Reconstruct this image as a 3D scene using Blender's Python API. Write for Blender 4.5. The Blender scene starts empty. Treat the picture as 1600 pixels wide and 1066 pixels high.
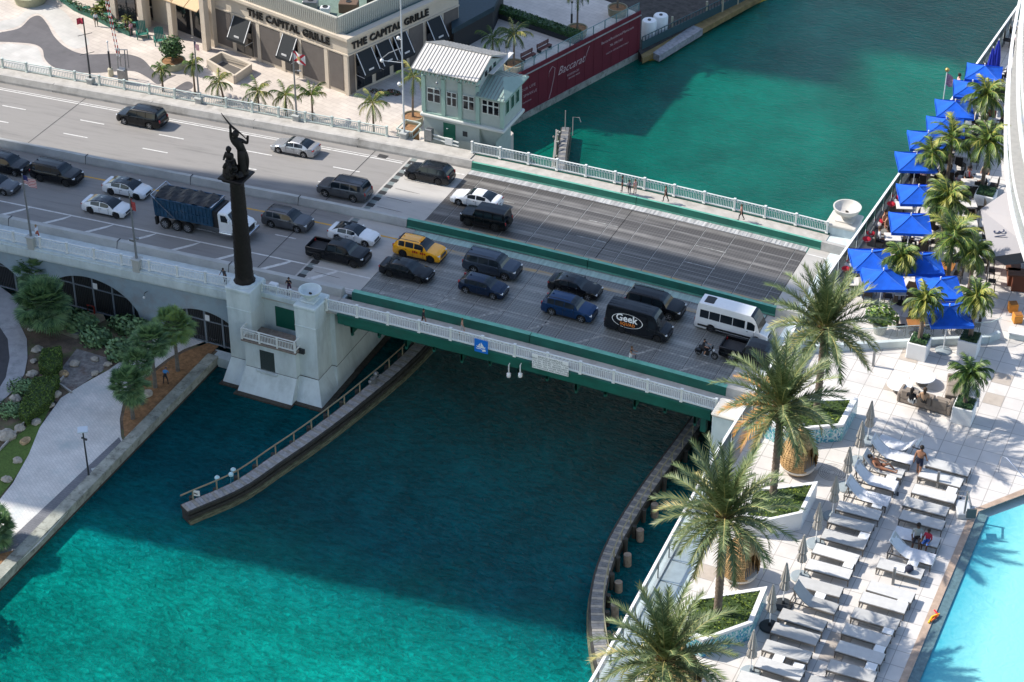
import bpy, bmesh, math, random
from mathutils import Vector, Matrix
from math import sin, cos, pi, radians, sqrt, atan2
random.seed(7)
S = bpy.context.scene
COL = S.collection
# ---------------- camera, world, sun, exposure ----------------
CAMP = Vector((75.7, -137.0, 103.0)); FPX = 3325.5
_yaw, _pit, _rol = radians(113.852), radians(34.6843), radians(-0.2935)
_f = Vector((cos(_yaw)*cos(_pit), sin(_yaw)*cos(_pit), -sin(_pit)))
_r0 = Vector((sin(_yaw), -cos(_yaw), 0)); _d0 = _f.cross(_r0)
_r = cos(_rol)*_r0 + sin(_rol)*_d0; _d = -sin(_rol)*_r0 + cos(_rol)*_d0
cam = bpy.data.cameras.new("camera"); camo = bpy.data.objects.new("camera", cam); COL.objects.link(camo)
cam.sensor_width = 36; cam.lens = FPX/1600*36; cam.clip_end = 3000; cam.clip_start = 1
mw = Matrix((( _r.x, -_d.x, -_f.x, CAMP.x), (_r.y, -_d.y, -_f.y, CAMP.y), (_r.z, -_d.z, -_f.z, CAMP.z), (0,0,0,1)))
camo.matrix_world = mw; S.camera = camo
SUN_EL = radians(43); SUN_TO = Vector((-.993*cos(SUN_EL), -.116*cos(SUN_EL), sin(SUN_EL)))
w = bpy.data.worlds.new("World"); S.world = w; w.use_nodes = True
nt = w.node_tree; bg = nt.nodes['Background']; sk = nt.nodes.new('ShaderNodeTexSky'); sk.sky_type = 'NISHITA'
sk.sun_disc = False; sk.sun_elevation = SUN_EL; sk.sun_rotation = atan2(-.993, -.116) % (2*pi)
nt.links.new(sk.outputs[0], bg.inputs[0]); bg.inputs[1].default_value = 0.15
sl = bpy.data.lights.new("sun", 'SUN'); sl.energy = 3.7; sl.angle = radians(0.5); sl.color = (1, .93, .83)
so = bpy.data.objects.new("sun", sl); COL.objects.link(so); so.rotation_euler = SUN_TO.to_track_quat('Z', 'Y').to_euler()
S.view_settings.view_transform = 'Standard'; S.view_settings.look = 'None'; S.view_settings.gamma = 1
S.view_settings.exposure = 0.8
S.render.engine = 'CYCLES'

def ray(px, py):
    return _r*((px-800)/FPX) + _d*((py-533)/FPX) + _f
def at(px, py, z=0.0):
    d = ray(px, py); t = (z-CAMP.z)/d.z; return CAMP + d*t
def onY(px, py, y):
    d = ray(px, py); t = (y-CAMP.y)/d.y; return CAMP + d*t
def zp(x):
    d = abs(x-17)
    return -8e-4*d*d if d < 31 else -8e-4*961-.05*(d-31)
def atB(px, py, off=0.0):
    z = 0
    for i in range(25):
        P = at(px, py, z+off); z = zp(P.x)
    return P
DK = 41.0      # pool deck level
PLZ = -3.2     # plaza level
PROM = -7.5    # promenade level
WAT = -8.5     # water level

# ---------------- materials ----------------
_M = {}
def N(nt, t, **k):
    n = nt.nodes.new(t)
    for a, b in k.items(): setattr(n, a, b)
    return n
def mat(name, col, rough=.6, metal=0, var=0., scale=3., bump=0., bscale=25., coat=0., stretch=None, world=False, alpha=1, trans=0, spec=.5, dirt=None, dscale=1., ior=1.45, dthr=(.5,.7)):
    if name in _M: return _M[name]
    m = bpy.data.materials.new(name); m.use_nodes = True; nt = m.node_tree; L = nt.links
    b = nt.nodes['Principled BSDF']; b.inputs['Roughness'].default_value = rough; b.inputs['Metallic'].default_value = metal
    b.inputs['Coat Weight'].default_value = coat; b.inputs['Coat Roughness'].default_value = .05
    b.inputs['Specular IOR Level'].default_value = spec; b.inputs['IOR'].default_value = ior
    b.inputs['Alpha'].default_value = alpha; b.inputs['Transmission Weight'].default_value = trans
    c = (*col, 1); b.inputs['Base Color'].default_value = c
    if world: src = N(nt, 'ShaderNodeNewGeometry').outputs['Position']
    else: src = N(nt, 'ShaderNodeTexCoord').outputs['Object']
    mp = N(nt, 'ShaderNodeMapping'); L.new(src, mp.inputs[0])
    if stretch: mp.inputs['Scale'].default_value = stretch
    out = None
    if var:
        n = N(nt, 'ShaderNodeTexNoise'); n.inputs['Scale'].default_value = scale; n.inputs['Detail'].default_value = 6; n.inputs['Roughness'].default_value = .65
        L.new(mp.outputs[0], n.inputs[0])
        mx = N(nt, 'ShaderNodeMix', data_type='RGBA'); L.new(n.outputs['Fac'], mx.inputs[0])
        mr = N(nt, 'ShaderNodeMapRange'); mr.inputs[1].default_value = .3; mr.inputs[2].default_value = .7; L.new(n.outputs['Fac'], mr.inputs[0]); L.new(mr.outputs[0], mx.inputs[0])
        mx.inputs[6].default_value = tuple(x*(1-var) for x in col)+(1,); mx.inputs[7].default_value = tuple(min(1, x*(1+var)) for x in col)+(1,)
        out = mx.outputs[2]
    if dirt:
        n = N(nt, 'ShaderNodeTexNoise'); n.inputs['Scale'].default_value = dscale; n.inputs['Detail'].default_value = 8; n.inputs['Roughness'].default_value = .7
        L.new(mp.outputs[0], n.inputs[0]); mr = N(nt, 'ShaderNodeMapRange'); mr.inputs[1].default_value = dthr[0]; mr.inputs[2].default_value = dthr[1]; L.new(n.outputs['Fac'], mr.inputs[0])
        mx = N(nt, 'ShaderNodeMix', data_type='RGBA'); L.new(mr.outputs[0], mx.inputs[0])
        if out: L.new(out, mx.inputs[6])
        else: mx.inputs[6].default_value = c
        mx.inputs[7].default_value = (*dirt, 1); out = mx.outputs[2]
    if out: L.new(out, b.inputs['Base Color'])
    if bump:
        n = N(nt, 'ShaderNodeTexNoise'); n.inputs['Scale'].default_value = bscale; n.inputs['Detail'].default_value = 4; L.new(mp.outputs[0], n.inputs[0])
        bp = N(nt, 'ShaderNodeBump'); bp.inputs['Strength'].default_value = bump; bp.inputs['Distance'].default_value = .05; L.new(n.outputs['Fac'], bp.inputs['Height']); L.new(bp.outputs[0], b.inputs['Normal'])
    _M[name] = m; return m
def brickmat(name, c1, c2, mort, bw, bh, ms, rough=.7, off=.5, var=.15, rot=0., vscale=.4, stain=None, ssc=.3, sthr=(.55,.7)):
    m = bpy.data.materials.new(name); m.use_nodes = True; nt = m.node_tree; L = nt.links; b = nt.nodes['Principled BSDF']; b.inputs['Roughness'].default_value = rough
    g = N(nt, 'ShaderNodeNewGeometry'); mp = N(nt, 'ShaderNodeMapping'); mp.inputs['Rotation'].default_value = (0, 0, rot); L.new(g.outputs['Position'], mp.inputs[0])
    t = N(nt, 'ShaderNodeTexBrick'); t.offset = off; t.inputs['Color1'].default_value = (*c1, 1); t.inputs['Color2'].default_value = (*c2, 1); t.inputs['Mortar'].default_value = (*mort, 1)
    t.inputs['Scale'].default_value = 1; t.inputs['Mortar Size'].default_value = ms; t.inputs['Brick Width'].default_value = bw; t.inputs['Row Height'].default_value = bh; L.new(mp.outputs[0], t.inputs[0])
    n = N(nt, 'ShaderNodeTexNoise'); n.inputs['Scale'].default_value = vscale; n.inputs['Detail'].default_value = 8; L.new(g.outputs['Position'], n.inputs[0])
    mr = N(nt, 'ShaderNodeMapRange'); mr.inputs[1].default_value = .3; mr.inputs[2].default_value = .7; mr.inputs[3].default_value = 1-var; mr.inputs[4].default_value = 1+var; L.new(n.outputs['Fac'], mr.inputs[0])
    mx = N(nt, 'ShaderNodeVectorMath', operation='SCALE'); L.new(t.outputs[0], mx.inputs[0]); L.new(mr.outputs[0], mx.inputs[3]); o = mx.outputs[0]
    if stain:
        n2 = N(nt, 'ShaderNodeTexNoise'); n2.inputs['Scale'].default_value = ssc; n2.inputs['Detail'].default_value = 9; n2.inputs['Roughness'].default_value = .7; L.new(g.outputs['Position'], n2.inputs[0])
        m2 = N(nt, 'ShaderNodeMapRange'); m2.inputs[1].default_value = sthr[0]; m2.inputs[2].default_value = sthr[1]; m2.inputs[4].default_value = .75; L.new(n2.outputs['Fac'], m2.inputs[0])
        x2 = N(nt, 'ShaderNodeMix', data_type='RGBA'); L.new(m2.outputs[0], x2.inputs[0]); L.new(o, x2.inputs[6]); x2.inputs[7].default_value = (*stain, 1); o = x2.outputs[2]
    L.new(o, b.inputs['Base Color']); _M[name] = m; return m

# ---------------- mesh builder ----------------
class MB:
    def __init__(s): s.v = []; s.f = []; s.m = []; s.sm = []
    def add(s, vs, fs, mi=0, smooth=False):
        o = len(s.v); s.v += [tuple(v) for v in vs]
        for k, f in enumerate(fs):
            s.f.append(tuple(i+o for i in f)); s.m.append(mi[k] if isinstance(mi, list) else mi); s.sm.append(smooth)
        return s
    def box(s, c, d, rz=0, mi=0, M=None):
        x, y, z = d[0]/2, d[1]/2, d[2]/2; vs = []
        for k in ((-x,-y,-z),(x,-y,-z),(x,y,-z),(-x,y,-z),(-x,-y,z),(x,-y,z),(x,y,z),(-x,y,z)):
            if M is not None: v = M @ Vector(k)
            else: v = Vector((k[0]*cos(rz)-k[1]*sin(rz), k[0]*sin(rz)+k[1]*cos(rz), k[2]))
            vs.append(v+Vector(c))
        return s.add(vs, [(0,3,2,1),(4,5,6,7),(0,1,5,4),(1,2,6,5),(2,3,7,6),(3,0,4,7)], mi)
    def b2(s, x0, x1, y0, y1, z0, z1, mi=0): return s.box(((x0+x1)/2, (y0+y1)/2, (z0+z1)/2), (x1-x0, y1-y0, z1-z0), 0, mi)
    def bb(s, c, d, bev=.03, rz=0, mi=0):   # box with chamfered vertical and top edges
        x, y, z = d[0]/2, d[1]/2, d[2]/2; e = bev
        def ring(a, b, zz):
            p = [(-a+e,-b),(a-e,-b),(a,-b+e),(a,b-e),(a-e,b),(-a+e,b),(-a,b-e),(-a,-b+e)]
            return [Vector((u*cos(rz)-v*sin(rz)+c[0], u*sin(rz)+v*cos(rz)+c[1], zz+c[2])) for u, v in p]
        return s.loft([ring(x-e/2, y-e/2, -z), ring(x, y, -z+e), ring(x, y, z-e), ring(x-e, y-e, z)], True, True, mi)
    def loft(s, rings, cap0=True, cap1=True, mi=0, smooth=False, closed=True):
        n = len(rings[0]); vs = [v for r in rings for v in r]; fs = []
        for i in range(len(rings)-1):
            for j in range(n if closed else n-1):
                k = (j+1) % n; fs.append((i*n+j, i*n+k, (i+1)*n+k, (i+1)*n+j))
        if cap0: fs.append(tuple(range(n-1, -1, -1)))
        if cap1: fs.append(tuple((len(rings)-1)*n+j for j in range(n)))
        return s.add(vs, fs, mi, smooth)
    def prism(s, pts, z0, z1, mi=0):
        return s.loft([[Vector((p[0], p[1], z0)) for p in pts], [Vector((p[0], p[1], z1)) for p in pts]], True, True, mi)
    def tube(s, pts, r, n=6, mi=0, smooth=True, cap=True):
        pts = [Vector(p) for p in pts]; R = r if isinstance(r, (list, tuple)) else [r]*len(pts); rings = []
        for i, p in enumerate(pts):
            t = (pts[min(i+1, len(pts)-1)]-pts[max(i-1, 0)])
            if t.length < 1e-9: t = Vector((0, 0, 1))
            t.normalize(); a = t.cross(Vector((0, 0, 1)) if abs(t.z) < .9 else Vector((1, 0, 0))).normalized(); b = t.cross(a)
            rings.append([p+(a*cos(2*pi*j/n)+b*sin(2*pi*j/n))*R[i] for j in range(n)])
        return s.loft(rings, cap, cap, mi, smooth)
    def bar(s, a, b, w, h=None, mi=0):
        a = Vector(a); b = Vector(b); h = h or w; t = (b-a); L = t.length; t.normalize()
        q = t.to_track_quat('Z', 'Y').to_matrix() if abs(t.z) > .95 else None
        if q is None:
            sd = t.cross(Vector((0, 0, 1))).normalized(); up = sd.cross(t); q = Matrix((sd, up, t)).transposed()
        return s.box((a+b)/2, (w, h, L), 0, mi, q)
    def lathe(s, c, prof, n=16, mi=0, smooth=True, a0=0, sx=1, sy=1):
        rings = [[Vector((c[0]+r*cos(a0+2*pi*j/n)*sx, c[1]+r*sin(a0+2*pi*j/n)*sy, c[2]+z)) for j in range(n)] for r, z in prof]
        return s.loft(rings, True, True, mi, smooth)
    def ball(s, c, r, n=10, mi=0, jit=0, sz=1):
        k = n//2+1; prof = [(max(r*sin(pi*i/k), .001*r), -r*cos(pi*i/k)*sz) for i in range(k+1)]
        o = len(s.v); s.lathe(c, prof, n, mi)
        if jit:
            for i in range(o, len(s.v)):
                v = Vector(s.v[i])-Vector(c); s.v[i] = tuple(Vector(c)+v*(1+random.uniform(-jit, jit)))
        return s
    def quad(s, a, b, c, d, mi=0): return s.add([a, b, c, d], [(0, 1, 2, 3)], mi)
    def build(s, name, mats, parent=None, loc=None, world=False):
        me = bpy.data.meshes.new(name); off = Vector((0, 0, 0))
        if world: off = parent.location if parent is not None and not parent.get('_sub') else (Vector(parent['_o']) if parent is not None else off)
        if loc is not None and world: off = Vector(loc)
        vs = [(v[0]-off.x, v[1]-off.y, v[2]-off.z) for v in s.v] if off.length else s.v
        me.from_pydata(vs, [], s.f)
        if not isinstance(mats, (list, tuple)): mats = [mats]
        for m in mats: me.materials.append(m)
        me.polygons.foreach_set('material_index', s.m); me.polygons.foreach_set('use_smooth', s.sm); me.update()
        if any(s.sm): me.set_sharp_from_angle(angle=radians(42))
        o = bpy.data.objects.new(name, me); COL.objects.link(o)
        if parent is not None: o.parent = parent
        if loc is not None: o.location = loc
        return o
def tag(o, label=None, cat=None, group=None, kind=None):
    if label: o['label'] = label
    if cat: o['category'] = cat
    if group: o['group'] = group
    if kind: o['kind'] = kind
    return o
def thing(name, label, cat, loc=(0, 0, 0), rz=0, group=None):
    o = bpy.data.objects.new(name, None); COL.objects.link(o); o.location = loc; o.rotation_euler = (0, 0, rz); o.empty_display_size = .3
    return tag(o, label, cat, group)
def wpart(name, mb, mats, t):     # mesh given in world coordinates under an unrotated thing
    me_off = t.location
    mb.v = [(v[0]-me_off.x, v[1]-me_off.y, v[2]-me_off.z) for v in mb.v]
    return mb.build(name, mats, t)
def wsub(name, mb, mats, part, t):
    me_off = t.location
    mb.v = [(v[0]-me_off.x, v[1]-me_off.y, v[2]-me_off.z) for v in mb.v]
    return mb.build(name, mats, part)
def dup(root, loc, rz=0, label=None, sc=None):
    def cp(o, par):
        c = o.copy(); COL.objects.link(c)
        if par is not None: c.parent = par
        for ch in list(KIDS.get(o.name, [])): cp(ch, c)
        return c
    KIDS = {}
    def walk(o):
        KIDS[o.name] = list(o.children)
        for ch in o.children: walk(ch)
    walk(root); r = cp(root, None); r.location = loc; r.rotation_euler = (0, 0, rz)
    if label: r['label'] = label
    if sc: r.scale = (sc, sc, sc)
    return r
class Kit:      # first call moves the prototype itself, later calls copy it
    def __init__(s, root): s.root = root; s.used = False
    def put(s, loc, rz=0, label=None, sc=None):
        if not s.used:
            s.used = True; o = s.root; o.location = loc; o.rotation_euler = (0, 0, rz)
            if label: o['label'] = label
            if sc: o.scale = (sc, sc, sc)
            return o
        return dup(s.root, loc, rz, label, sc or 1)
def struct(name, mb, m, kind='structure'): return tag(mb.build(name, m), kind=kind)
def text(name, s, size, m, parent, loc, rot, depth=.03, shear=0, sx=1., bold=0, track=1.):
    cu = bpy.data.curves.new(name, 'FONT'); cu.body = s; cu.size = size; cu.extrude = depth; cu.align_x = 'CENTER'; cu.align_y = 'CENTER'; cu.shear = shear; cu.offset = bold; cu.resolution_u = 2; cu.space_character = track
    o = bpy.data.objects.new(name, cu); COL.objects.link(o)
    bpy.context.view_layer.update(); me = bpy.data.meshes.new_from_object(o); bpy.data.objects.remove(o)
    me.materials.clear(); me.materials.append(m); q = bpy.data.objects.new(name, me); COL.objects.link(q)
    q.parent = parent; q.location = loc; q.rotation_euler = rot; q.scale = (sx, 1, 1); return q
ORD = ['first','second','third','fourth','fifth','sixth','seventh','eighth','ninth','tenth','eleventh','twelfth','thirteenth','fourteenth','fifteenth','sixteenth','seventeenth','eighteenth','nineteenth','twentieth']
# ---------------- shared materials ----------------
conc = mat('concrete', (.40, .385, .36), .85, var=.18, scale=.8, bump=.3, bscale=30, world=True, dirt=(.22, .21, .19), dscale=.35)
concw = mat('painted_concrete', (.54, .61, .62), .8, var=.09, scale=1.2, bump=.15, bscale=12, world=True, dirt=(.36, .42, .42), dscale=.8, dthr=(.5, .8), stretch=(1, 1, .3))
concd = mat('weathered_concrete', (.30, .31, .27), .9, var=.3, scale=.9, bump=.6, bscale=8, world=True, dirt=(.10, .10, .08), dscale=1.4)
stain = mat('waterline_growth', (.05, .045, .035), .9, var=.5, scale=4, bump=.8, bscale=6, world=True)
roadm = mat('road_concrete', (.275, .262, .247), .85, var=.2, scale=.9, bump=.2, bscale=40, world=True, stretch=(.10, 1.3, 1), dirt=(.16, .152, .145), dscale=.9, dthr=(.42, .72))
roadl = mat('road_slab', (.43, .41, .38), .85, var=.12, scale=.9, bump=.2, bscale=40, world=True, stretch=(.2, 1.2, 1), dirt=(.34, .32, .30), dscale=.9)
whitep = mat('road_paint', (.62, .61, .58), .7, var=.15, scale=6, world=True, dirt=(.38, .37, .35), dscale=3, dthr=(.5, .66))
parc = mat('parapet_concrete', (.43, .43, .41), .85, var=.15, scale=.9, bump=.2, bscale=25, world=True, dirt=(.28, .28, .265), dscale=.6, dthr=(.45, .75), stretch=(.4, 1, .5))
yellowp = mat('yellow_paint', (.62, .33, .04), .7, var=.15, scale=6, world=True, dirt=(.33, .27, .18), dscale=3, dthr=(.5, .66))
black = mat('black_rubber', (.012, .012, .012), .8)
darkj = mat('joint', (.04, .04, .04), .8, var=.3, scale=5, world=True)
grn = mat('green_steel', (.010, .105, .075), .55, var=.3, scale=.9, world=True, dirt=(.02, .09, .07), dscale=.8, stretch=(.5, 1, 1))
grnl = mat('pale_green_steel', (.12, .36, .27), .5, var=.2, scale=1.5, world=True)
railw = mat('rail_white', (.66, .68, .66), .5, var=.06, scale=3)
railg = mat('rail_mint', (.50, .56, .52), .5, var=.1, scale=3)
steel = mat('steel_grey', (.25, .26, .27), .4, metal=.6, var=.15, scale=4)
steeld = mat('steel_dark', (.05, .055, .06), .5, metal=.4)
wood = mat('weathered_timber', (.29, .29, .30), .85, var=.35, scale=2, stretch=(1, 1, 1), bump=.4, bscale=10, world=True)
woodd = mat('dark_timber', (.035, .035, .032), .85, var=.4, scale=2, bump=.4, world=True)
algae = mat('algae_timber', (.13, .14, .09), .85, var=.6, scale=3, bump=.5, world=True, stretch=(.5, .5, 3))
bronze = mat('bronze', (.014, .011, .010), .55, metal=.35, var=.35, scale=3, bump=.8, bscale=14)
white = mat('white_paint', (.75, .76, .76), .5, var=.04, scale=3)
glassd = mat('dark_glass', (.01, .012, .016), .06, spec=.8)
soil = mat('mulch', (.26, .14, .065), .95, var=.4, scale=3, bump=.8, bscale=14, world=True)
leafA = mat('leaf_green', (.045, .105, .022), .6, var=.35, scale=2); leafB = mat('leaf_dark', (.018, .055, .018), .6, var=.35, scale=2)
leafC = mat('leaf_yellow', (.17, .19, .05), .6, var=.3, scale=2); trunkm = mat('palm_trunk', (.17, .13, .10), .9, var=.4, scale=6, bump=.9, bscale=16)
lawn = mat('lawn_green', (.09, .15, .03), .95, var=.35, scale=6, bump=.9, bscale=40, world=True)

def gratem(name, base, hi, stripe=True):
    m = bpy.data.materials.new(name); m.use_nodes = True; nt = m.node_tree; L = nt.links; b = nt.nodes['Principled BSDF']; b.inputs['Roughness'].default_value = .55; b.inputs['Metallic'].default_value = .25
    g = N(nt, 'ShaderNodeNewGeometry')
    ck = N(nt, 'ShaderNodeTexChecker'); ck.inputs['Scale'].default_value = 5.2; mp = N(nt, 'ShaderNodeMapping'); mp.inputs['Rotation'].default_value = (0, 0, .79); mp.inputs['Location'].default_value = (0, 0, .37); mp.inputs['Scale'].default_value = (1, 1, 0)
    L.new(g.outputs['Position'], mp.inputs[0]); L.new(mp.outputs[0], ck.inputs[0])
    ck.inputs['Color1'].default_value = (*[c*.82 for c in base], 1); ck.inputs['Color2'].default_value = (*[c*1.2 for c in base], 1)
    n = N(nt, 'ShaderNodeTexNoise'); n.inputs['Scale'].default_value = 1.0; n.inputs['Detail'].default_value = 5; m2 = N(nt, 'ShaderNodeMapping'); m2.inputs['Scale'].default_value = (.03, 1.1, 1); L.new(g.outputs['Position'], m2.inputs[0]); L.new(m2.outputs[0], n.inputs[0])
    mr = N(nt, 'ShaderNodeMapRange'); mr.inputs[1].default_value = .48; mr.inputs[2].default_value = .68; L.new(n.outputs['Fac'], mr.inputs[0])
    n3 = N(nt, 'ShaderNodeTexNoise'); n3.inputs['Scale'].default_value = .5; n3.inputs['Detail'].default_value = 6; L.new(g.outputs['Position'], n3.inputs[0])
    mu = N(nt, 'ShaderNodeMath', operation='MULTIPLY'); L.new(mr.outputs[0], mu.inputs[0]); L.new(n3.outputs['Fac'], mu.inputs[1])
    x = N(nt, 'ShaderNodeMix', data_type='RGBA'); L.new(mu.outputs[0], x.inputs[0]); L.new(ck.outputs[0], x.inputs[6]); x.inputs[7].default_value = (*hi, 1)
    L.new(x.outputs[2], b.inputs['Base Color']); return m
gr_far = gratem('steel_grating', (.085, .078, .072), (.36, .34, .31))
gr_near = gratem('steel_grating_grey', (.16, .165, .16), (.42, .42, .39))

def watermat():
    m = bpy.data.materials.new('river_water'); m.use_nodes = True; nt = m.node_tree; L = nt.links; b = nt.nodes['Principled BSDF']
    b.inputs['Roughness'].default_value = .06; b.inputs['IOR'].default_value = 1.36
    b.inputs['Specular IOR Level'].default_value = .32; b.inputs['Specular Tint'].default_value = (.2, .65, 1, 1)
    g = N(nt, 'ShaderNodeNewGeometry')
    mp = N(nt, 'ShaderNodeMapping'); mp.inputs['Scale'].default_value = (1, .6, 1); mp.inputs['Rotation'].default_value = (0, 0, .5); L.new(g.outputs['Position'], mp.inputs[0])
    n = N(nt, 'ShaderNodeTexNoise'); n.inputs['Scale'].default_value = .045; n.inputs['Detail'].default_value = 7; n.inputs['Roughness'].default_value = .6; n.inputs['Distortion'].default_value = 1.5; L.new(mp.outputs[0], n.inputs[0])
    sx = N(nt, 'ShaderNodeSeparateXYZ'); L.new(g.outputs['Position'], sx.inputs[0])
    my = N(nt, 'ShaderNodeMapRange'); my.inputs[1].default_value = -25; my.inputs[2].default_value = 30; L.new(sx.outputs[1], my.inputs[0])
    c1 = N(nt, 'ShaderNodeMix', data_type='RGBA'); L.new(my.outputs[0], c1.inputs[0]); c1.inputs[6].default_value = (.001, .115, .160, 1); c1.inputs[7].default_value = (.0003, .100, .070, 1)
    nz = N(nt, 'ShaderNodeMath', operation='MULTIPLY_ADD'); L.new(n.outputs['Fac'], nz.inputs[0]); nz.inputs[1].default_value = 16; L.new(sx.outputs[1], nz.inputs[2]); mz = N(nt, 'ShaderNodeMapRange', interpolation_type='SMOOTHSTEP'); mz.inputs[1].default_value = -10; mz.inputs[2].default_value = -28; L.new(nz.outputs[0], mz.inputs[0]); c0 = N(nt, 'ShaderNodeMix', data_type='RGBA'); L.new(mz.outputs[0], c0.inputs[0]); L.new(c1.outputs[2], c0.inputs[6]); c0.inputs[7].default_value = (.002, .36, .31, 1); c1 = c0  # turquoise near end: milky water, with sunlit brightness also put into the colour
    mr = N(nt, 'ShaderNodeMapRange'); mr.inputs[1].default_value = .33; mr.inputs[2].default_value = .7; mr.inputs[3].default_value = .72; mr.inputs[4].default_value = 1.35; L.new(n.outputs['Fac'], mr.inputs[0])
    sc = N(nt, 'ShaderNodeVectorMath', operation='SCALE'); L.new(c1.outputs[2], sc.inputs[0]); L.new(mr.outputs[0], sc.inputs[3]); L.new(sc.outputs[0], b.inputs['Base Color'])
    w1 = N(nt, 'ShaderNodeTexNoise'); w1.inputs['Scale'].default_value = 1.7; w1.inputs['Detail'].default_value = 8; w1.inputs['Roughness'].default_value = .62; w1.inputs['Distortion'].default_value = .35
    mp2 = N(nt, 'ShaderNodeMapping'); mp2.inputs['Scale'].default_value = (.75, 1.5, 1); mp2.inputs['Rotation'].default_value = (0, 0, -.5); L.new(g.outputs['Position'], mp2.inputs[0]); L.new(mp2.outputs[0], w1.inputs[0])
    w2 = N(nt, 'ShaderNodeTexNoise'); w2.inputs['Scale'].default_value = .22; w2.inputs['Detail'].default_value = 3; L.new(g.outputs['Position'], w2.inputs[0])
    # waves calmer upstream of the bridge
    ms = N(nt, 'ShaderNodeMapRange'); ms.inputs[1].default_value = 6; ms.inputs[2].default_value = 26; ms.inputs[3].default_value = 1.; ms.inputs[4].default_value = .28; L.new(sx.outputs[1], ms.inputs[0])
    bp = N(nt, 'ShaderNodeBump'); bp.inputs['Distance'].default_value = 2.2; L.new(ms.outputs[0], bp.inputs['Strength'])
    cr = N(nt, 'ShaderNodeMapRange'); cr.inputs[1].default_value = .36; cr.inputs[2].default_value = .66; cr.inputs[3].default_value = .72; cr.inputs[4].default_value = 1.22; L.new(w1.outputs['Fac'], cr.inputs[0])
    mu = N(nt, 'ShaderNodeMath', operation='MULTIPLY_ADD'); L.new(w2.outputs['Fac'], mu.inputs[0]); mu.inputs[1].default_value = .9; mu.inputs[2].default_value = .55
    m3 = N(nt, 'ShaderNodeMix'); L.new(ms.outputs[0], m3.inputs[0]); m3.inputs[2].default_value = 1.; L.new(cr.outputs[0], m3.inputs[3])
    m4 = N(nt, 'ShaderNodeMath', operation='MULTIPLY'); L.new(m3.outputs[0], m4.inputs[0]); L.new(mu.outputs[0], m4.inputs[1])
    s3 = N(nt, 'ShaderNodeVectorMath', operation='SCALE'); L.new(sc.outputs[0], s3.inputs[0]); L.new(m4.outputs[0], s3.inputs[3]); L.new(s3.outputs[0], b.inputs['Base Color']); L.new(w1.outputs['Fac'], bp.inputs['Height']); L.new(bp.outputs[0], b.inputs['Normal'])
    return m
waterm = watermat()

# ---------------- setting ----------------
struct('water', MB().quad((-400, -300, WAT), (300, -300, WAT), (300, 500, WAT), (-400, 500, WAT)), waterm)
def strip(mb, x0, x1, y0, y1, off, th=.0, mi=0, n=None, y0b=None, y1b=None):
    n = n or max(1, int(abs(x1-x0)/3)); y0b = y0 if y0b is None else y0b; y1b = y1 if y1b is None else y1b
    A = []
    for i in range(n+1):
        t = i/n; x = x0+(x1-x0)*t; z = zp(x)+off; ya = y0+(y0b-y0)*t; yb = y1+(y1b-y1)*t
        A.append([Vector((x, ya, z)), Vector((x, yb, z)), Vector((x, yb, z-th)), Vector((x, ya, z-th))] if th else [Vector((x, ya, z)), Vector((x, yb, z))])
    if th: mb.loft(A, True, True, mi)
    else: mb.loft([list(a) for a in zip(*A)][::-1], False, False, mi, closed=False) if False else mb.add([v for a in A for v in a], [(2*i, 2*i+2, 2*i+3, 2*i+1) for i in range(n)], mi)
    return mb
XL = -130
rd = MB(); strip(rd, XL, -6.6, .2, 12.2, 0, .3); strip(rd, XL, -6.6, 12.9, 24.4, 0, .3); struct('road', rd, roadm)
rs = MB()
strip(rs, -6.6, 0, .2, 12.2, 0, .3); strip(rs, -6.6, 0, 12.9, 24.4, 0, .3); strip(rs, 34, 120, .2, 12.2, 0, .3, n=8); strip(rs, 34, 120, 12.9, 24.4, 0, .3, n=8); struct('road_slab', rs, roadl)
# painted markings
mk = MB()
for x in (-60.9, -51.6, -42, -32.6, -22.5, -12.8):
    strip(mk, x, x+2.9, 16.9, 17.05, .006); strip(mk, x, x+2.9, 19.95, 20.1, .006); strip(mk, x+1, x+3.2, 6.68, 6.83, .006)
strip(mk, -90, -6.8, 22.95, 23.1, .006, n=40); strip(mk, -90, -6.8, 23.3, 23.4, .006, n=40); strip(mk, -6.2, -.2, 23.1, 23.3, .006)
strip(mk, -90, -.1, 3.08, 3.26, .006, n=40); strip(mk, -90, -.1, .82, .97, .006, n=40); strip(mk, -90, -.1, .52, .6, .006, n=40)
for i in range(16):
    x = -5.2-i*4.7
    mk.add([(x-.3, .97, zp(x)+.008), (x+.3, .97, zp(x)+.008), (x+2.2, 3.08, zp(x+1.8)+.008), (x+1.6, 3.08, zp(x+1.5)+.008)], [(0, 1, 2, 3)])
strip(mk, 34.1, 60, 23.1, 23.25, .006); strip(mk, 34.1, 60, 3.05, 3.25, .006); strip(mk, 34.1, 60, 6.6, 6.75, .006)
struct('lane_markings', mk, whitep)
ym = MB(); strip(ym, -90, -.1, 13.55, 13.8, .006, n=40); strip(ym, -90, -.1, 9.98, 10.2, .006, n=40); struct('yellow_lines', ym, yellowp)
jm = MB()
for x, y0, y1 in ((-10.4, 12.9, 24.4), (-10.4, .2, 12.2), (-44.2, 12.9, 24.4), (-70, 12.9, 24.4)): strip(jm, x-.04, x+.04, y0, y1, .012, n=1)
for i in range(9):   # dark and pale plates of the finger joint
    y = 13.2+i*1.24; jm.box((-6.0, y+.3, zp(-6)+.012), (.75, .62, .01)); y = 1+i*1.24; jm.box((-6.0, y+.3, zp(-6)+.012), (.75, .55, .01))
for i, y in enumerate((14.6, 16.5, 18.3, 20.2, 22)): jm.box((-2.9, y, zp(-3)+.008), (4.6, .03, .008))
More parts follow.
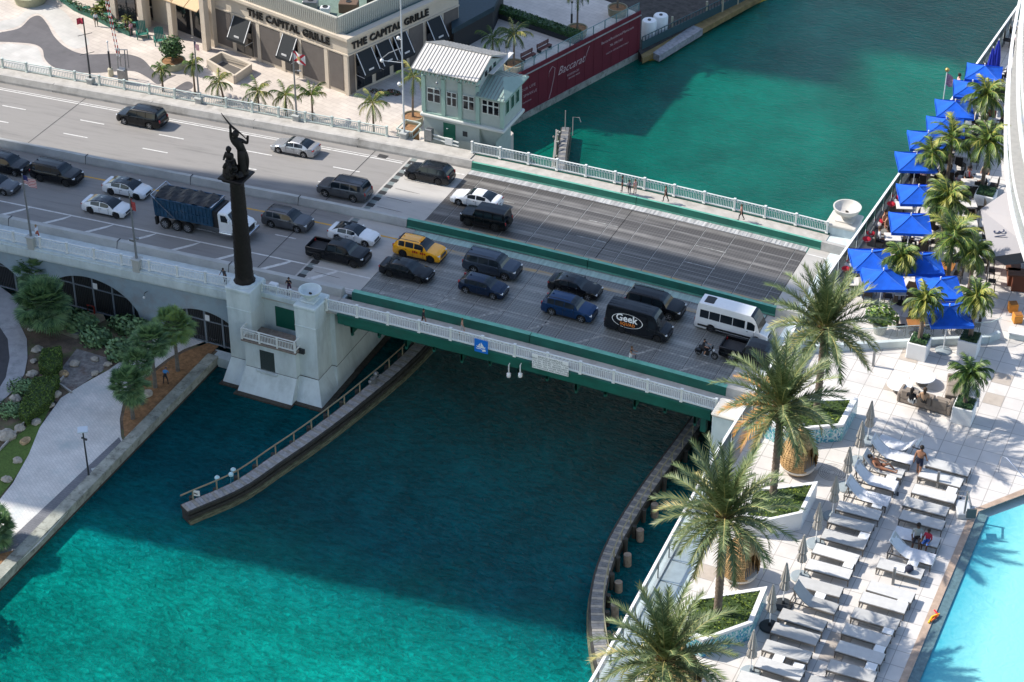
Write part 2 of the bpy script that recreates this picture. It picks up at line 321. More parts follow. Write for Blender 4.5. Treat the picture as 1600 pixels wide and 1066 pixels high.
for i, y in enumerate((2.2, 4.4, 6.6, 8.8)): jm.box((-2.9, y, zp(-3)+.008), (4.6, .03, .008))
jm.box((-9.2, 23.6, zp(-9)+.012), (1.0, .6, .01))
struct('road_joints', jm, darkj)
jp = MB(); jp.b2(-6.36, -5.64, 12.95, 24.3, zp(-6)+.004, zp(-6)+.008); jp.b2(-6.36, -5.64, .3, 12.1, zp(-6)+.004, zp(-6)+.008); struct('joint_plates', jp, grnl and mat('joint_plate', (.22, .25, .24), .6, metal=.3, var=.2, world=True))

# promenade, garden and plaza grounds
pav = brickmat('plaza_stone', (.58, .52, .46), (.52, .46, .41), (.40, .35, .31), 1.2, .6, .02, rot=.25, stain=(.44, .39, .35), sthr=(.45, .8))
pavg = brickmat('plaza_grey_stone', (.12, .115, .12), (.105, .10, .105), (.13, .12, .13), .6, .6, .012, rot=.25, var=.12)
pavp = brickmat('plaza_pale_stone', (.52, .50, .47), (.48, .47, .44), (.43, .42, .40), 1.2, .6, .015, rot=.25)
prm = brickmat('promenade_pavers', (.62, .60, .57), (.56, .545, .52), (.44, .43, .42), .5, .25, .015, rot=.6, stain=(.36, .42, .42), ssc=.28, sthr=(.50, .66))
prg = brickmat('grey_paver_band', (.16, .165, .18), (.14, .145, .16), (.10, .10, .11), .5, .25, .015)
asph = mat('asphalt', (.06, .06, .065), .85, var=.15, scale=2, world=True, bump=.3)
# lower left: ground (garden soil), paver promenade
gl = MB(); gl.b2(-400, -12.5, -300, -3.4, PROM-1.6, PROM); struct('ground', gl, mat('garden_soil', (.13, .095, .07), .95, var=.45, scale=.8, bump=.8, bscale=6, world=True, dirt=(.10, .12, .05), dscale=.5, dthr=(.48, .6)))
def G(pts, z): return [tuple(at(x, y, z)[:2]) for x, y in pts]
def sheet(name, poly, z, m, th=.02, kind='structure'):
    mb = MB(); mb.prism(poly, z-th, z); me = struct(name, mb, m, kind); return me
pz = PROM+.05
walk = G([(350, 530), (322, 533), (288, 545), (262, 560), (236, 580), (205, 603), (192, 630), (187, 655), (189, 682), (197, 700), (60, 850), (0, 905), (-60, 960), (-120, 1060), (-120, 900), (-40, 830), (0, 780), (20, 755), (45, 710), (62, 668), (95, 622), (130, 600), (170, 578), (215, 545), (250, 520), (300, 500)], pz)
sheet('promenade', walk, pz, prm, .04)
sheet('paver_band', G([(186, 683), (193, 697), (50, 838), (-40, 920), (-50, 905), (40, 820)], pz+.01), pz+.012, prg, .006)
sheet('mulch_bed', G([(345, 538), (330, 552), (200, 692), (194, 680), (192, 655), (197, 632), (208, 606), (240, 583), (265, 563), (290, 549), (325, 536)], pz), pz+.005, soil, .03)
sheet('mulch_bed', G([(-60, 960), (-60, 880), (0, 866), (30, 858), (34, 866), (0, 898)], pz+.02), pz+.05, soil, .03)
sheet('lawn', G([(0, 705), (55, 655), (75, 628), (92, 612), (62, 668), (45, 710), (20, 752), (0, 776), (-40, 810), (-40, 740)], pz), pz+.01, lawn, .03)
sheet('garden_path', G([(0, 448), (30, 470), (35, 490), (30, 505), (42, 530), (43, 560), (38, 585), (22, 610), (0, 630), (-40, 650), (-40, 440)], pz), pz+.02, mat('path_concrete', (.36, .36, .37), .9, var=.15, scale=1, world=True, dirt=(.24, .25, .25), dscale=.7), .03)
sheet('driveway', G([(-40, 500), (0, 512), (12, 530), (15, 560), (9, 590), (0, 605), (-40, 620)], pz), pz+.03, asph, .03)
# seawall
sw = MB(); x0 = -12.9
sw.b2(-12.95, -11.9, -300, -4.3, PROM-.12, PROM+.2); sw.b2(-12.8, -12.05, -300, -4.3, WAT-1, PROM-.12)
for i in range(40): sw.b2(-12.96, -11.89, -6-i*4.2-.02, -6-i*4.2, PROM-.13, PROM+.205, 1)
sw.b2(-12.83, -12.02, -300, -4.3, WAT-.5, WAT+.18, 2)
sw_t = thing('seawall', 'mossy concrete seawall with a broad flat cap along the curved promenade', 'seawall', (-12.4, -20, WAT)); wpart('cap', sw, [concd, darkj, stain], sw_t)
sb = MB(); sb.b2(-12.9, -9.9, -4.3, -3.2, WAT-.6, PROM-.02); wpart('footing', sb, concw, sw_t)
# plaza block on the left bank above the bridge
bank = [(-400, 27.5), (-1.2, 27.5), (-.6, 46.5), (2.2, 51), (-5.9+11.5, 66), (8.2, 75), (60, 130), (60, 500), (-400, 500)]
# (banner wall runs from (-6.9,46) to (.7,69))
bank = [(-400, 27.6), (-1.4, 27.6), (-1.4, 37.5), (-8.2, 42.2), (.35, 68.2), (-.4, 68.9), (-14, 73), (-14, 500), (-400, 500)]
bk = MB(); bk.prism(bank, WAT-1, PLZ); struct('plaza', bk, pav)
def curve_fill(pts, z, m, name, th=.012):   # closed smooth outline through pixel points
    P = [at(x, y, z).to_2d() for x, y in pts]; n = len(P); out = []
    for i in range(n):
        p0, p1, p2, p3 = P[i-1], P[i], P[(i+1) % n], P[(i+2) % n]
        for k in range(6):
            t = k/6; out.append(tuple(.5*((2*p1)+(p2-p0)*t+(2*p0-5*p1+4*p2-p3)*t*t+(3*p1-p0-3*p2+p3)*t**3)))
    return sheet(name, out, z, m, th)
curve_fill([(-30, 60), (0, 51), (30, 44), (48, 28), (62, 25), (74, 38), (84, 56), (100, 72), (120, 82), (140, 85), (175, 84), (200, 85), (222, 92), (238, 108), (250, 117), (275, 117), (262, 124), (247, 132), (232, 122), (212, 112), (190, 111), (150, 114), (110, 112), (84, 105), (70, 92), (66, 77), (52, 69), (20, 66), (-30, 64)], PLZ+.012, pavg, 'grey_paving_wave')
curve_fill([(0, 34), (25, 28), (45, 14), (75, 8), (100, 18), (118, 40), (140, 66), (122, 76), (104, 70), (90, 54), (76, 34), (62, 22), (48, 24), (30, 40), (0, 47)], PLZ+.010, pavp, 'pale_paving_wave', .006)
curve_fill([(0, 70), (50, 72), (62, 80), (68, 96), (84, 110), (60, 116), (30, 108), (0, 92)], PLZ+.010, pavp, 'pale_paving_wave', .006)
curve_fill([(272, 140), (290, 128), (300, 130), (300, 138), (284, 143)], PLZ+.012, pavg, 'grey_paving_wave')
# right bank below the tower
rb = MB(); rb.b2(42, 300, -300, -4.2, WAT-1, -3); rb.b2(47, 300, 28.5, 110, WAT-1, -3); struct('right_bank', rb, conc)
# garden kerb
kb = MB(); kp = [at(x, y, PROM) for x, y in ((0, 705), (58, 640), (100, 590))]
for a, b in zip(kp, kp[1:]): kb.bar(a+Vector((0, 0, .1)), b+Vector((0, 0, .1)), .12, .25)
kp = [at(x, y, PROM) for x, y in ((88, 598), (112, 615))]; kb.bar(kp[0]+Vector((0, 0, .1)), kp[1]+Vector((0, 0, .1)), .14, .25)
struct('garden_kerb', kb, conc)
# ---------------- the bascule bridge ----------------
BR = thing('bascule_bridge', 'green steel drawbridge span with grated deck carrying six lanes of traffic', 'bridge', (17, 12, 0))
def dk(x0, x1, y0, y1, off, th=.25): return strip(MB(), x0, x1, y0, y1, off, th, n=10)
for nm, x0, x1 in (('deck_leaf', .05, 16.98), ('deck_leaf', 17.04, 33.95)):
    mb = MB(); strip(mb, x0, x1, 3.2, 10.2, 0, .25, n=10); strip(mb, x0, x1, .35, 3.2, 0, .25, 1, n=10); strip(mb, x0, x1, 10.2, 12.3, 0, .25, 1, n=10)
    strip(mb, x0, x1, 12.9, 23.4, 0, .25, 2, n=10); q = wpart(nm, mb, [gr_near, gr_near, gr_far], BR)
    # stringer lines
    pl = MB()
    for i in range(6):
        x = x0+1.6+i*2.85
        for y0, y1 in ((.4, 12.1), (13.5, 23.3)): pl.b2(x, x+.05, y0, y1, zp(x)+.003, zp(x)+.009)
        for y0, y1 in ((.4, 12.1), (13.5, 23.3)): pl.b2(x+.05, x+.11, y0, y1, zp(x)+.003, zp(x)+.011, 1)
    for y in (5.3, 8.9, 15.8, 21.6): strip(pl, x0, x1, y, y+.06, .006, mi=1, n=8)
    wsub('deck_seam', pl, [darkj, mat('worn_steel', (.30, .29, .27), .5, metal=.3, var=.3, world=True, dirt=(.12, .12, .12), dscale=.6, stretch=(.3, 1, 1))], q, BR)
plate = mat('serrated_plate', (.42, .42, .42), .6, var=.35, scale=1.6, world=True, stretch=(2.2, .25, 1), dirt=(.25, .26, .27), dscale=1.2)
mb = MB(); strip(mb, .05, 33.9, 23.42, 24.25, .03, .05, n=16)
for i in range(85): mb.box((.4+i*.395, 23.84, zp(i*.4)+.045), (.16, .78, .03))
wpart('edge_plate', mb, plate, BR)
pn = mat('edge_plate_mint', (.30, .42, .39), .6, var=.3, scale=1.6, world=True, stretch=(2.2, .25, 1))
mb = MB(); strip(mb, .05, 33.9, .1, .36, .03, .05, n=16); strip(mb, .05, 33.9, 11.2, 12.1, .02, .03, n=16)
for i in range(85): mb.box((.4+i*.395, .22, zp(i*.4)+.05), (.14, .26, .04))
wpart('edge_plate', mb, pn, BR)
ms = mat('median_strip_worn', (.30, .27, .22), .7, var=.35, scale=1.2, world=True, stretch=(.4, 2, 1), dirt=(.40, .27, .12), dscale=1.3, dthr=(.48, .6))
mb = MB(); strip(mb, .05, 33.9, 13.35, 14.2, .008, .01, n=16); strip(mb, .05, 33.9, 9.75, 10.3, .008, .01, n=16); wpart('painted_edge', mb, ms, BR)
dsh = MB()
for i in range(3):
    for y in (6.72, 17, 20): strip(dsh, 3.5+i*10.5, 6.4+i*10.5, y, y+.13, .012, n=2)
for i in range(7): x = 1.5+i*4.7; dsh.add([(x, .97, zp(x)+.012), (x+.35, .97, zp(x)+.012), (x+2.1, 3.08, zp(x+1.8)+.012), (x+1.75, 3.08, zp(x+1.6)+.012)], [(0, 1, 2, 3)])
strip(dsh, .1, 33.9, 3.08, 3.22, .012, n=12); wpart('worn_marking', dsh, mat('worn_paint', (.33, .33, .31), .7, var=.3, scale=4, world=True, dirt=(.17, .17, .165), dscale=2.5, dthr=(.42, .56)), BR)
def barrier(x0, x1, ya, yb, lean, h, mats, t, face=0, off=0., name='barrier', toe=.0):
    mb = MB(); n = max(2, int((x1-x0)/3)); A = []
    for i in range(n+1):
        x = x0+(x1-x0)*i/n; z = zp(x)+off
        A.append([Vector((x, ya, z)), Vector((x, ya, z+toe)), Vector((x, ya+lean, z+h)), Vector((x, yb-lean, z+h)), Vector((x, yb, z+toe)), Vector((x, yb, z))])
    mb.loft(A, True, True, 0)
    mb.m = [mats[0] if False else 0]*len(mb.m)
    for i in range(n):
        for j, mi in enumerate((1, 0, 1, 0, 1, 0)): mb.m[i*6+j] = mi
    return wpart(name, mb, mats, t)
barrier(.02, 16.97, -.62, .1, .12, .8, [grn, grnl], BR); barrier(17.03, 34.6, -.62, .1, .12, .8, [grn, grnl], BR)
barrier(.02, 16.97, 24.27, 24.75, .12, .8, [grn, grnl], BR, toe=.22); barrier(17.03, 35, 24.27, 24.75, .12, .8, [grn, grnl], BR, toe=.22)
barrier(-1.0, 16.97, 12.3, 12.92, .14, .8, [grn, grnl], BR, toe=.18, name='median_barrier'); barrier(17.03, 34.6, 12.3, 12.92, .14, .8, [grn, grnl], BR, toe=.18, name='median_barrier')
wk = mat('walkway_concrete', (.42, .40, .37), .85, var=.15, scale=1, world=True, dirt=(.30, .28, .25), dscale=.8)
wpart('walkway', strip(MB(), -1, 35, -2.95, -.63, .02, .2, n=12), wk, BR); wpart('walkway', strip(MB(), -1, 35, 24.76, 27.1, .02, .2, n=12), wk, BR)
gd = MB(); strip(gd, -.1, 34.2, -3.08, -2.98, -.02, .95, n=12); strip(gd, -1.1, 35, 27.1, 27.32, .12, .95, n=12); strip(gd, -.1, 34.2, -3.2, -2.96, .1, .22, n=12); strip(gd, -.1, 34.2, -2.0, -1.7, -.25, 1.6, n=12)
for y in (3, 8, 16, 22): strip(gd, -.1, 34.2, y, y+.4, -.27, 1.7, n=12)
for i in range(13): x = 1.2+i*2.64; gd.b2(x-.12, x+.12, -3.0, 25, zp(x)-1.35 if i % 2 else zp(x)-1.75, zp(x)-.95)
for i in range(13): x = 1.2+i*2.64; gd.b2(x-.1, x+.1, -3.0, -2.75, zp(x)-1.55 if i % 2 else zp(x)-2.0, zp(x)-.95)
wpart('girder', gd, grn, BR)
hl = MB(); hl.bb((33.9-.3, -2.75, -1.5), (.5, .5, 2.2), .04); wpart('bearing_bracket', hl, grn, BR)

def railing(name, label, x0, x1, y, off, step=3.05, m=railw, h=1.15, pw=.2, group=None, dens=.16, style=1, base=None):
    t = thing(name, label, 'railing', ((x0+x1)/2, y, zp((x0+x1)/2)+off), 0, group)
    n = max(1, round((x1-x0)/step)); st = (x1-x0)/n
    for i in range(n+1):
        x = x0+i*st; z = zp(x)+off; p = MB(); p.bb((x, y, z+(h+.08)/2), (pw, pw, h+.08), .02)
        p.bb((x, y, z+h+.11), (pw+.06, pw+.06, .07), .02); p.bb((x, y, z+.06), (pw+.08, pw+.1, .12), .02); wpart('post', p, m, t)
    for i in range(n):
        a = x0+i*st+pw/2; b = x0+(i+1)*st-pw/2; za = zp(a)+off; zb = zp(b)+off; p = MB()
        def rail(zz, w, hh): p.bar((a, y, za+zz), (b, y, zb+zz), w, hh)
        rail(h, .12, .08); rail(h-.22, .05, .04); rail(.14, .12, .12)
        k = max(2, int((b-a)/dens))
        for j in range(1, k):
            x = a+(b-a)*j/k; z = za+(zb-za)*j/k; p.box((x, y, z+.14+(h-.36)/2), (.045 if style else .06, .035, h-.36))
        if style:
            for j in range(k//2):
                x = a+(b-a)*(j+.5)/(k//2); z = za+(zb-za)*(j+.5)/(k//2); p.box((x, y, z+h-.11), (.13, .03, .15))
        wpart('panel', p, m, t)
    return t
railing('bridge_railing', 'white metal railing with blue and white signs on the near edge of the green drawbridge', -1.15, 34.6, -3.02, .12)
railing('bridge_railing', 'white metal railing over the turquoise river along the far edge of the drawbridge', -1.25, 34.7, 27.2, .12)
railing('approach_railing', 'pale railing on the plaza side of the approach road between the flagpole plinths', -75, -10.6, 27.25, .1, 3.0, railg, 1.05, .22, dens=.2, style=0)
railing('approach_railing', 'white railing above the arched approach wall left of the statue column', -75, -10.4, -3.0, .15, 3.0, railw, 1.05, .2, dens=.16, style=0)

# ---------------- approach viaduct ----------------
AP = thing('approach_viaduct', 'grey concrete approach viaduct with gated arches facing the garden promenade', 'viaduct', (-40, -3, PROM))
def vface(x0, x1, arches, y, yb):
    mb = MB(); n = int((x1-x0)/.4); xs = [x0+(x1-x0)*i/n for i in range(n+1)]
    def low(x):
        for a, b, z in arches:
            if a < x < b:
                c = (a+b)/2; r = (b-a)/2; return PROM+.1+(z-PROM-.1)*sqrt(max(0, 1-((x-c)/r)**2))**1.0
        return PROM-.5
    for i in range(n):
        a, b = xs[i], xs[i+1]; za, zb = low(a), low(b); ta, tb = zp(a)-.35, zp(b)-.35
        mb.add([(a, y, za), (b, y, zb), (b, y, tb), (a, y, ta)], [(0, 1, 2, 3)])
        mb.add([(a, y, za), (b, y, zb), (b, yb, zb), (a, yb, za)], [(3, 2, 1, 0)])
    return mb
ARC = [(-46.5, -33.3, -3.7), (-31.2, -20.6, -3.45), (-18.6, -9.4, -3.75)]
ARC = [(-75, -62, -4.2), (-60.5, -48, -4)]+ARC
mb = vface(-110, -9.0, ARC, -3.0, 2); mb.b2(-110, -9.0, 2, 3, PROM-.5, -5.2, 1); wpart('arch_wall', mb, [mat('wall_paint', (.28, .36, .41), .8, var=.08, scale=.7, world=True, dirt=(.27, .29, .30), dscale=.5), darkj], AP)
mb = MB(); strip(mb, -110, -9.6, -3.3, -.7, .12, .22, n=34); strip(mb, -110, -9.6, -3.42, -3.05, -.1, .75, n=34); strip(mb, -110, -9.6, -3.12, -3.0, -.85, .35, n=34); wpart('cornice', mb, concw, AP)
wpart('walkway', strip(MB(), -110, -.95, 24.9, 27.6, .12, .5, n=34), wk, AP); wpart('retaining_wall', strip(MB(), -110, -9, 27.0, 27.5, -.4, 3.5, n=34), wk, AP)
mb = MB(); strip(mb, -9.6, -.95, -2.9, -.62, .1, .4, n=5); wpart('walkway', mb, wk, AP)
barrier(-110, -.98, -.72, .18, .2, .8, [parc, parc], AP, name='near_parapet', toe=.15)
barrier(-110, -.02, 24.35, 25.0, .18, .85, [conc, conc], AP, name='far_parapet', toe=.25)
barrier(-110, -1.02, 12.2, 12.98, .2, .8, [parc, parc], AP, name='median_barrier', toe=.15)
barrier(35, 120, 24.27, 24.9, .12, .85, [conc, conc], AP, name='far_parapet'); barrier(34.62, 120, 12.3, 12.9, .12, .85, [conc, conc], AP, name='median_barrier'); barrier(34.62, 120, -.62, .1, .12, .85, [conc, conc], AP, name='near_parapet')
for x in (-83, -71.5, -60, -48.3, -36.2, -24.2, -12.4):
    for y0, y1 in ((24.34, 25.01), (12.19, 12.99), (-.73, .19)): barrier(x, x+.05, y0, y1, .19, .86, [darkj, darkj], AP, name='barrier_joint', toe=.15)
gates = []
for gi, (a, b, z) in enumerate(ARC[2:]):
    lab = ['dark slatted gate filling the arch at the left edge of the viaduct', 'dark slatted gate with a white notice in the arch behind the garden palms', 'dark slatted gate in the arch nearest the bridge pier'][gi]
    t = thing('arch_gate', lab, 'gate', ((a+b)/2, -2.7, PROM), 0, 'gates in the viaduct arches'); fr = MB(); sl = MB(); c = (a+b)/2; r = (b-a)/2
    top = lambda x: PROM+.1+(z-PROM-.1)*sqrt(max(0, 1-((x-c)/r)**2))
    k = int((b-a)/.19)
    for i in range(1, k):
        x = a+(b-a)*i/k; h = top(x)-.05; sl.b2(x-.05, x+.05, -2.72, -2.66, PROM+.1, h)
    for i in range(5):
        x = a+(b-a)*(i+.5)/5; fr.b2(x-.09, x+.09, -2.78, -2.62, PROM, top(x)-.03)
    fr.b2(a+.3, b-.3, -2.77, -2.63, PROM+.1, PROM+.22); zz = PROM+(z-PROM)*.66; hw = r*.72; fr.b2(c-hw, c+hw, -2.77, -2.63, zz, zz+.1)
    wpart('slats', sl, steeld, t); wpart('frame', fr, mat('gate_frame', (.16, .19, .22), .5), t)
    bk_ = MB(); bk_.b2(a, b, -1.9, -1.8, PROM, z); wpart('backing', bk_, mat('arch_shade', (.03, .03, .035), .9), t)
    if gi: s_ = MB(); s_.b2(c+.1, c+.55, -2.83, -2.79, zz+.15, zz+.75); wpart('notice', s_, white, t)

# ---------------- near pier with towers ----------------
def battered(mb, x0, x1, y0, y1, zt, zb, fx0=0, fx1=0, fy0=0, mi=0):
    mb.add([(x0, y0, zt), (x1, y0, zt), (x1, y1, zt), (x0, y1, zt), (x0-fx0, y0-fy0, zb), (x1+fx1, y0-fy0, zb), (x1+fx1, y1, zb), (x0-fx0, y1, zb)],
           [(0, 1, 2, 3), (7, 6, 5, 4), (4, 5, 1, 0), (5, 6, 2, 1), (6, 7, 3, 2), (7, 4, 0, 3)], mi)
def pier(name, label, flip=False):
    X = (lambda v: 34.2-v) if flip else (lambda v: v)
    t = thing(name, label, 'bridge pier', (X(-5.6), 8, WAT))
    def bx(mb, x0, x1, *a, **k): mb.b2(min(X(x0), X(x1)), max(X(x0), X(x1)), *a, **k)
    def bt(mb, x0, x1, y0, y1, zt, zb, f0, f1, fy, mi=0):
        if flip: battered(mb, X(x1), X(x0), y0, y1, zt, zb, f1, f0, fy, mi)
        else: battered(mb, x0, x1, y0, y1, zt, zb, f0, f1, fy, mi)
    zf = -6.45; b = MB()
    bx(b, -10.15, -7.75, -4.85, -2.0, zf, .65); bx(b, -3.35, -1.3, -4.85, -2.3, zf, .65)                 # towers
    bx(b, -8.25, -3.15, -5.5, -3.3, zf, -3.72); bx(b, -8.0, -3.2, -2.6, 0, zf, -.45)                    # balcony block and recess wall
    bx(b, -1.35, -.8, -2.35, 26.9, zf, -.35 if not flip else -.6)
    bt(b, -10.15, -8.1, -4.85, 0, zf, WAT-.3, .3, 0, 1.6); bt(b, -8.25, -3.15, -5.5, 0, zf, WAT-.3, .25, .2, 1.75)
    bt(b, -3.2, -1.3, -4.9, 0, zf, WAT-.3, 0, 1.1, 1.5); bt(b, -2, -.8, -2.35, 27, zf, WAT-.3, 0, .45, .8)
    bx(b, -9.9, -1.2, -2.0, 27, zf, -.7)
    body = wpart('pier_body', b, [concw], t)
    g = MB(); bx(g, -10.55, -1.4, -6.62, -3, WAT-.6, WAT+.1); bx(g, -8.6, -2.9, -7.42, -6, WAT-.6, WAT+.14); bx(g, -1.4, .15, -6.65, 27, WAT-.6, WAT+.1)
    wpart('waterline_footing', g, stain, t)
    c = MB()
    for x0, x1 in ((-10.15, -7.75), (-3.35, -1.3)):
        c.bb((X((x0+x1)/2), -3.55, .82), (x1-x0+.12, 2.75, .34), .08); c.bb((X((x0+x1)/2), -3.55, -1.15), (x1-x0+.07, 2.7, .12), .03)
    c.bb((X(-5.6), -2.72, -.32), (4.5, .5, .5), .05); wpart('coping', c, concw, t)
    l = MB()
    l.b2(min(X(-10.17), X(-7.73)), max(X(-10.17), X(-7.73)), -4.87, -2.3, zf-.02, zf+.02); l.b2(min(X(-8.27), X(-3.13)), max(X(-8.27), X(-3.13)), -5.52, -3.3, zf-.02, zf+.02); l.b2(min(X(-3.37), X(-1.28)), max(X(-3.37), X(-1.28)), -4.92, -2.3, zf-.02, zf+.02)
    l.b2(min(X(-1.3), X(-.78)), max(X(-1.3), X(-.78)), -2.4, 26.9, zf-.02, zf+.02); wpart('groove', l, darkj, t)
    f = MB(); bx(f, -8.45, -2.95, -5.75, -3.3, -3.72, -3.55); wpart('balcony_floor', f, mat('balcony_slab', (.22, .18, .15), .9, var=.3, world=True), t)
    r = MB(); rx0, rx1 = sorted((X(-8.35), X(-3.05)))
    for i in range(4): x = rx0+(rx1-rx0)*i/3; r.bb((x, -5.65, -3.0), (.16, .16, 1.15), .02)
    for zz, hh in ((-2.45, .08), (-2.66, .04), (-3.42, .12)): r.b2(rx0, rx1, -5.69, -5.61, zz, zz+hh)
    k = int((rx1-rx0)/.15)
    for j in range(k): x = rx0+(rx1-rx0)*j/k; r.b2(x-.02, x+.02, -5.67, -5.63, -3.4, -2.6)
    for xx in (rx0, rx1):
        for zz, hh in ((-2.45, .08), (-3.42, .12)): r.b2(xx-.04, xx+.04, -5.65, -4.85, zz, zz+hh)
    wpart('balcony_railing', r, railw, t)
    d = MB(); bx(d, -6.6, -4.7, -2.66, -2.6, -3.55, -1.45); wpart('door', d, mat('door_green', (.005, .09, .06), .5), t)
    wn = MB(); bx(wn, -6.75, -5.3, -5.515, -5.45, -6.4, -4.35); wpart('window', wn, mat('louvre_dark', (.03, .045, .045), .6, var=.3, scale=8), t)
    si = MB(); bx(si, -7.05, -5.0, -5.8, -5.4, -6.62, -6.48); wpart('sill', si, concw, t)
    q = MB(); bx(q, -3.1, -2.5, -5.1, -4.87, -3.95, -3.5, ); wpart('floodlight', q, steeld, t)
    return t
PN = pier('bridge_pier', 'tall pale concrete pier with two towers and a balcony under the statue')
tP = thing('bridge_pier', 'pale concrete pier at the pool deck end of the drawbridge, half hidden by palms', 'bridge pier', (38, 10, WAT))
b = MB(); battered(b, 34.6, 44, -3.0, 28.5, -6.4, WAT-.3, .5, 0, .8); b.b2(34.6, 46, -3, 28.5, -6.4, -.3); b.bb((36.2, -3.7, -2.9), (2.6, 2.3, 7.4), .06); b.bb((35.9, 28.6, -3.5), (2.7, 2.6, 8.2), .06); wpart('pier_body', b, concw, tP)
b = MB(); b.bb((36.2, -3.7, .88), (2.8, 2.5, .3), .12); b.bb((35.9, 28.6, .72), (2.9, 2.8, .3), .08); wpart('coping', b, mat('pale_cap', (.55, .52, .47), .8, var=.1, scale=1, world=True), tP)
rb_t = railing('balcony_fence', 'short white railing on the walkway between the statue plinth and the stone bowl', -7.7, -3.4, -2.75, .12, 1.45, railw, 1.0, .14)
bowlp = [(.001, 0), (.35, 0), (.38, .12), (.3, .2), (.5, .32), (.85, .55), (1.0, .85), (1.02, .95), (.92, .95), (.8, .75), (.5, .52), (.001, .45)]
for (x, y, z), lb, m_, s_ in (((-2.35, -3.65, 1.0), 'large white stone bowl on the tower beside the statue column', concw, 1.0), ((36.0, 28.7, .87), 'cream stone bowl on the pedestal at the far end of the drawbridge railing', mat('bowl_cream', (.56, .53, .48), .8, var=.1, world=True), 1.28)):
    t = thing('stone_bowl', lb, 'stone bowl', (x, y, z), 0, 'stone bowls on the bridge towers'); b = MB(); b.bb((0, 0, .08), (1.3*s_, 1.3*s_, .16), .04); b.lathe((0, 0, .14), [(r*s_, h*s_) for r, h in bowlp], 28); b.build('bowl', m_, t); b = MB(); b.box((.02, 0, .14+.5*s_), (.22, .16, .14)); b.box((-.1, .1, .14+.49*s_), (.1, .1, .1)); b.build('drain', stain, t)
# far river dock (far end of the timber fender)
# ---------------- statue column ----------------
colb = at(379.5, 446, .95)
CX, CY = -9.0, -3.45
SC = thing('statue_column', 'dark bronze carved column with a square top on the plinth of the near pier', 'column', (CX, CY, 1.0))
mb = MB(); prof = [(.95, 0), (.97, .15), (.86, .2), (.84, .4), (.80, .5)]; 
for i in range(60): h = .55+i*9.5/59; r = .80-.2*(i/59); prof.append((r+(.018 if i % 2 else -.012), h))
prof += [(.60, 10.1), (.70, 10.25), (.55, 10.35)]
mb.lathe((0, 0, 0), prof, 26); o = len(mb.v)
for i in range(o):
    v = mb.v[i]; k = 1+.03*sin(9*atan2(v[1], v[0])+v[2]*5); mb.v[i] = (v[0]*k, v[1]*k, v[2])
mb.build('shaft', bronze, SC)
mb = MB(); mb.bb((0, 0, 10.5), (1.9, 1.9, .3), .08); mb.bb((0, 0, 10.72), (2.35, 2.35, .16), .05); mb.build('capital', bronze, SC)
mb = MB(); mb.lathe((0, 0, -.02), [(1.25, 0), (1.25, .1), (1.1, .16), (.001, .16)], 24); mb.build('base_ring', concw, SC)
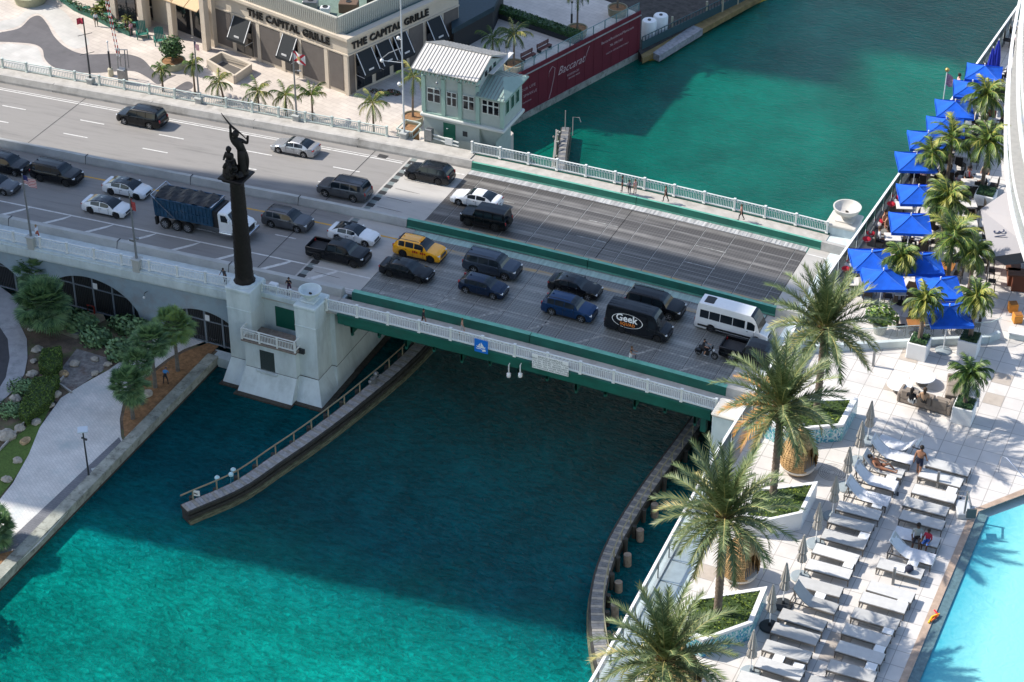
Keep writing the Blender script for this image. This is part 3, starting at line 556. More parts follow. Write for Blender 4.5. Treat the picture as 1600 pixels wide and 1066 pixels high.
# ---------------- people ----------------
skin_m = [mat('skin_%d' % i, c, .6) for i, c in enumerate(((.42, .22, .14), (.30, .15, .09), (.12, .06, .035)))]
hair_m = [mat('hair_dark', (.015, .01, .008), .7), mat('hair_brown', (.07, .04, .02), .7), mat('hair_fair', (.3, .2, .1), .7)]
_cl = {}
def cloth(c):
    k = tuple(round(x, 3) for x in c)
    if k not in _cl: _cl[k] = mat('cloth_%02d' % len(_cl), c, .85, var=.12, scale=6)
    return _cl[k]
def vec(az, el): return Vector((cos(radians(el))*cos(radians(az)), cos(radians(el))*sin(radians(az)), sin(radians(el))))
V3 = Vector
POSES = {
 # torso dir, head dir, (upper arm, forearm) L/R, (thigh, shin) L/R   x forward, y left, z up
 'stand': (V3((0, 0, 1)), V3((.05, 0, 1)), [(V3((0, .16, -1)), V3((.12, .05, -1))), (V3((0, -.16, -1)), V3((.15, -.02, -1)))], [(V3((.02, .08, -1)), V3((0, .02, -1))), (V3((.02, -.08, -1)), V3((-.02, -.02, -1)))]),
 'walk': (V3((.06, 0, 1)), V3((.1, 0, 1)), [(V3((-.35, .18, -1)), V3((.05, .08, -1))), (V3((.35, -.18, -1)), V3((.6, -.02, -1)))], [(V3((.42, .06, -1)), V3((.05, .02, -1))), (V3((-.22, -.06, -1)), V3((-.55, -.02, -1)))]),
 'photo': (V3((.05, 0, 1)), V3((.1, 0, 1)), [(V3((.7, .25, -.6)), V3((.45, -.5, .8))), (V3((.7, -.25, -.6)), V3((.45, .5, .8)))], [(V3((.08, .12, -1)), V3((0, .04, -1))), (V3((-.08, -.12, -1)), V3((-.06, -.04, -1)))]),
 'lean': (V3((.35, 0, 1)), V3((.35, 0, 1)), [(V3((.6, .2, -.8)), V3((.9, 0, -.2))), (V3((.6, -.2, -.8)), V3((.9, 0, -.2)))], [(V3((.05, .08, -1)), V3((-.05, .02, -1))), (V3((-.1, -.08, -1)), V3((-.1, -.02, -1)))]),
 'bend': (V3((.8, 0, .75)), V3((.8, 0, .3)), [(V3((.4, .25, -1)), V3((.5, 0, -.8))), (V3((.3, -.25, -1)), V3((.5, 0, -.8)))], [(V3((.25, .2, -1)), V3((-.25, .1, -1))), (V3((.1, -.25, -1)), V3((-.25, -.1, -1)))]),
 'sit': (V3((-.05, 0, 1)), V3((.1, 0, 1)), [(V3((.25, .2, -1)), V3((1, -.15, -.2))), (V3((.25, -.2, -1)), V3((1, .15, -.2)))], [(V3((1, .12, -.02)), V3((.1, 0, -1))), (V3((1, -.12, -.02)), V3((.05, 0, -1)))]),
 'recline': (V3((-.8, 0, .6)), V3((-.7, 0, .75)), [(V3((.6, .5, -.4)), V3((.9, -.2, .05))), (V3((.6, -.5, -.4)), V3((.9, .2, .05)))], [(V3((.85, .1, .5)), V3((.75, 0, -.65))), (V3((1, -.1, .08)), V3((1, 0, -.08)))]),
 'ride': (V3((.12, 0, 1)), V3((.2, 0, 1)), [(V3((.7, .3, -.7)), V3((1, -.05, -.15))), (V3((.7, -.3, -.7)), V3((1, .05, -.15)))], [(V3((.85, .5, -.35)), V3((-.25, .05, -1))), (V3((.85, -.5, -.35)), V3((-.25, -.05, -1)))]),
 'scoot': (V3((.12, 0, 1)), V3((.15, 0, 1)), [(V3((.45, .25, -.9)), V3((1, -.1, .05))), (V3((.45, -.25, -.9)), V3((1, .1, .05)))], [(V3((.12, .05, -1)), V3((-.05, 0, -1))), (V3((-.08, -.05, -1)), V3((-.2, 0, -1)))]),
 'archer': (V3((0, -.42, 1)), V3((.05, .1, 1)), [(V3((.1, .8, -.5)), V3((.1, .12, 1))), (V3((0, -.05, 1)), V3((0, .05, 1)))], [(V3((.1, .25, -1)), V3((0, -.05, -1))), (V3((-.1, .02, -1)), V3((-.15, -.15, -1)))]),
 'kneel': (V3((.1, 0, 1)), V3((.15, 0, .9)), [(V3((.4, .2, -.9)), V3((.8, -.5, .2))), (V3((.4, -.2, -.9)), V3((.8, .5, .3)))], [(V3((1, .35, -.15)), V3((-.2, .0, -1))), (V3((.7, -.4, -.7)), V3((-1, 0, -.15)))]),
}
_pm = {}
def body_mesh(pose, bulk=1.0):
    key = (pose, bulk)
    if key in _pm: return _pm[key]
    td, hd, arms, legs = POSES[pose]; td = td.normalized(); hd = hd.normalized()
    vs, es, rs = [], [], []; seg = []
    def V_(p, r): vs.append(p); rs.append(r*bulk if r < .085 or r > .1 else r); return len(vs)-1
    def E_(a, b, m): es.append((a, b)); seg.append((vs[a], vs[b], m))
    pel = V_(V3((0, 0, 0)), .13); wa = V_(td*.17, .12); ch = V_(td*.38, .145); nk = V_(td*.53, .058); E_(pel, wa, 2); E_(wa, ch, 1); E_(ch, nk, 1)
    hb = V_(vs[nk]+hd*.09, .075); hm = V_(vs[nk]+hd*.17, .098); ht = V_(vs[nk]+hd*.255, .07); E_(nk, hb, 0); E_(hb, hm, 0); E_(hm, ht, 0)
    side = V3((0, 1, 0)); hands = []
    for s_, (u, f) in zip((1, -1), arms):
        u = u.normalized(); f = f.normalized(); sh = V_(vs[ch]+td*.07+side*s_*.19, .06); E_(ch, sh, 1)
        el = V_(vs[sh]+u*.28, .044); E_(sh, el, 3); wr = V_(vs[el]+f*.25, .030); E_(el, wr, 0)
        pm = V_(vs[wr]+f*.07, .034); E_(wr, pm, 0); across = f.cross(V3((1, 0, .3)) if abs(f.x) < .8 else V3((0, 0, 1))).normalized(); curl = across.cross(f)
        for k in range(4):
            kn = V_(vs[pm]+across*(k-1.5)*.021+f*.03, .0095); tp = V_(vs[kn]+f*(.045+.008*(1.5-abs(k-1.5)))+curl*.015, .008); E_(pm, kn, 0); E_(kn, tp, 0)
        th = V_(vs[wr]+f*.03+across*-.045, .011); tt = V_(vs[th]+f*.035-across*.012, .009); E_(wr, th, 0); E_(th, tt, 0); hands.append(vs[pm])
    low = 0; feet = []
    for s_, (u, f) in zip((1, -1), legs):
        u = u.normalized(); f = f.normalized(); hp = V_(V3((0, s_*.095, -.03)), .098); E_(pel, hp, 2)
        mid = V_(vs[hp]+u*.22, .082); kn = V_(vs[hp]+u*.43, .06); E_(hp, mid, 2); E_(mid, kn, 4)
        cf = V_(vs[kn]+f*.16, .055); an = V_(vs[kn]+f*.40, .036); E_(kn, cf, 5); E_(cf, an, 5)
        fd = V3((1, 0, 0)) if abs(f.x) < .8 else V3((0, 0, 1)); he = V_(vs[an]-V3((0, 0, .045)) if abs(f.x) < .8 else vs[an]+f*.045, .036); bl = V_(vs[he]+fd*.11, .036); tp = V_(vs[he]+fd*.19, .027); E_(an, he, 6); E_(he, bl, 6); E_(bl, tp, 6)
        low = min(low, vs[he].z-.04)
    me = bpy.data.meshes.new('person_body'); me.from_pydata(vs, es, []); o = bpy.data.objects.new('tmp', me); COL.objects.link(o)
    sk_ = o.modifiers.new('s', 'SKIN'); sk_.use_smooth_shade = True
    for i, r in enumerate(rs): me.skin_vertices[0].data[i].radius = (r, r); me.skin_vertices[0].data[i].use_root = (i == 0)
    sb_ = o.modifiers.new('b', 'SUBSURF'); sb_.levels = 1; sb_.render_levels = 1
    bpy.context.view_layer.update(); dg = bpy.context.evaluated_depsgraph_get(); em = bpy.data.meshes.new_from_object(o.evaluated_get(dg)); bpy.data.objects.remove(o)
    # 0 skin 1 shirt 2 shorts/hips 3 sleeve 4 lower thigh 5 shin 6 shoe
    idx = []
    for p in em.polygons:
        c = p.center; best = 9; bi = 0
        for a, b, m in seg:
            ab = b-a; t = max(0, min(1, (c-a).dot(ab)/max(ab.length_squared, 1e-9))); d = (c-a-ab*t).length
            if d < best: best = d; bi = m
        idx.append(bi)
    for i in range(7): em.materials.append(None)
    em.polygons.foreach_set('material_index', idx)
    for p in em.polygons: p.use_smooth = True
    head = V3(vs[hm]); _pm[key] = (em, head, hd, low, hands); return _pm[key]
def person(label, loc, yaw, pose='stand', shirt=(.2, .2, .25), trousers=(.03, .03, .05), skin=0, hair=0, sleeve=True, long_=True, shoes=(.03, .03, .03), h=1.75, seat=None, long_hair=False, name='person', allm=None, cat='person', hat=None, group=None):
    em, head, hd, low, hands = body_mesh(pose)
    t = thing(name, label, cat, loc, yaw, group); k = h/1.78
    me = em.copy(); sm = skin_m[skin]; sc_ = cloth(shirt) if shirt else sm; tc = cloth(trousers)
    ml = [sm, sc_, tc, sc_ if (sleeve and shirt) else sm, tc if long_ != 'bare' else sm, tc if long_ is True else sm, cloth(shoes) if shoes else sm]
    if allm: ml = [allm]*7
    for i in range(7): me.materials[i] = ml[i]
    z0 = -low if seat is None else seat/k+.1
    o = bpy.data.objects.new('body', me); COL.objects.link(o); o.parent = t; o.scale = (k, k, k); o.location = (0, 0, z0*k)
    up = hd; fw = V3((1, 0, 0)) if abs(hd.x) < .75 else V3((.7, 0, .7)); b = MB()
    c = head+up*.035-fw*.018; b.ball(c, .108, 10, 0, .04, 1.05)
    if long_hair: b.tube([c+V3((-.05, 0, .02)), c+V3((-.09, 0, -.1)), c+V3((-.08, 0, -.26))], [.09, .08, .04], 7)
    cut = [f for f in range(len(b.f)) if not all((V3(b.v[i])-head).dot(fw) > .045 and (V3(b.v[i])-head).dot(up) < .06 for i in b.f[f])]
    b.f = [b.f[i] for i in cut]; b.m = [0]*len(b.f); b.sm = [True]*len(b.f)
    hm_ = allm or hair_m[hair]
    q = b.build('hat' if hat else 'hair', cloth(hat) if hat else hm_, t); q.scale = (k, k, k); q.location = (0, 0, z0*k)
    if not allm:
        b = MB(); sd = up.cross(fw).normalized(); f2 = sd.cross(up)
        b.ball(head+f2*.098+sd*.033+up*.005, .012, 5); b.ball(head+f2*.098-sd*.033+up*.005, .012, 5); b.ball(head+f2*.094-up*.055, .014, 5)
        q = b.build('face_features', hair_m[0], t); q.scale = (k, k, k); q.location = (0, 0, z0*k)
        b = MB(); b.ball(head+f2*.105-up*.02, .017, 5, sz=1.4); b.ball(head+sd*.1-up*.01, .024, 5); b.ball(head-sd*.1-up*.01, .024, 5); q = b.build('nose_and_ears', sm, t); q.scale = (k, k, k); q.location = (0, 0, z0*k)
    t['_z0'] = z0*k; del t['_z0']
    return t, [V3(hh)*k+V3((0, 0, z0*k)) for hh in hands], k

# ---------------- statue figures on the column ----------------
TOPZ = 1.0+10.8
def statue():
    t = thing('bronze_statue', 'dark bronze archer aiming a bow skyward above a crouching mother and child', 'statue', (CX, CY, TOPZ))
    em, head, hd, low, hands = body_mesh('archer', 1.5); me = em.copy()
    for i in range(7): me.materials[i] = bronze
    def put(me, nm, loc, rz, k, par):
        o = bpy.data.objects.new(nm, me); COL.objects.link(o); o.parent = par; o.location = loc; o.rotation_euler = (0, 0, rz); o.scale = (k, k, k); return o
    e2, h2, d2, l2, hh2 = body_mesh('kneel', 1.5); m2 = e2.copy(); m3 = e2.copy()
    for i in range(7): m2.materials[i] = bronze; m3.materials[i] = bronze
    A_ = radians(-66); RG = Vector((.914, .404, 0)); K = 2.15; D_ = Vector((.404, -.914, 0)); pa = RG*.62+Vector((0, 0, .45-low*K)); put(me, 'archer', pa, A_, K, t)
    km = 1.75; pm_ = RG*-.38+D_*.15+Vector((0, 0, -l2*km+.35)); put(m2, 'mother', pm_, A_-.5, km, t); put(m3, 'child', RG*-.05+D_*.6+Vector((0, 0, -l2*1.1)), A_, 1.1, t)
    b = MB(); b.tube([RG*r+Vector((0, 0, z)) for r, z in ((-.85, 5.9), (-.5, 5.3), (-.15, 4.75), (.3, 4.3), (.75, 3.85), (1.2, 3.3))], [.03, .06, .09, .09, .06, .03], 7)
    b.tube([RG*-.12+Vector((0, 0, 4.7)), RG*.3+Vector((0, 0, 3.9))], .03, 5); b.build('bow', bronze, t)
    b = MB()
    for i in range(24): a = random.uniform(0, 6.28); r = random.uniform(.1, .85); b.ball((r*cos(a), r*sin(a), random.uniform(.05, .5)), random.uniform(.22, .4), 7, 0, .25)
    b.lathe(tuple(RG*-.38+Vector((0, 0, .1))), [(.78, 0), (.74, .4), (.5, .9), (.44, 1.3), (.2, 1.5)], 12); b.lathe(tuple(RG*.62+Vector((0, 0, .2))), [(.5, 0), (.42, .8), (.42, 1.5), (.38, 2.1), (.2, 2.3)], 12); b.build('rocks_and_drapery', bronze, t)
    for nm, h_, lc, rz, k in (('archer_hair', head, pa, A_, K), ('mother_hair', h2, pm_, A_-.5, km)):
        b = MB(); b.ball(V3(h_)*k+V3((-.03, 0, .05)), .15*k, 9, 0, .06); o = b.build(nm, bronze, t); o.location = lc; o.rotation_euler = (0, 0, rz)
statue()

# ---------------- vegetation ----------------
def frond(mb, base, az, el, L, droop, n=26, ll=.45, w=.035, mats=(0, 0, 1), fold=.35, tipm=None, curlw=0, hang=0.):
    p = Vector(base); pts = [p.copy()]; e = el; st = L/12
    for i in range(12):
        e -= droop*(i/11)**1.0*2/12; d = Vector((cos(e)*cos(az+curlw*i/12), cos(e)*sin(az+curlw*i/12), sin(e))); p = p+d*st; pts.append(p.copy())
    mb.tube(pts, [.03*(1-i/13)+.006 for i in range(13)], 3, mats[2], False, False)
    for k in range(n):
        s_ = (.12+.88*k/(n-1))*12; i = min(int(s_), 11); f = s_-i; q = pts[i].lerp(pts[i+1], f); t = (pts[i+1]-pts[i]).normalized()
        sd = t.cross(Vector((0, 0, 1))).normalized(); up = sd.cross(t); r = k/(n-1); l = ll*(.45+.75*sin(pi*min(1, .12+r*.82))) * random.uniform(.85, 1.12)
        for s2 in (-1, 1):
            d = (sd*s2*(.85-.25*r)*random.uniform(.75, 1.2)+t*(.55+.5*r)+up*(fold-hang*1.0)*random.uniform(.3, 1.9)).normalized(); tip = q+d*l+Vector((0, 0, -l*(.10+hang*.5)*random.uniform(.6, 1.6)))
            wd = t*w; m_ = mats[0] if random.random() < .62 else mats[1]
            if tipm is not None and random.random() < .15+.7*r: m_ = tipm
            mb.add([q-wd, q+wd, tip], [(0, 1, 2)], m_)
def date_palm_mesh(H, L=3.0, seed=1, old=None, nf=54):
    random.seed(seed); c = MB(); GA = 2.39996
    for i in range(nf):
        r = i/nf; el = radians(86-112*r+random.uniform(-6, 6)); az = i*GA+random.uniform(-.15, .15); l = 1.06*L*random.uniform(.85, 1.08)*(.80+.2*sin(pi*min(1, r+.15)))
        tm = None
        if old and r > .55 and cos(az-old) > .35: tm = 3
        elif r > .62 and random.random() < .7: tm = 2
        frond(c, (.13*cos(az), .13*sin(az), H+.25-.35*r), az, el, l, radians(30+36*r), 44, .50, .042, (0, 1, 2), .28, tm, random.uniform(-.2, .2))
    cr = MB()
    for i in range(46):
        az = i*GA; h = H-.55+.7*i/46; a = Vector((.17*cos(az), .17*sin(az), h)); cr.bar(a, a+Vector((.22*cos(az), .22*sin(az), .25)), .07, .035, 0)
    t = MB(); prof = []
    for i in range(int(H*9)): h = H*i/int(H*9); r = .17+.05*max(0, 1-h/.5)+(.018 if i % 2 else -.008)+.05*max(0, (h-H+.9)/.9); prof.append((r, h))
    prof.append((.18, H+.05)); prof.append((.02, H+.3)); t.lathe((0, 0, 0), prof, 12)
    return t, cr, c
dpA = mat('date_leaf', (.085, .125, .045), .5, var=.3, scale=1.2); dpB = mat('date_leaf_grey', (.17, .215, .09), .5, var=.25, scale=1.2); dpC = mat('date_leaf_dry', (.32, .29, .11), .6, var=.25, scale=2); dpD = mat('date_leaf_orange', (.42, .22, .06), .6, var=.25, scale=2)
bootm = mat('palm_boots', (.13, .065, .03), .9, var=.4, scale=6)
def date_palm(label, loc, H, seed, old=None, L=3.0):
    t, cr, c = date_palm_mesh(H, L, seed, old); o = thing('date_palm', label, 'palm tree', loc, 0, 'date palms along the pool deck edge')
    t.build('trunk', trunkm, o); cr.build('leaf_bases', bootm, o); c.build('crown', [dpA, dpB, dpC, dpD], o); return o
def coco_mesh(H, L, nf, seed, ll=.42, hang=.55, lean=.0, el0=75, el1=-35, n=26, w=.05):
    random.seed(seed); c = MB(); GA = 2.39996; top = Vector((lean, lean*.4, H))
    for i in range(nf):
        r = (i+.5)/nf; az = i*GA+random.uniform(-.2, .2); frond(c, top, az, radians(el0+(el1-el0)*r+random.uniform(-8, 8)), L*random.uniform(.85, 1.1), radians(75), n, ll, w, (0, 1, 2), .2, 2 if random.random() < .25 else None, random.uniform(-.3, .3), hang)
    t = MB(); pts = [(lean*(k/8)**1.5, lean*.4*(k/8)**1.5, H*k/8) for k in range(9)]; t.tube(pts, [.13-.05*k/8+(.02 if k == 0 else 0) for k in range(9)], 8)
    return t, c
def fan_palm_mesh(H, R, nl, seed):
    random.seed(seed); c = MB(); GA = 2.39996
    for i in range(nl):
        r = (i+.5)/nl; el = radians(85-145*r+random.uniform(-8, 8)); az = i*GA; d = Vector((cos(el)*cos(az), cos(el)*sin(az), sin(el))); pt = R*random.uniform(.35, .85); b = Vector((0, 0, H))+d*pt
        c.bar(Vector((0, 0, H)), b, .03, .03, 1); sd = d.cross(Vector((0, 0, 1))).normalized() if abs(d.z) < .98 else Vector((1, 0, 0)); up = sd.cross(d)
        for k in range(15):
            a = radians(-78+156*k/14); dd = (d*cos(a)+sd*sin(a)+up*.15).normalized(); tip = b+dd*R*.6*random.uniform(.85, 1.1)-Vector((0, 0, R*.10)); pr = (dd.cross(up)).normalized()*.065*R/1.5
            mid = b+dd*R*.27; c.add([b, mid+pr, tip, mid-pr], [(0, 1, 2), (0, 2, 3)], 0 if random.random() < .6 else 1)
    t = MB(); t.tube([(0, 0, 0), (.03, 0, H*.5), (0, 0, H+.1)], [.2, .15, .17], 9); return t, c
def leaf_cloud(mb, blobs, n, size, mi=(0, 1), up=.3):
    for (c, r) in blobs:
        rx = r if isinstance(r, (tuple, list)) else (r, r, r)
        for k in range(n):
            z = random.uniform(-1, 1); a = random.uniform(0, 2*pi); s_ = sqrt(1-z*z); rr = random.uniform(.72, 1.05); nrm = Vector((s_*cos(a), s_*sin(a), z)); p = Vector((c[0]+nrm.x*rx[0]*rr, c[1]+nrm.y*rx[1]*rr, c[2]+nrm.z*rx[2]*rr))
            q = (nrm+Vector((random.uniform(-.8, .8), random.uniform(-.8, .8), random.uniform(-.2, .9)))).normalized(); u = q.cross(Vector((.3, .5, .8))).normalized()*size*random.uniform(.6, 1.2); v = q.cross(u).normalized()*size*.5
            mb.add([p-u, p+v, p+u, p-v], [(0, 1, 2, 3)], mi[0] if random.random() < .6 else mi[1])
def hedge_box(mb, poly, z0, z1, dens=90, size=.09):   # leafy hedge over a convex footprint
    mb.prism(poly, z0, z1-.04, 1); xs = [p[0] for p in poly]; ys = [p[1] for p in poly]
    def inside(x, y):
        s_ = 0
        for i in range(len(poly)):
            a, b = poly[i], poly[(i+1) % len(poly)]; s2 = (b[0]-a[0])*(y-a[1])-(b[1]-a[1])*(x-a[0])
            if s_ == 0: s_ = 1 if s2 > 0 else -1
            elif s2*s_ < 0: return False
        return True
    A = (max(xs)-min(xs))*(max(ys)-min(ys)); k = 0
    for i in range(int(A*dens)):
        x = random.uniform(min(xs), max(xs)); y = random.uniform(min(ys), max(ys))
        if not inside(x, y): continue
        p = Vector((x, y, z1+random.uniform(-.1, .05))); a = random.uniform(0, 6.28); e = random.uniform(-.2, 1.2); u = Vector((cos(a)*cos(e), sin(a)*cos(e), sin(e)))*size*random.uniform(.7, 1.3); v = u.cross(Vector((random.uniform(-1, 1), random.uniform(-1, 1), .7))).normalized()*size*.4
        mb.add([p-u, p+v, p+u, p-v], [(0, 1, 2, 3)], random.choice((0, 0, 1, 2)))
    n = len(poly)
    for i in range(n):
        a, b = Vector(poly[i]), Vector(poly[(i+1) % n]); L_ = (b-a).length
        for k in range(int(L_*(z1-z0)*dens*.8)):
            q = a.lerp(b, random.random()); p = Vector((q.x, q.y, random.uniform(z0, z1))); an = random.uniform(0, 6.28); e = random.uniform(-.5, 1.2); u = Vector((cos(an)*cos(e), sin(an)*cos(e), sin(e)))*size; v = u.cross(Vector((random.uniform(-1, 1), random.uniform(-1, 1), .7))).normalized()*size*.4
            mb.add([p-u, p+v, p+u, p-v], [(0, 1, 2, 3)], random.choice((0, 0, 1, 2)))
# ---------------- vehicles ----------------
def paint(name, c, rough=.25, metal=.0, coat=1.0):
    return mat('paint_'+name, c, rough, metal=metal, coat=.3 if max(c) < .2 else .8, var=.04, scale=4, spec=.25 if max(c) < .2 else .5)
PT = {'black': paint('black', (.005, .006, .008)), 'navy': paint('navy', (.010, .022, .05), metal=.3), 'grey': paint('grey', (.10, .105, .115), metal=.4), 'bluegrey': paint('bluegrey', (.045, .06, .085), metal=.4), 'white': paint('white', (.72, .73, .74)), 'silver': paint('silver', (.38, .39, .41), metal=.5), 'yellow': paint('yellow', (.85, .38, .01)), 'blue': paint('blue', (.008, .035, .10), metal=.3), 'char': paint('charcoal', (.010, .012, .016))}
rimm = mat('alloy_rim', (.42, .43, .45), .3, metal=.8); rimd = mat('dark_rim', (.05, .05, .055), .35, metal=.6); lampw = mat('headlamp_glass', (.6, .62, .65), .1, coat=1); lampr = mat('tail_lamp', (.35, .01, .01), .2, coat=1)
blk = mat('black_trim', (.015, .015, .017), .5); chrome = mat('chrome', (.6, .6, .62), .15, metal=1); glsw = mat('car_glass', (.010, .016, .022), .04, spec=.6); liner = mat('bed_liner', (.03, .03, .032), .8, bump=.4)
def interp(P, x):
    if x >= P[0][0]: return P[0][1]
    for (a, za), (b, zb) in zip(P, P[1:]):
        if a >= x >= b: return za+(zb-za)*(a-x)/max(a-b, 1e-6)
    return P[-1][1]
def wheel(t, x, y, r, wd, rm, spokes=5):
    tw = MB()
    s_ = 1 if y > 0 else -1
    pr = [(r*.62, -wd/2), (r*.93, -wd/2), (r, -wd*.3), (r, wd*.3), (r*.93, wd/2), (r*.62, wd/2)]
    rings = [[Vector((x+a*cos(2*pi*k/18), y+h, r+a*sin(2*pi*k/18))) for k in range(18)] for a, h in pr]
    tw.loft(rings, True, True, 0, True); o = tw.build('wheel', black, t)
    face = y+s_*(wd/2+.006)
    hub = MB(); hub.loft([[Vector((x+a*cos(2*pi*k/18), face+s_*d-s_*.02, r+a*sin(2*pi*k/18))) for k in range(18)] for a, d in ((r*.66, 0), (r*.64, .02), (r*.56, .0))], False, False, 0)
    for k in range(spokes):
        a = 2*pi*k/spokes+.3; hub.bar((x, face, r), (x+r*.6*cos(a), face, r+r*.6*sin(a)), .03, r*.16)
    hub.loft([[Vector((x+a*cos(2*pi*k/8), face+s_*.012, r+a*sin(2*pi*k/8))) for k in range(8)] for a in (r*.16, .005)], False, True, 0)
    hub.build('rim', rm, o); return o
def car(kind, label, loc, rz, col, glassroof=False, rim=None, group=None, cat=None, name='parked_car'):
    P = dict(
     sedan=dict(L=4.85, W=1.84, H=1.45, wb=2.83, fo=.95, r=.34, top=[(2.42, .52), (2.36, .66), (2.1, .76), (.95, .95), (.85, .97), (-1.65, 1.02), (-2.2, 1.04), (-2.36, .95), (-2.42, .6)], cab=(.98, .15, -.9, -1.85), belt=.96, glass=[(.6, -.22), (-.3, -1.25)]),
     fast=dict(L=4.75, W=1.87, H=1.44, wb=2.87, fo=.85, r=.35, top=[(2.37, .5), (2.28, .66), (2.0, .78), (1.05, .93), (-1.6, 1.0), (-2.25, 1.06), (-2.34, .95), (-2.37, .6)], cab=(1.2, .2, -.6, -2.05), belt=.94, glass=[(.75, -.2), (-.28, -1.25)]),
     coupe=dict(L=4.7, W=1.83, H=1.43, wb=2.84, fo=.8, r=.34, top=[(2.35, .52), (2.25, .7), (1.9, .82), (.85, .96), (-1.6, 1.0), (-2.2, 1.02), (-2.3, .95), (-2.35, .6)], cab=(.9, .05, -.95, -1.9), belt=.95, glass=[(.5, -.3), (-.38, -1.25)]),
     hatch=dict(L=4.3, W=1.79, H=1.48, wb=2.63, fo=.88, r=.33, top=[(2.15, .55), (2.05, .72), (1.8, .85), (.95, 1.0), (-1.9, 1.06), (-2.08, .95), (-2.15, .6)], cab=(1.05, .25, -1.35, -2.0), belt=.98, glass=[(.65, -.15), (-.23, -1.05), (-1.13, -1.5)]),
     suv=dict(L=4.75, W=1.9, H=1.7, wb=2.75, fo=.92, r=.37, top=[(2.37, .62), (2.28, .85), (2.0, .98), (1.0, 1.1), (-2.1, 1.16), (-2.3, 1.05), (-2.37, .65)], cab=(1.12, .35, -1.65, -2.2), belt=1.08, glass=[(.75, -.15), (-.23, -1.05), (-1.13, -1.75)]),
     bigsuv=dict(L=5.2, W=2.02, H=1.86, wb=3.0, fo=.98, r=.40, top=[(2.6, .7), (2.52, 1.0), (2.3, 1.1), (1.25, 1.2), (-2.3, 1.24), (-2.5, 1.1), (-2.6, .7)], cab=(1.35, .65, -2.15, -2.45), belt=1.18, glass=[(.98, .05), (-.05, -.95), (-1.08, -2.1)]),
     boxy=dict(L=4.6, W=1.93, H=1.95, wb=2.8, fo=.75, r=.41, top=[(2.3, .8), (2.28, 1.1), (2.2, 1.18), (1.0, 1.22), (-2.1, 1.25), (-2.25, 1.2), (-2.3, .7)], cab=(1.05, .75, -2.1, -2.2), belt=1.2, glass=[(.8, .0), (-.1, -.95), (-1.1, -1.95)]),
     pickup=dict(L=5.85, W=2.03, H=1.9, wb=3.7, fo=.95, r=.41, top=[(2.92, .75), (2.85, 1.08), (2.6, 1.18), (1.55, 1.27), (-.85, 1.27), (-.9, .82), (-2.8, .82), (-2.86, .82), (-2.92, .7)], cab=(1.65, .95, -.55, -.88), belt=1.25, glass=[(1.25, .35), (.25, -.6)]),
     van=dict(L=6.6, W=2.05, H=2.72, wb=3.75, fo=1.0, r=.37, top=[(3.3, .65), (3.22, .95), (2.9, 1.12), (2.45, 1.25), (-3.1, 1.3), (-3.25, 1.3), (-3.3, .6)], cab=(2.55, 1.55, -3.05, -3.25), belt=1.24, glass=[(2.05, 1.3)], g=.56),
     shuttle=dict(L=6.95, W=2.02, H=2.75, wb=4.3, fo=1.0, r=.37, top=[(3.47, .65), (3.4, .95), (3.1, 1.1), (2.7, 1.25), (-3.3, 1.3), (-3.4, 1.3), (-3.47, .6)], cab=(2.75, 1.75, -3.2, -3.4), belt=1.24, glass=[(2.25, 1.5), (1.3, .15), (.1, -1.05), (-1.1, -2.1), (-2.15, -3.0)], g=.56),
    )[kind]
    L, W, H, r = P['L'], P['W'], P['H'], P['r']; wf = L/2-P['fo']; wr = wf-P['wb']; zu = .2 if kind not in ('bigsuv', 'boxy', 'pickup') else .28; ra = r+.07
    t = thing(name, label, cat or {'pickup': 'pickup truck', 'van': 'van', 'shuttle': 'van', 'suv': 'SUV', 'bigsuv': 'SUV', 'boxy': 'SUV'}.get(kind, 'car'), loc, rz, group)
    xs = {round(-L/2+L*i/40, 3) for i in range(41)} | {round(x, 3) for x, _ in P['top'] if abs(x) <= L/2}
    for c in (wf, wr):
        for k in range(9): xs.add(round(c-ra*cos(pi*k/8), 3))
    xs = sorted(x for x in xs if abs(x) <= L/2+.001)[::-1]
    sq = .55 if kind in ('van', 'shuttle', 'boxy', 'pickup') else .8
    def hw(x):
        e = max(0, (abs(x)-(L/2-sq))/sq); return W/2*(1-(.16 if sq > .6 else .10)*e*e)
    rings = []
    for x in xs:
        w_ = hw(x); zt = interp(P['top'], x); zb = zu
        for c in (wf, wr):
            d = abs(x-c)
            if d < ra: zb = max(zb, r+sqrt(ra*ra-d*d))
        if abs(x) > L/2-.02: zb = zu+.12
        zb = min(zb, zt-.13); zm = max(zb+.05, min(.62, zt-.1)); zs = max(zt-.12, zm+.02)
        h = [(0, zu), (w_-.3, zu), (w_-.3, zb), (w_-.02, zb), (w_, zb+.04), (w_+.012, zm), (w_*.985, zs), (w_*.93, zt-.012), (w_*.5, zt+.018), (0, zt+.025)]
        rings.append([Vector((x, y, z)) for y, z in h]+[Vector((x, -y, z)) for y, z in h[-2:0:-1]])
    B = MB(); B.loft(rings, True, True, 0, True)
    xb, x1, x2, xe = P['cab']; belt = P['belt']; g = P.get('g', .84)
    cx_ = {xb, x1, x2, xe} | {xb+(x1-xb)*k/4 for k in range(5)} | {x1+(x2-x1)*k/8 for k in range(9)} | {x2+(xe-x2)*k/4 for k in range(5)}
    for a, b_ in P['glass']: cx_ |= {a, b_}
    cx_ = sorted(cx_)[::-1]; secs = []
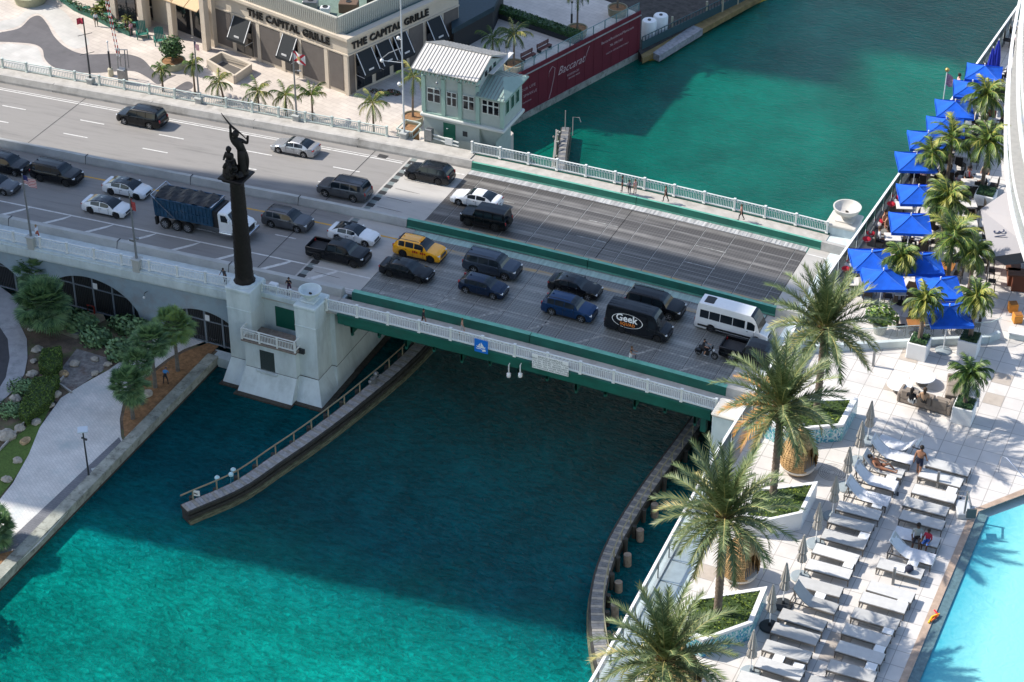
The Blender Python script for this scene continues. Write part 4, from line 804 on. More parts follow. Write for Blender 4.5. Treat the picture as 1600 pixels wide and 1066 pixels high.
    for x in cx_:
        if x > x1: s_ = (xb-x)/(xb-x1); zr = belt+(H-.05-belt)*sin(s_*pi/2)**.9 if kind not in ('boxy',) else belt+(H-.05-belt)*s_
        elif x >= x2: zr = H-.05+.05*sin(pi*(x1-x)/(x1-x2))*.6-.0*(x1-x)
        else: s_ = (x-xe)/(x2-xe); zr = belt+.04+(H-.05-belt-.04)*sin(s_*pi/2)**.8
        wb_ = hw(x)*.93-.01; f = (zr-belt)/(H-belt); tap = .2 if kind not in ('van', 'shuttle', 'boxy') else .1; wt = wb_-tap*f; bz = interp(P['top'], x)-.02 if kind != 'pickup' or x > -.86 else 1.22
        zg = bz+(zr-bz)*g; q = [(wb_, bz), (wb_-tap*f*g, zg), (wt+.0, max(zr-.05, zg)), (wt-.09*f, zr+.0), (0, zr+.03*f)]
        secs.append([Vector((x, y, z)) for y, z in q])
    parts = {'b': B, 'ws': MB(), 'rw': MB(), 'swl': MB(), 'swr': MB(), 'roof': MB()}
    for i in range(len(cx_)-1):
        xm = (cx_[i]+cx_[i+1])/2
        for s_ in (1, -1):
            a, b_ = secs[i], secs[i+1]; fl = lambda v: Vector((v.x, v.y*s_, v.z))
            for j in range(4):
                if j == 0: k = ('swl' if s_ > 0 else 'swr') if any(u > xm > v for u, v in P['glass']) else 'b'
                elif j == 1: k = 'b'
                elif xm > x1: k = 'ws'
                elif xm > x2: k = 'roof' if glassroof and j in (2, 3) else 'b'
                else: k = 'rw' if kind not in ('van',) else 'b'
                q = [fl(a[j]), fl(b_[j]), fl(b_[j+1]), fl(a[j+1])]
                parts[k].quad(*(q if s_ > 0 else q[::-1]))
    m = PT[col]
    if kind == 'pickup':
        for s_ in (1, -1): B.bb((-1.88, s_*(W/2-.07), .98), (1.98, .13, .5), .03)
        B.bb((-2.85, 0, .95), (.1, W-.15, .55), .03)
        b = MB(); b.b2(-2.8, -.92, -W/2+.14, W/2-.14, .85, .87); b.build('bed_liner', liner, t)
    B.build('body', m, t)
    parts['ws'].build('windscreen', glsw, t)
    if parts['rw'].f: parts['rw'].build('rear_window', glsw, t)
    for k in ('swl', 'swr'): parts[k].build('side_window', glsw, t)
    if parts['roof'].f: parts['roof'].build('glass_roof', glsw, t)
    for x in (wf, wr):
        for s_ in (1, -1): wheel(t, x, s_*(W/2-.115), r, .22, rim or rimm)
    zh = interp(P['top'], L/2-.15)
    for s_ in (1, -1):
        b = MB(); b.bb((L/2-.16, s_*(hw(L/2-.2)-.22), zh-.10), (.26, .36, .13), .03, rz=-s_*.35); b.build('headlight', lampw, t)
        zt_ = .95 if kind not in ('sedan', 'fast', 'coupe') else .85
        b = MB(); b.bb((-L/2+.09, s_*(hw(-L/2+.1)-.14), zt_), (.2, .3 if kind in ('sedan', 'fast', 'coupe') else .16, .14 if kind in ('sedan', 'fast', 'coupe') else .32), .03); b.build('tail_light', lampr, t)
        b = MB(); b.bb((xb-.42, s_*(hw(xb)+.10), belt+.07), (.14, .2, .13), .03); b.bar((xb-.42, s_*hw(xb)*.93, belt+.02), (xb-.42, s_*(hw(xb)+.05), belt+.05), .05); b.build('mirror', m if col != 'yellow' else blk, t)
        d = MB()
        for a, b_ in P['glass'][:2] if kind not in ('van', 'shuttle') else P['glass'][:1]:
            d.b2(a-.02, a, s_*(hw(a)+.006)-.01, s_*(hw(a)+.006)+.01, zu+.15, belt-.08); d.b2(b_+.02, b_+.18, s_*(hw(b_)+.015)-.015, s_*(hw(b_)+.015)+.015, belt-.16, belt-.12)
        d.b2(wr+ra+.05, wf-ra-.05, s_*(W/2)-.02, s_*(W/2)+.018, zu-.01, zu+.1); d.build('sill_trim', blk, t)
    b = MB(); b.bb((L/2-.02, 0, (zh+zu)/2+.06), (.08, W*.5, (zh-zu)*.42), .02); b.b2(L/2-.05, L/2+.02, -W*.36, W*.36, zu+.03, zu+.12); b.build('grille', blk, t)
    b = MB(); b.b2(L/2+.018, L/2+.035, -W*.22, W*.22, (zh+zu)/2+.06, (zh+zu)/2+.085); b.b2(-L/2-.03, -L/2+.02, -.17, .17, .55, .66); b.build('badge_bar', chrome, t)
    if kind in ('suv', 'bigsuv'):
        for s_ in (1, -1): b = MB(); b.tube([(x1-.1, s_*(W/2*.93-.29), H-.03), (x1-.25, s_*(W/2*.93-.29), H+.035), (x2+.1, s_*(W/2*.93-.29), H+.035), (x2-.05, s_*(W/2*.93-.29), H-.04)], .022, 5); b.build('roof_rail', blk if col != 'silver' else chrome, t)
    if kind == 'boxy': b = MB(); b.lathe((0, 0, 0), [(.001, 0), (.36, 0), (.38, .1), (.33, .2), (.001, .22)], 16); q = b.build('spare_wheel', black, t); q.rotation_euler = (0, -pi/2, 0); q.location = (-L/2, .1, 1.05)
    if kind not in ('van', 'shuttle', 'pickup', 'boxy'): b = MB(); b.bb((x2+.15, 0, H+.03), (.16, .05, .07), .01); b.build('antenna_fin', m, t)
    return t
def pos(px, py, h=.8): return atB(px, py, h)
def place(kind, label, px, py, col, head=1, lane=None, **k):
    p = pos(px, py, k.pop('hh', .8)); y = lane if lane is not None else p.y; z = zp(p.x); gr = (zp(p.x+.5)-zp(p.x-.5))
    t = car(kind, label, (p.x, y, z+.006), 0 if head > 0 else pi, col, **k)
    t.rotation_euler = (0, -atan2(gr, 1)*head, 0 if head > 0 else pi); return t
GN = 'traffic queuing on the near carriageway'; GF = 'traffic on the far carriageway'
place('bigsuv', 'black full-size SUV alone in the far lane beside the plaza parapet', 220, 184, 'black', -1, 21.6, group=GF)
place('sedan', 'silver sedan on the far carriageway behind the statue', 457, 231, 'silver', -1, 21.5, group=GF)
place('bigsuv', 'grey SUV beside the yellow line at the concrete median', 535, 298, 'grey', -1, 15.5, group=GF)
place('suv', 'dark grey crossover next to the start of the far green barrier', 668, 272, 'char', -1, 21.3, group=GF, rim=rimd)
place('sedan', 'white sedan at the start of the far steel grating', 742, 311, 'white', -1, 18.6, group=GF)
place('boxy', 'boxy black SUV with a spare wheel beside the white sedan on the grating', 757, 343, 'black', -1, 15.6, group=GF, rim=rimd)
place('suv', 'dark SUV cut by the left edge of the picture next to the median', 8, 257, 'char', 1, 8.6, group=GN)
place('sedan', 'dark car mostly outside the left edge on the near carriageway', -14, 290, 'grey', 1, 5.0, group=GN)
place('bigsuv', 'large black SUV with a flag blowing over its bonnet side near the left edge', 90, 269, 'black', 1, 8.6, group=GN, rim=rimd)
place('fast', 'white car with black glass roof right behind the blue dump truck', 200, 290, 'white', 1, 8.7, group=GN, glassroof=True, rim=rimd)
place('fast', 'white car with black glass roof beside the hatched lane markings', 162, 324, 'white', 1, 5.0, group=GN, glassroof=True, rim=rimd)
place('sedan', 'dark car hidden behind the dump truck against the median', 305, 297, 'char', 1, 8.8, group=GN)
place('suv', 'dark grey SUV with roof rails just right of the bronze column', 451, 340, 'grey', 1, 8.6, group=GN)
place('coupe', 'white sedan with black roof behind the black pickup', 551, 365, 'white', 1, 8.6, group=GN, glassroof=True)
place('pickup', 'black pickup truck with an open bed by the statue column', 527, 395, 'black', 1, 5.1, group=GN, rim=rimd, name='pickup_truck')
TX = place('suv', 'bright yellow taxi SUV at the start of the bridge grating', 658, 385, 'yellow', 1, 8.4, group=GN, cat='taxi', rim=rimd, name='taxi')
place('sedan', 'black sedan just below the yellow taxi', 629, 426, 'black', 1, 4.9, group=GN, rim=rimd)
place('bigsuv', 'blue-grey SUV next to the green median barrier', 771, 411, 'bluegrey', 1, 8.4, group=GN)
place('hatch', 'small dark blue hatchback in the outer lane below the blue-grey SUV', 751, 450, 'navy', 1, 5.1, group=GN)
place('coupe', 'black coupe with silver wheels near the bridge centre joint', 896, 448, 'black', 1, 8.4, group=GN)
place('suv', 'bright navy blue crossover in the outer lane at the bridge centre', 880, 491, 'blue', 1, 5.0, group=GN)
place('bigsuv', 'black SUV partly hidden behind the black lettered van', 1022, 476, 'black', 1, 8.5, group=GN)
VN = place('van', 'black high-roof van with white and orange lettering in an oval', 998, 500, 'char', 1, 5.0, group=GN, hh=1.2, name='cargo_van', rim=rimd)
SH = place('shuttle', 'white high-roof passenger van with a black roof hatch beside the palm', 1147, 498, 'white', 1, 8.5, group=GN, hh=1.3, name='passenger_van')
place('pickup', 'black pickup with a red tail light under the palm fronds', 1180, 551, 'black', 1, 5.2, group=GN, name='pickup_truck')
# lettering and fittings
b = MB()
for k in range(7): b.b2(.95-k*.2-.07, .95-k*.2+.07, -.972, -.95, .74, .92) if k != 3 else None
b.build('door_lettering', mat('taxi_red', (.45, .03, .01), .5), TX)
b = MB(); b.bb((.3, .0, 1.75), (.3, .7, .02), .01); b.build('roof_panel_line', mat('taxi_amber', (.8, .33, .01), .5), TX)
sgnw = mat('sign_white', (.85, .85, .85), .5); sgno = mat('sign_orange', (.75, .22, .03), .5)
# van side wall is z 1.25..2.4 at y about -0.96
sidex = MB(); sidex.add([(1.25, -1.0, .75), (-3.0, -1.0, .75), (-3.0, -.93, 2.42), (1.25, -.93, 2.42)], [(0, 1, 2, 3)])
pnl = MB(); pnl.loft([[Vector((1.15, -1.035, .62)), Vector((1.15, -.94, .62)), Vector((1.15, -.90, 2.4)), Vector((1.15, -.955, 2.4))], [Vector((-2.95, -1.035, .62)), Vector((-2.95, -.94, .62)), Vector((-2.95, -.90, 2.4)), Vector((-2.95, -.955, 2.4))]])
pnl.build('side_panel', PT['char'], VN)
tl = atan2(.08, 1.78)
ell = MB()
for k in range(48):
    a0, a1 = 2*pi*k/48, 2*pi*(k+1)/48; P_ = lambda a, r_: Vector((-.85+(1.62*r_)*cos(a), 0, 1.5+(.74*r_)*sin(a)+0))
    q = [P_(a0, 1), P_(a1, 1), P_(a1, .955), P_(a0, .955)]; ell.quad(*[Vector((v.x, -1.038+.0449*(v.z-.62)-.004, v.z)) for v in q])
ell.build('oval_outline', sgnw, VN)
Rx = (pi/2-tl*1.0, 0, 0)
text('lettering_white', 'Geek', 1.02, sgnw, VN, (-.95, -1.038+.0449*1.12-.012, 1.72), (pi/2-.045, 0, 0), .004, bold=.025)
text('lettering_orange', 'SQUAD', .42, sgno, VN, (-.8, -1.038+.0449*.5-.012, 1.13), (pi/2-.045, 0, 0), .004, bold=.015, track=1.15)
b = MB()
for k in range(5): b.bar((1.0, -.8+k*.4, 2.70), (-3.0, -.8+k*.4, 2.70), .03, .03)
for x in (-.4, -1.7): b.b2(x-.02, x+.02, -.8, .8, 2.69, 2.725)
b.build('roof_ribs', PT['char'], VN)
VN.scale = (.87, .9, .92); SH.scale = (.94, .96, .96)
b = MB(); b.bb((-2.35, 0, 2.72), (.95, 1.1, .12), .06); b.build('roof_hatch', blk, SH)
b = MB(); b.b2(-3.1, 3.0, -1.03, -.99, .42, .62); b.b2(-3.1, 3.0, .99, 1.03, .42, .62); b.b2(-2.0, 2.2, -1.2, -1.0, .3, .36); b.build('lower_trim', blk, SH)
b = MB(); b.b2(-3.2, 1.45, -1.012, -.985, 1.24, 1.30); b.build('belt_moulding', PT['white'], SH)
# blue dump truck
def dump_truck():
    p = pos(318, 330, 1.6); x0 = p.x; z = zp(x0)
    t = thing('dump_truck', 'blue ribbed dump truck with black tarp cover and white cab beside the bronze column', 'truck', (x0, 5.35, z+.01), 0); t.rotation_euler = (0, -.05, 0)
    bl = mat('truck_blue', (.008, .05, .105), .45, var=.35, scale=1.5, dirt=(.10, .10, .10), dscale=1.6, dthr=(.55, .75)); wh = PT['white']
    b = MB(); n = 14
    prof = [(1.22, 1.25), (1.25, 1.5), (1.25, 3.05), (1.3, 3.08), (1.3, 3.22), (1.2, 3.22), (1.18, 1.45)]
    ring = [Vector((0, -y, zz)) for y, zz in prof]+[Vector((0, y, zz)) for y, zz in prof[::-1]]
    b.loft([[v+Vector((2.05, 0, 0)) for v in ring], [v+Vector((-4.1, 0, 0)) for v in ring]], True, True, 0)
    b.b2(1.95, 2.1, -1.24, 1.24, 1.4, 3.3); b.b2(-4.15, -4.0, -1.24, 1.24, 1.3, 3.1)
    for k in range(16): x = -3.95+k*.39; b.b2(x-.06, x+.06, -1.31, -1.24, 1.5, 3.05); b.b2(x-.06, x+.06, 1.24, 1.31, 1.5, 3.05)
    b.b2(-4.1, 2.05, -1.33, -1.24, 2.15, 2.22); b.build('dump_box', bl, t)
    tp = MB(); nx, ny = 22, 8; g = [[Vector((-3.9+6.0*i/nx, -1.22+2.44*j/ny, 3.22+.22*sin(pi*j/ny)+random.uniform(-.05, .05)+.1*sin(i*1.3+j*.4))) for j in range(ny+1)] for i in range(nx+1)]
    tp.add([v for r_ in g for v in r_], [(i*(ny+1)+j, (i+1)*(ny+1)+j, (i+1)*(ny+1)+j+1, i*(ny+1)+j+1) for i in range(nx) for j in range(ny)], 0, False); tp.build('tarp', mat('tarp_black', (.02, .02, .022), .6, var=.4, scale=2), t)
    a = MB()
    for s_ in (1, -1): a.bar((.2-2.0, s_*1.36, 1.3), (-4.2, s_*1.36, 3.5), .06, .06)
    a.bar((-4.2, -1.36, 3.5), (-4.2, 1.36, 3.5), .06, .06); a.b2(2.1, 2.2, -1.25, 1.25, 3.15, 3.3); a.build('tarp_arm', chrome, t)
    c = MB(); c.b2(-4.0, 3.4, -.45, .45, .75, 1.2); c.b2(2.0, 2.6, -1.1, 1.1, 1.15, 2.9); c.build('chassis', blk, t)
    cab = MB(); S_ = lambda x, w_, z0, z1: [Vector((x, -w_, z0)), Vector((x, w_, z0)), Vector((x, w_, z1-.12)), Vector((x, w_-.12, z1)), Vector((x, -w_+.12, z1)), Vector((x, -w_, z1-.12))]
    cab.loft([S_(2.65, 1.1, .95, 2.75), S_(2.75, 1.12, .95, 2.85), S_(3.6, 1.12, .95, 2.82), S_(4.1, 1.08, .95, 1.95), S_(5.2, .95, .95, 1.7), S_(5.45, .85, .95, 1.5)], True, True, 0, False); 
    for s_ in (1, -1): cab.b2(4.0, 5.3, min(s_*.8, s_*1.2), max(s_*.8, s_*1.2), 1.0, 1.2)
    cab.b2(2.7, 4.0, -1.2, 1.2, .7, .95); cab.build('cab', wh, t)
    g = MB(); g.add([(3.64, -.95, 2.68), (3.64, .95, 2.68), (4.12, .93, 2.0), (4.12, -.93, 2.0)], [(0, 1, 2, 3)]); g.v = [(v[0]+.03, v[1], v[2]+.03) for v in g.v]; g.build('windscreen', glsw, t)
    for s_ in (1, -1):
        g = MB(); y = s_*1.13; g.add([(2.95, y, 1.9), (3.85, y-s_*.01, 1.9), (3.5, y, 2.6), (2.95, y, 2.6)], [(0, 1, 2, 3)]); g.build('side_window', glsw, t)
        g = MB(); g.bb((3.95, s_*1.42, 2.2), (.1, .2, .45), .02); g.bar((3.9, s_*1.1, 2.4), (3.95, s_*1.4, 2.4), .03); g.build('mirror', wh, t)
        g = MB(); g.bb((5.38, s_*.72, 1.3), (.2, .25, .22), .03); g.build('headlight', lampw, t)
        g = MB(); g.lathe((3.1, s_*.98, .82), [(.001, -.5), (.26, -.5), (.26, .5), (.001, .5)], 14); q = g.build('fuel_tank', chrome, t); 
        for i in range(len(q.data.vertices)): v = q.data.vertices[i].co; v.x, v.z = 3.3+(v.z-.82)*1.2, .68+(v.x-3.1)
    g = MB(); g.b2(5.44, 5.5, -.5, .5, 1.0, 1.45); g.build('grille', blk, t); g = MB(); g.bb((5.5, 0, .78), (.25, 2.3, .34), .05); g.build('bumper', chrome, t)
    for x in (-3.2, -1.95, -.75, 4.65):
        for s_ in (1, -1): wheel(t, x, s_*1.05, .52, .42, rimm, 8)
    g = MB()
    for k in range(5): g.b2(.3+k*.33, .5+k*.33, -1.1, -1.0, .62, .72)
    g.b2(.1, 2.2, -1.05, -.9, .55, .62); g.build('side_rail', steel, t)
    for s_ in (1, -1): g = MB(); g.b2(-4.1, -3.9, s_*1.2-.2, s_*1.2+.2, .4, 1.2); g.build('mud_flap', black, t)
dump_truck()
# motorcycle and rider
def motorcycle():
    p = atB(1104, 553, .3); t = thing('motorcycle', 'black motorcycle in the outer lane ahead of the lettered van', 'motorcycle', (p.x, p.y, zp(p.x)+.01), radians(-6))
    for x in (.75, -.75): wheel(t, x, 0, .33, .16, rimm, 7)
    b = MB(); b.tube([(-.75, 0, .38), (-.35, 0, .55), (.1, 0, .62), (.45, 0, .8)], [.09, .13, .12, .06], 8); b.bb((0, 0, .42), (.5, .34, .36), .06); b.tube([(.75, .1, .33), (.48, .1, .95)], .035, 6); b.tube([(.75, -.1, .33), (.48, -.1, .95)], .035, 6); b.build('frame', blk, t)
    b = MB(); b.tube([(-.15, 0, .82), (.15, 0, .92), (.4, 0, .85)], [.12, .17, .08], 10); b.build('fuel_tank', PT['black'], t); b = MB(); b.bb((-.4, 0, .8), (.6, .3, .12), .05); b.build('seat', black, t)
    b = MB(); b.tube([(.35, -.4, 1.0), (.5, 0, .98), (.35, .4, 1.0)], .02, 6); b.build('handlebar', chrome, t); b = MB(); b.ball((.62, 0, .86), .11, 8); b.build('headlight', lampw, t); b = MB(); b.bb((.5, 0, 1.1), (.05, .35, .3), .02); b.build('fairing', PT['black'], t)
    for s_ in (1, -1): b = MB(); b.bb((-.62, s_*.3, .62), (.5, .22, .32), .05); b.build('saddlebag', PT['black'], t)
    person('motorcyclist in black top and shorts with one foot near the road', (p.x-.33, p.y+.02, zp(p.x)+.01), radians(-6), 'ride', (.015, .015, .018), (.02, .02, .025), skin=0, long_=False, seat=.84, hat=(.02, .02, .02), shoes=(.6, .6, .6))
motorcycle()
def scooter():
    p = atB(986, 570, 0); t = thing('kick_scooter', 'small electric kick scooter on the near shoulder of the drawbridge', 'scooter', (p.x, p.y, zp(p.x)+.01), 0)
    b = MB(); b.bb((0, 0, .14), (.8, .16, .06), .02); b.tube([(.42, 0, .12), (.38, 0, 1.05)], .025, 6); b.tube([(.38, -.25, 1.05), (.38, .25, 1.05)], .018, 6); b.build('deck_and_stem', blk, t)
    for x in (.5, -.45): wheel(t, x, 0, .12, .05, rimm, 5)
    person('rider in black top and white trousers standing on a kick scooter', (p.x-.08, p.y, zp(p.x)+.17), 0, 'scoot', (.02, .02, .02), (.6, .6, .6), skin=1, hair=1, sleeve=False)
scooter()
# ---------------- pool deck ----------------
def T(px, py, h=0.): return at(px, py, DK+h)
deckm = brickmat('deck_tiles', (.60, .575, .545), (.55, .525, .50), (.32, .30, .28), .95, .95, .018, .65, off=0, var=.07, vscale=1.2, rot=0, stain=(.50, .47, .44), ssc=.9, sthr=(.55, .75))
eA, eB, eC, eD = T(1590, 10, 1.1), T(1300, 420, 1.1), T(1120, 706, 1.1), T(935, 1045, 1.1)
EX = (eB.x+eC.x+eD.x)/3
pod = [(eA.x, eA.y+.3), (eB.x-.1, eB.y), (eC.x-.05, eC.y), (eD.x, eD.y), (eD.x, -170), (170, -170), (170, eA.y+3)]
px0_ = at(1500, 870, DK-.1).x
HP = thing('hotel_podium', 'tall white hotel podium carrying the pool deck above the river bank', 'building', (80, -60, -3))
mb = MB(); mb.prism(pod, -3.2, DK-.35); mb.prism([(EX, -170), (px0_, -170), (px0_, eB.y), (170, eB.y), (170, eA.y+3), (eA.x, eA.y+.3), (eB.x-.1, eB.y), (eC.x-.05, eC.y), (eD.x, eD.y)], DK-.35, DK-.02, 1); wpart('podium_walls', mb, [concw, white], HP)
pf = MB(); poolx = at(1560, 752, DK).x; POOL = [tuple(at(1557, 752, DK)[:2]), tuple(at(1420, 1085, DK)[:2])]
px0 = at(1500, 870, DK-.1).x; PY1 = at(1560, 752, DK).y
d_ = MB()
mbp = [(eA.x, eA.y+.3), (eB.x-.1, eB.y), (eC.x-.05, eC.y), (eD.x, eD.y), (eD.x, -170), (px0, -170), (px0, PY1-2.6), (px0+2.7, PY1+.9), (170, PY1+2.5), (170, eA.y+3)]
d_.prism(mbp, DK-.02, DK); struct('pool_deck', d_, deckm)
# pool
poolt = mat('pool_tile', (.12, .62, .70), .4, var=.06, scale=3, world=True)
pw = bpy.data.materials.new('pool_water'); pw.use_nodes = True; nt = pw.node_tree; L_ = nt.links; b_ = nt.nodes['Principled BSDF']
b_.inputs['Roughness'].default_value = .04; b_.inputs['IOR'].default_value = 1.33
g_ = N(nt, 'ShaderNodeNewGeometry'); sx_ = N(nt, 'ShaderNodeSeparateXYZ'); L_.new(g_.outputs['Position'], sx_.inputs[0]); mr_ = N(nt, 'ShaderNodeMapRange'); mr_.inputs[1].default_value = px0+.4; mr_.inputs[2].default_value = px0+3.2; L_.new(sx_.outputs[0], mr_.inputs[0])
n_ = N(nt, 'ShaderNodeTexNoise'); n_.inputs['Scale'].default_value = 2.2; n_.inputs['Distortion'].default_value = 1.5; n_.inputs['Detail'].default_value = 5; L_.new(g_.outputs['Position'], n_.inputs[0])
c_ = N(nt, 'ShaderNodeValToRGB'); c_.color_ramp.elements[0].color = (.005, .30, .42, 1); c_.color_ramp.elements[1].color = (.22, .58, .58, 1); a_ = N(nt, 'ShaderNodeMath', operation='MULTIPLY_ADD'); L_.new(n_.outputs['Fac'], a_.inputs[0]); a_.inputs[1].default_value = .45; L_.new(mr_.outputs[0], a_.inputs[2]); L_.new(a_.outputs[0], c_.inputs[0]); L_.new(c_.outputs[0], b_.inputs['Base Color'])
bp_ = N(nt, 'ShaderNodeBump'); bp_.inputs['Strength'].default_value = .3; bp_.inputs['Distance'].default_value = .1; L_.new(n_.outputs['Fac'], bp_.inputs['Height']); L_.new(bp_.outputs[0], b_.inputs['Normal'])
pl = MB(); pl.prism([(px0+.45, -170), (170, -170), (170, PY1+1.9), (px0+2.9, PY1+.4), (px0+.45, PY1-2.7)], DK-.3, DK-.12); struct('pool_water', pl, pw)
gl_ = mat('pool_edge_tile', (.10, .17, .19), .25, var=.25, scale=5, world=True)
e_ = MB(); e_.b2(px0, px0+.45, -170, PY1-2.65, DK-.3, DK-.04); struct('pool_edge', e_, gl_)
cop = MB(); cop.b2(px0-.32, px0, -170, PY1-2.6, DK+.004, DK+.014); cop.prism([(px0-.32, PY1-2.6), (px0, PY1-2.6), (px0+2.7, PY1+.9), (px0+2.5, PY1+1.25)], DK+.004, DK+.014); struct('pool_coping', cop, mat('coping_terracotta', (.40, .30, .23), .7, var=.3, scale=2, world=True))
# tan accent tiles
tt = MB()
for px, py in ((1370, 600), (1566, 594), (1394, 515), (1405, 556), (1440, 645), (1225, 745), (1157, 650), (1110, 715), (1296, 640), (1545, 640), (1300, 1010), (1270, 1040), (1100, 898)):
    p = T(px, py); x = round(p.x/.95)*.95; y = round(p.y/.95)*.95; tt.b2(x+.01, x+.93, y+.01, y+.93, DK+.002, DK+.006)
struct('accent_tiles', tt, mat('tile_taupe', (.42, .37, .32), .7, world=True, var=.1))
# ledge and glass balustrade along the edge
gls = mat('balustrade_glass', (.62, .80, .84), .05, trans=.85, ior=1.1, spec=.6, alpha=.45)
glt = mat('teal_glass', (.015, .06, .075), .08, spec=.6, alpha=.93)
BT = thing('glass_balustrade', 'long glass balustrade with white handrail along the river edge of the pool deck', 'balustrade', (EX, -50, DK))
EP = [(eA.x, eA.y), (eB.x, eB.y), (eC.x, eC.y), (eD.x, eD.y), (eD.x, -100)]
def edge_x(y):
    for a, b in zip(EP, EP[1:]):
        if a[1] >= y >= b[1]: return a[0]+(b[0]-a[0])*(a[1]-y)/(a[1]-b[1])
    return EX
def epos(s):   # s metres along
    for a, b in zip(EP, EP[1:]):
        l = sqrt((b[0]-a[0])**2+(b[1]-a[1])**2)
        if s <= l: return Vector((a[0]+(b[0]-a[0])*s/l, a[1]+(b[1]-a[1])*s/l, DK))
        s -= l
    return None
hr = MB(); gp = MB(); gq = MB(); lt = MB(); po = MB(); s = 0; prev = epos(0)
while True:
    s += 1.5; q = epos(s)
    if q is None: break
    hr.bar(prev+Vector((0, 0, 1.12)), q+Vector((0, 0, 1.12)), .12, .06)
    d = (q-prev)*.02; (gp if q.y > eC.y-1 else gq).quad(prev+d+Vector((.02, 0, .12)), q-d+Vector((.02, 0, .12)), q-d+Vector((.02, 0, 1.07)), prev+d+Vector((.02, 0, 1.07)))
    po.bb((q.x+.06, q.y, q.z+.55), (.06, .06, 1.1), .01)
    lt.bar(prev+Vector((.0, 0, .03)), q+Vector((.0, 0, .03)), .3, .2); prev = q
wpart('handrail', hr, white, BT); wpart('glass_panels', gp, glt, BT); wpart('clear_panels', gq, mat('pale_glass', (.45, .56, .58), .06, spec=.8, alpha=.5), BT); wpart('posts', po, steel, BT); wpart('curb', lt, concw, BT)
ld = MB(); y = eC.y-1
while y > -98: ld.b2(EX+.2, EX+1.35, y-1.45, y, DK+.004, DK+.05); y -= 1.5
tag(ld.build('deck_ledge', mat('ledge_panel', (.42, .50, .52), .12, var=.12, scale=2, world=True, coat=.5)), kind='structure')
# north end return of the balustrade
# inner low wall with glass screen
GS = thing('glass_screen', 'low curved white wall topped by a clear glass screen beside the boxed palms', 'glass screen', tuple(T(1400, 543)))
pp = [T(x, y) for x, y in ((1226, 551), (1243, 551), (1300, 548), (1360, 545), (1418, 541), (1475, 538), (1543, 535), (1560, 528))]
for a, b in zip(pp, pp[1:]):
    pass
lw = MB(); gg = MB(); gt = MB()
for a, b in zip(pp, pp[1:]):
    lw.bar(a+Vector((0, 0, .2)), b+Vector((0, 0, .2)), .22, .4); gg.quad(a+Vector((0, 0, .42)), b+Vector((0, 0, .42)), b+Vector((0, 0, 1.25)), a+Vector((0, 0, 1.25))); gt.bar(a+Vector((0, 0, 1.26)), b+Vector((0, 0, 1.26)), .03, .02)
wpart('low_wall', lw, concw, GS); wpart('glass', gg, mat('clear_glass', (.75, .85, .86), .05, alpha=.22, spec=.7), GS); wpart('glass_edge', gt, mat('glass_edge', (.35, .45, .45), .3), GS)
# planters with teal mosaic walls
def mosaic():
    m = bpy.data.materials.new('teal_mosaic'); m.use_nodes = True; nt = m.node_tree; b = nt.nodes['Principled BSDF']; b.inputs['Roughness'].default_value = .3
    g = N(nt, 'ShaderNodeNewGeometry'); v = N(nt, 'ShaderNodeTexVoronoi'); v.distance = 'CHEBYCHEV'; mp = N(nt, 'ShaderNodeMapping'); mp.inputs['Scale'].default_value = (3.2, 3.2, 2.2); nt.links.new(g.outputs['Position'], mp.inputs[0]); nt.links.new(mp.outputs[0], v.inputs[0])
    r = N(nt, 'ShaderNodeValToRGB'); r.color_ramp.interpolation = 'CONSTANT'; sp = N(nt, 'ShaderNodeSeparateXYZ'); nt.links.new(v.outputs['Color'], sp.inputs[0]); nt.links.new(sp.outputs[0], r.inputs[0]); e = r.color_ramp.elements
    e[0].color = (.55, .66, .68, 1); e[1].position = .3; e[1].color = (.04, .33, .42, 1)
    for p_, c in ((.5, (.35, .55, .58, 1)), (.68, (.03, .22, .40, 1)), (.82, (.15, .45, .42, 1))): x = e.new(p_); x.color = c
    nt.links.new(r.outputs[0], b.inputs['Base Color']); return m
mosm = mosaic(); deckhedge = [mat('hedge_green', (.085, .135, .012), .7, var=.4, scale=5), mat('hedge_dark', (.03, .06, .01), .8, var=.3, scale=4), mat('hedge_light', (.17, .23, .02), .7, var=.3, scale=5)]
PLS = [([(1341, 621), (1318, 664), (1225, 672), (1190, 655), (1205, 625)], 'white planter with teal mosaic front and hedge, uppermost of those along the deck edge', True),
       ([(1278, 752), (1254, 801), (1203, 812), (1160, 808), (1172, 765)], 'plain white angular planter with hedge, second from the top along the deck edge', False),
       ([(1199, 916), (1176, 972), (1098, 1000), (1062, 985), (1075, 935)], 'white planter with bright green hedge and teal mosaic wall, third from the top', True),
       ([(1105, 1105), (1075, 1170), (1000, 1190), (960, 1160), (990, 1110)], 'planter below the bottom edge holding the lowest date palm', False)]
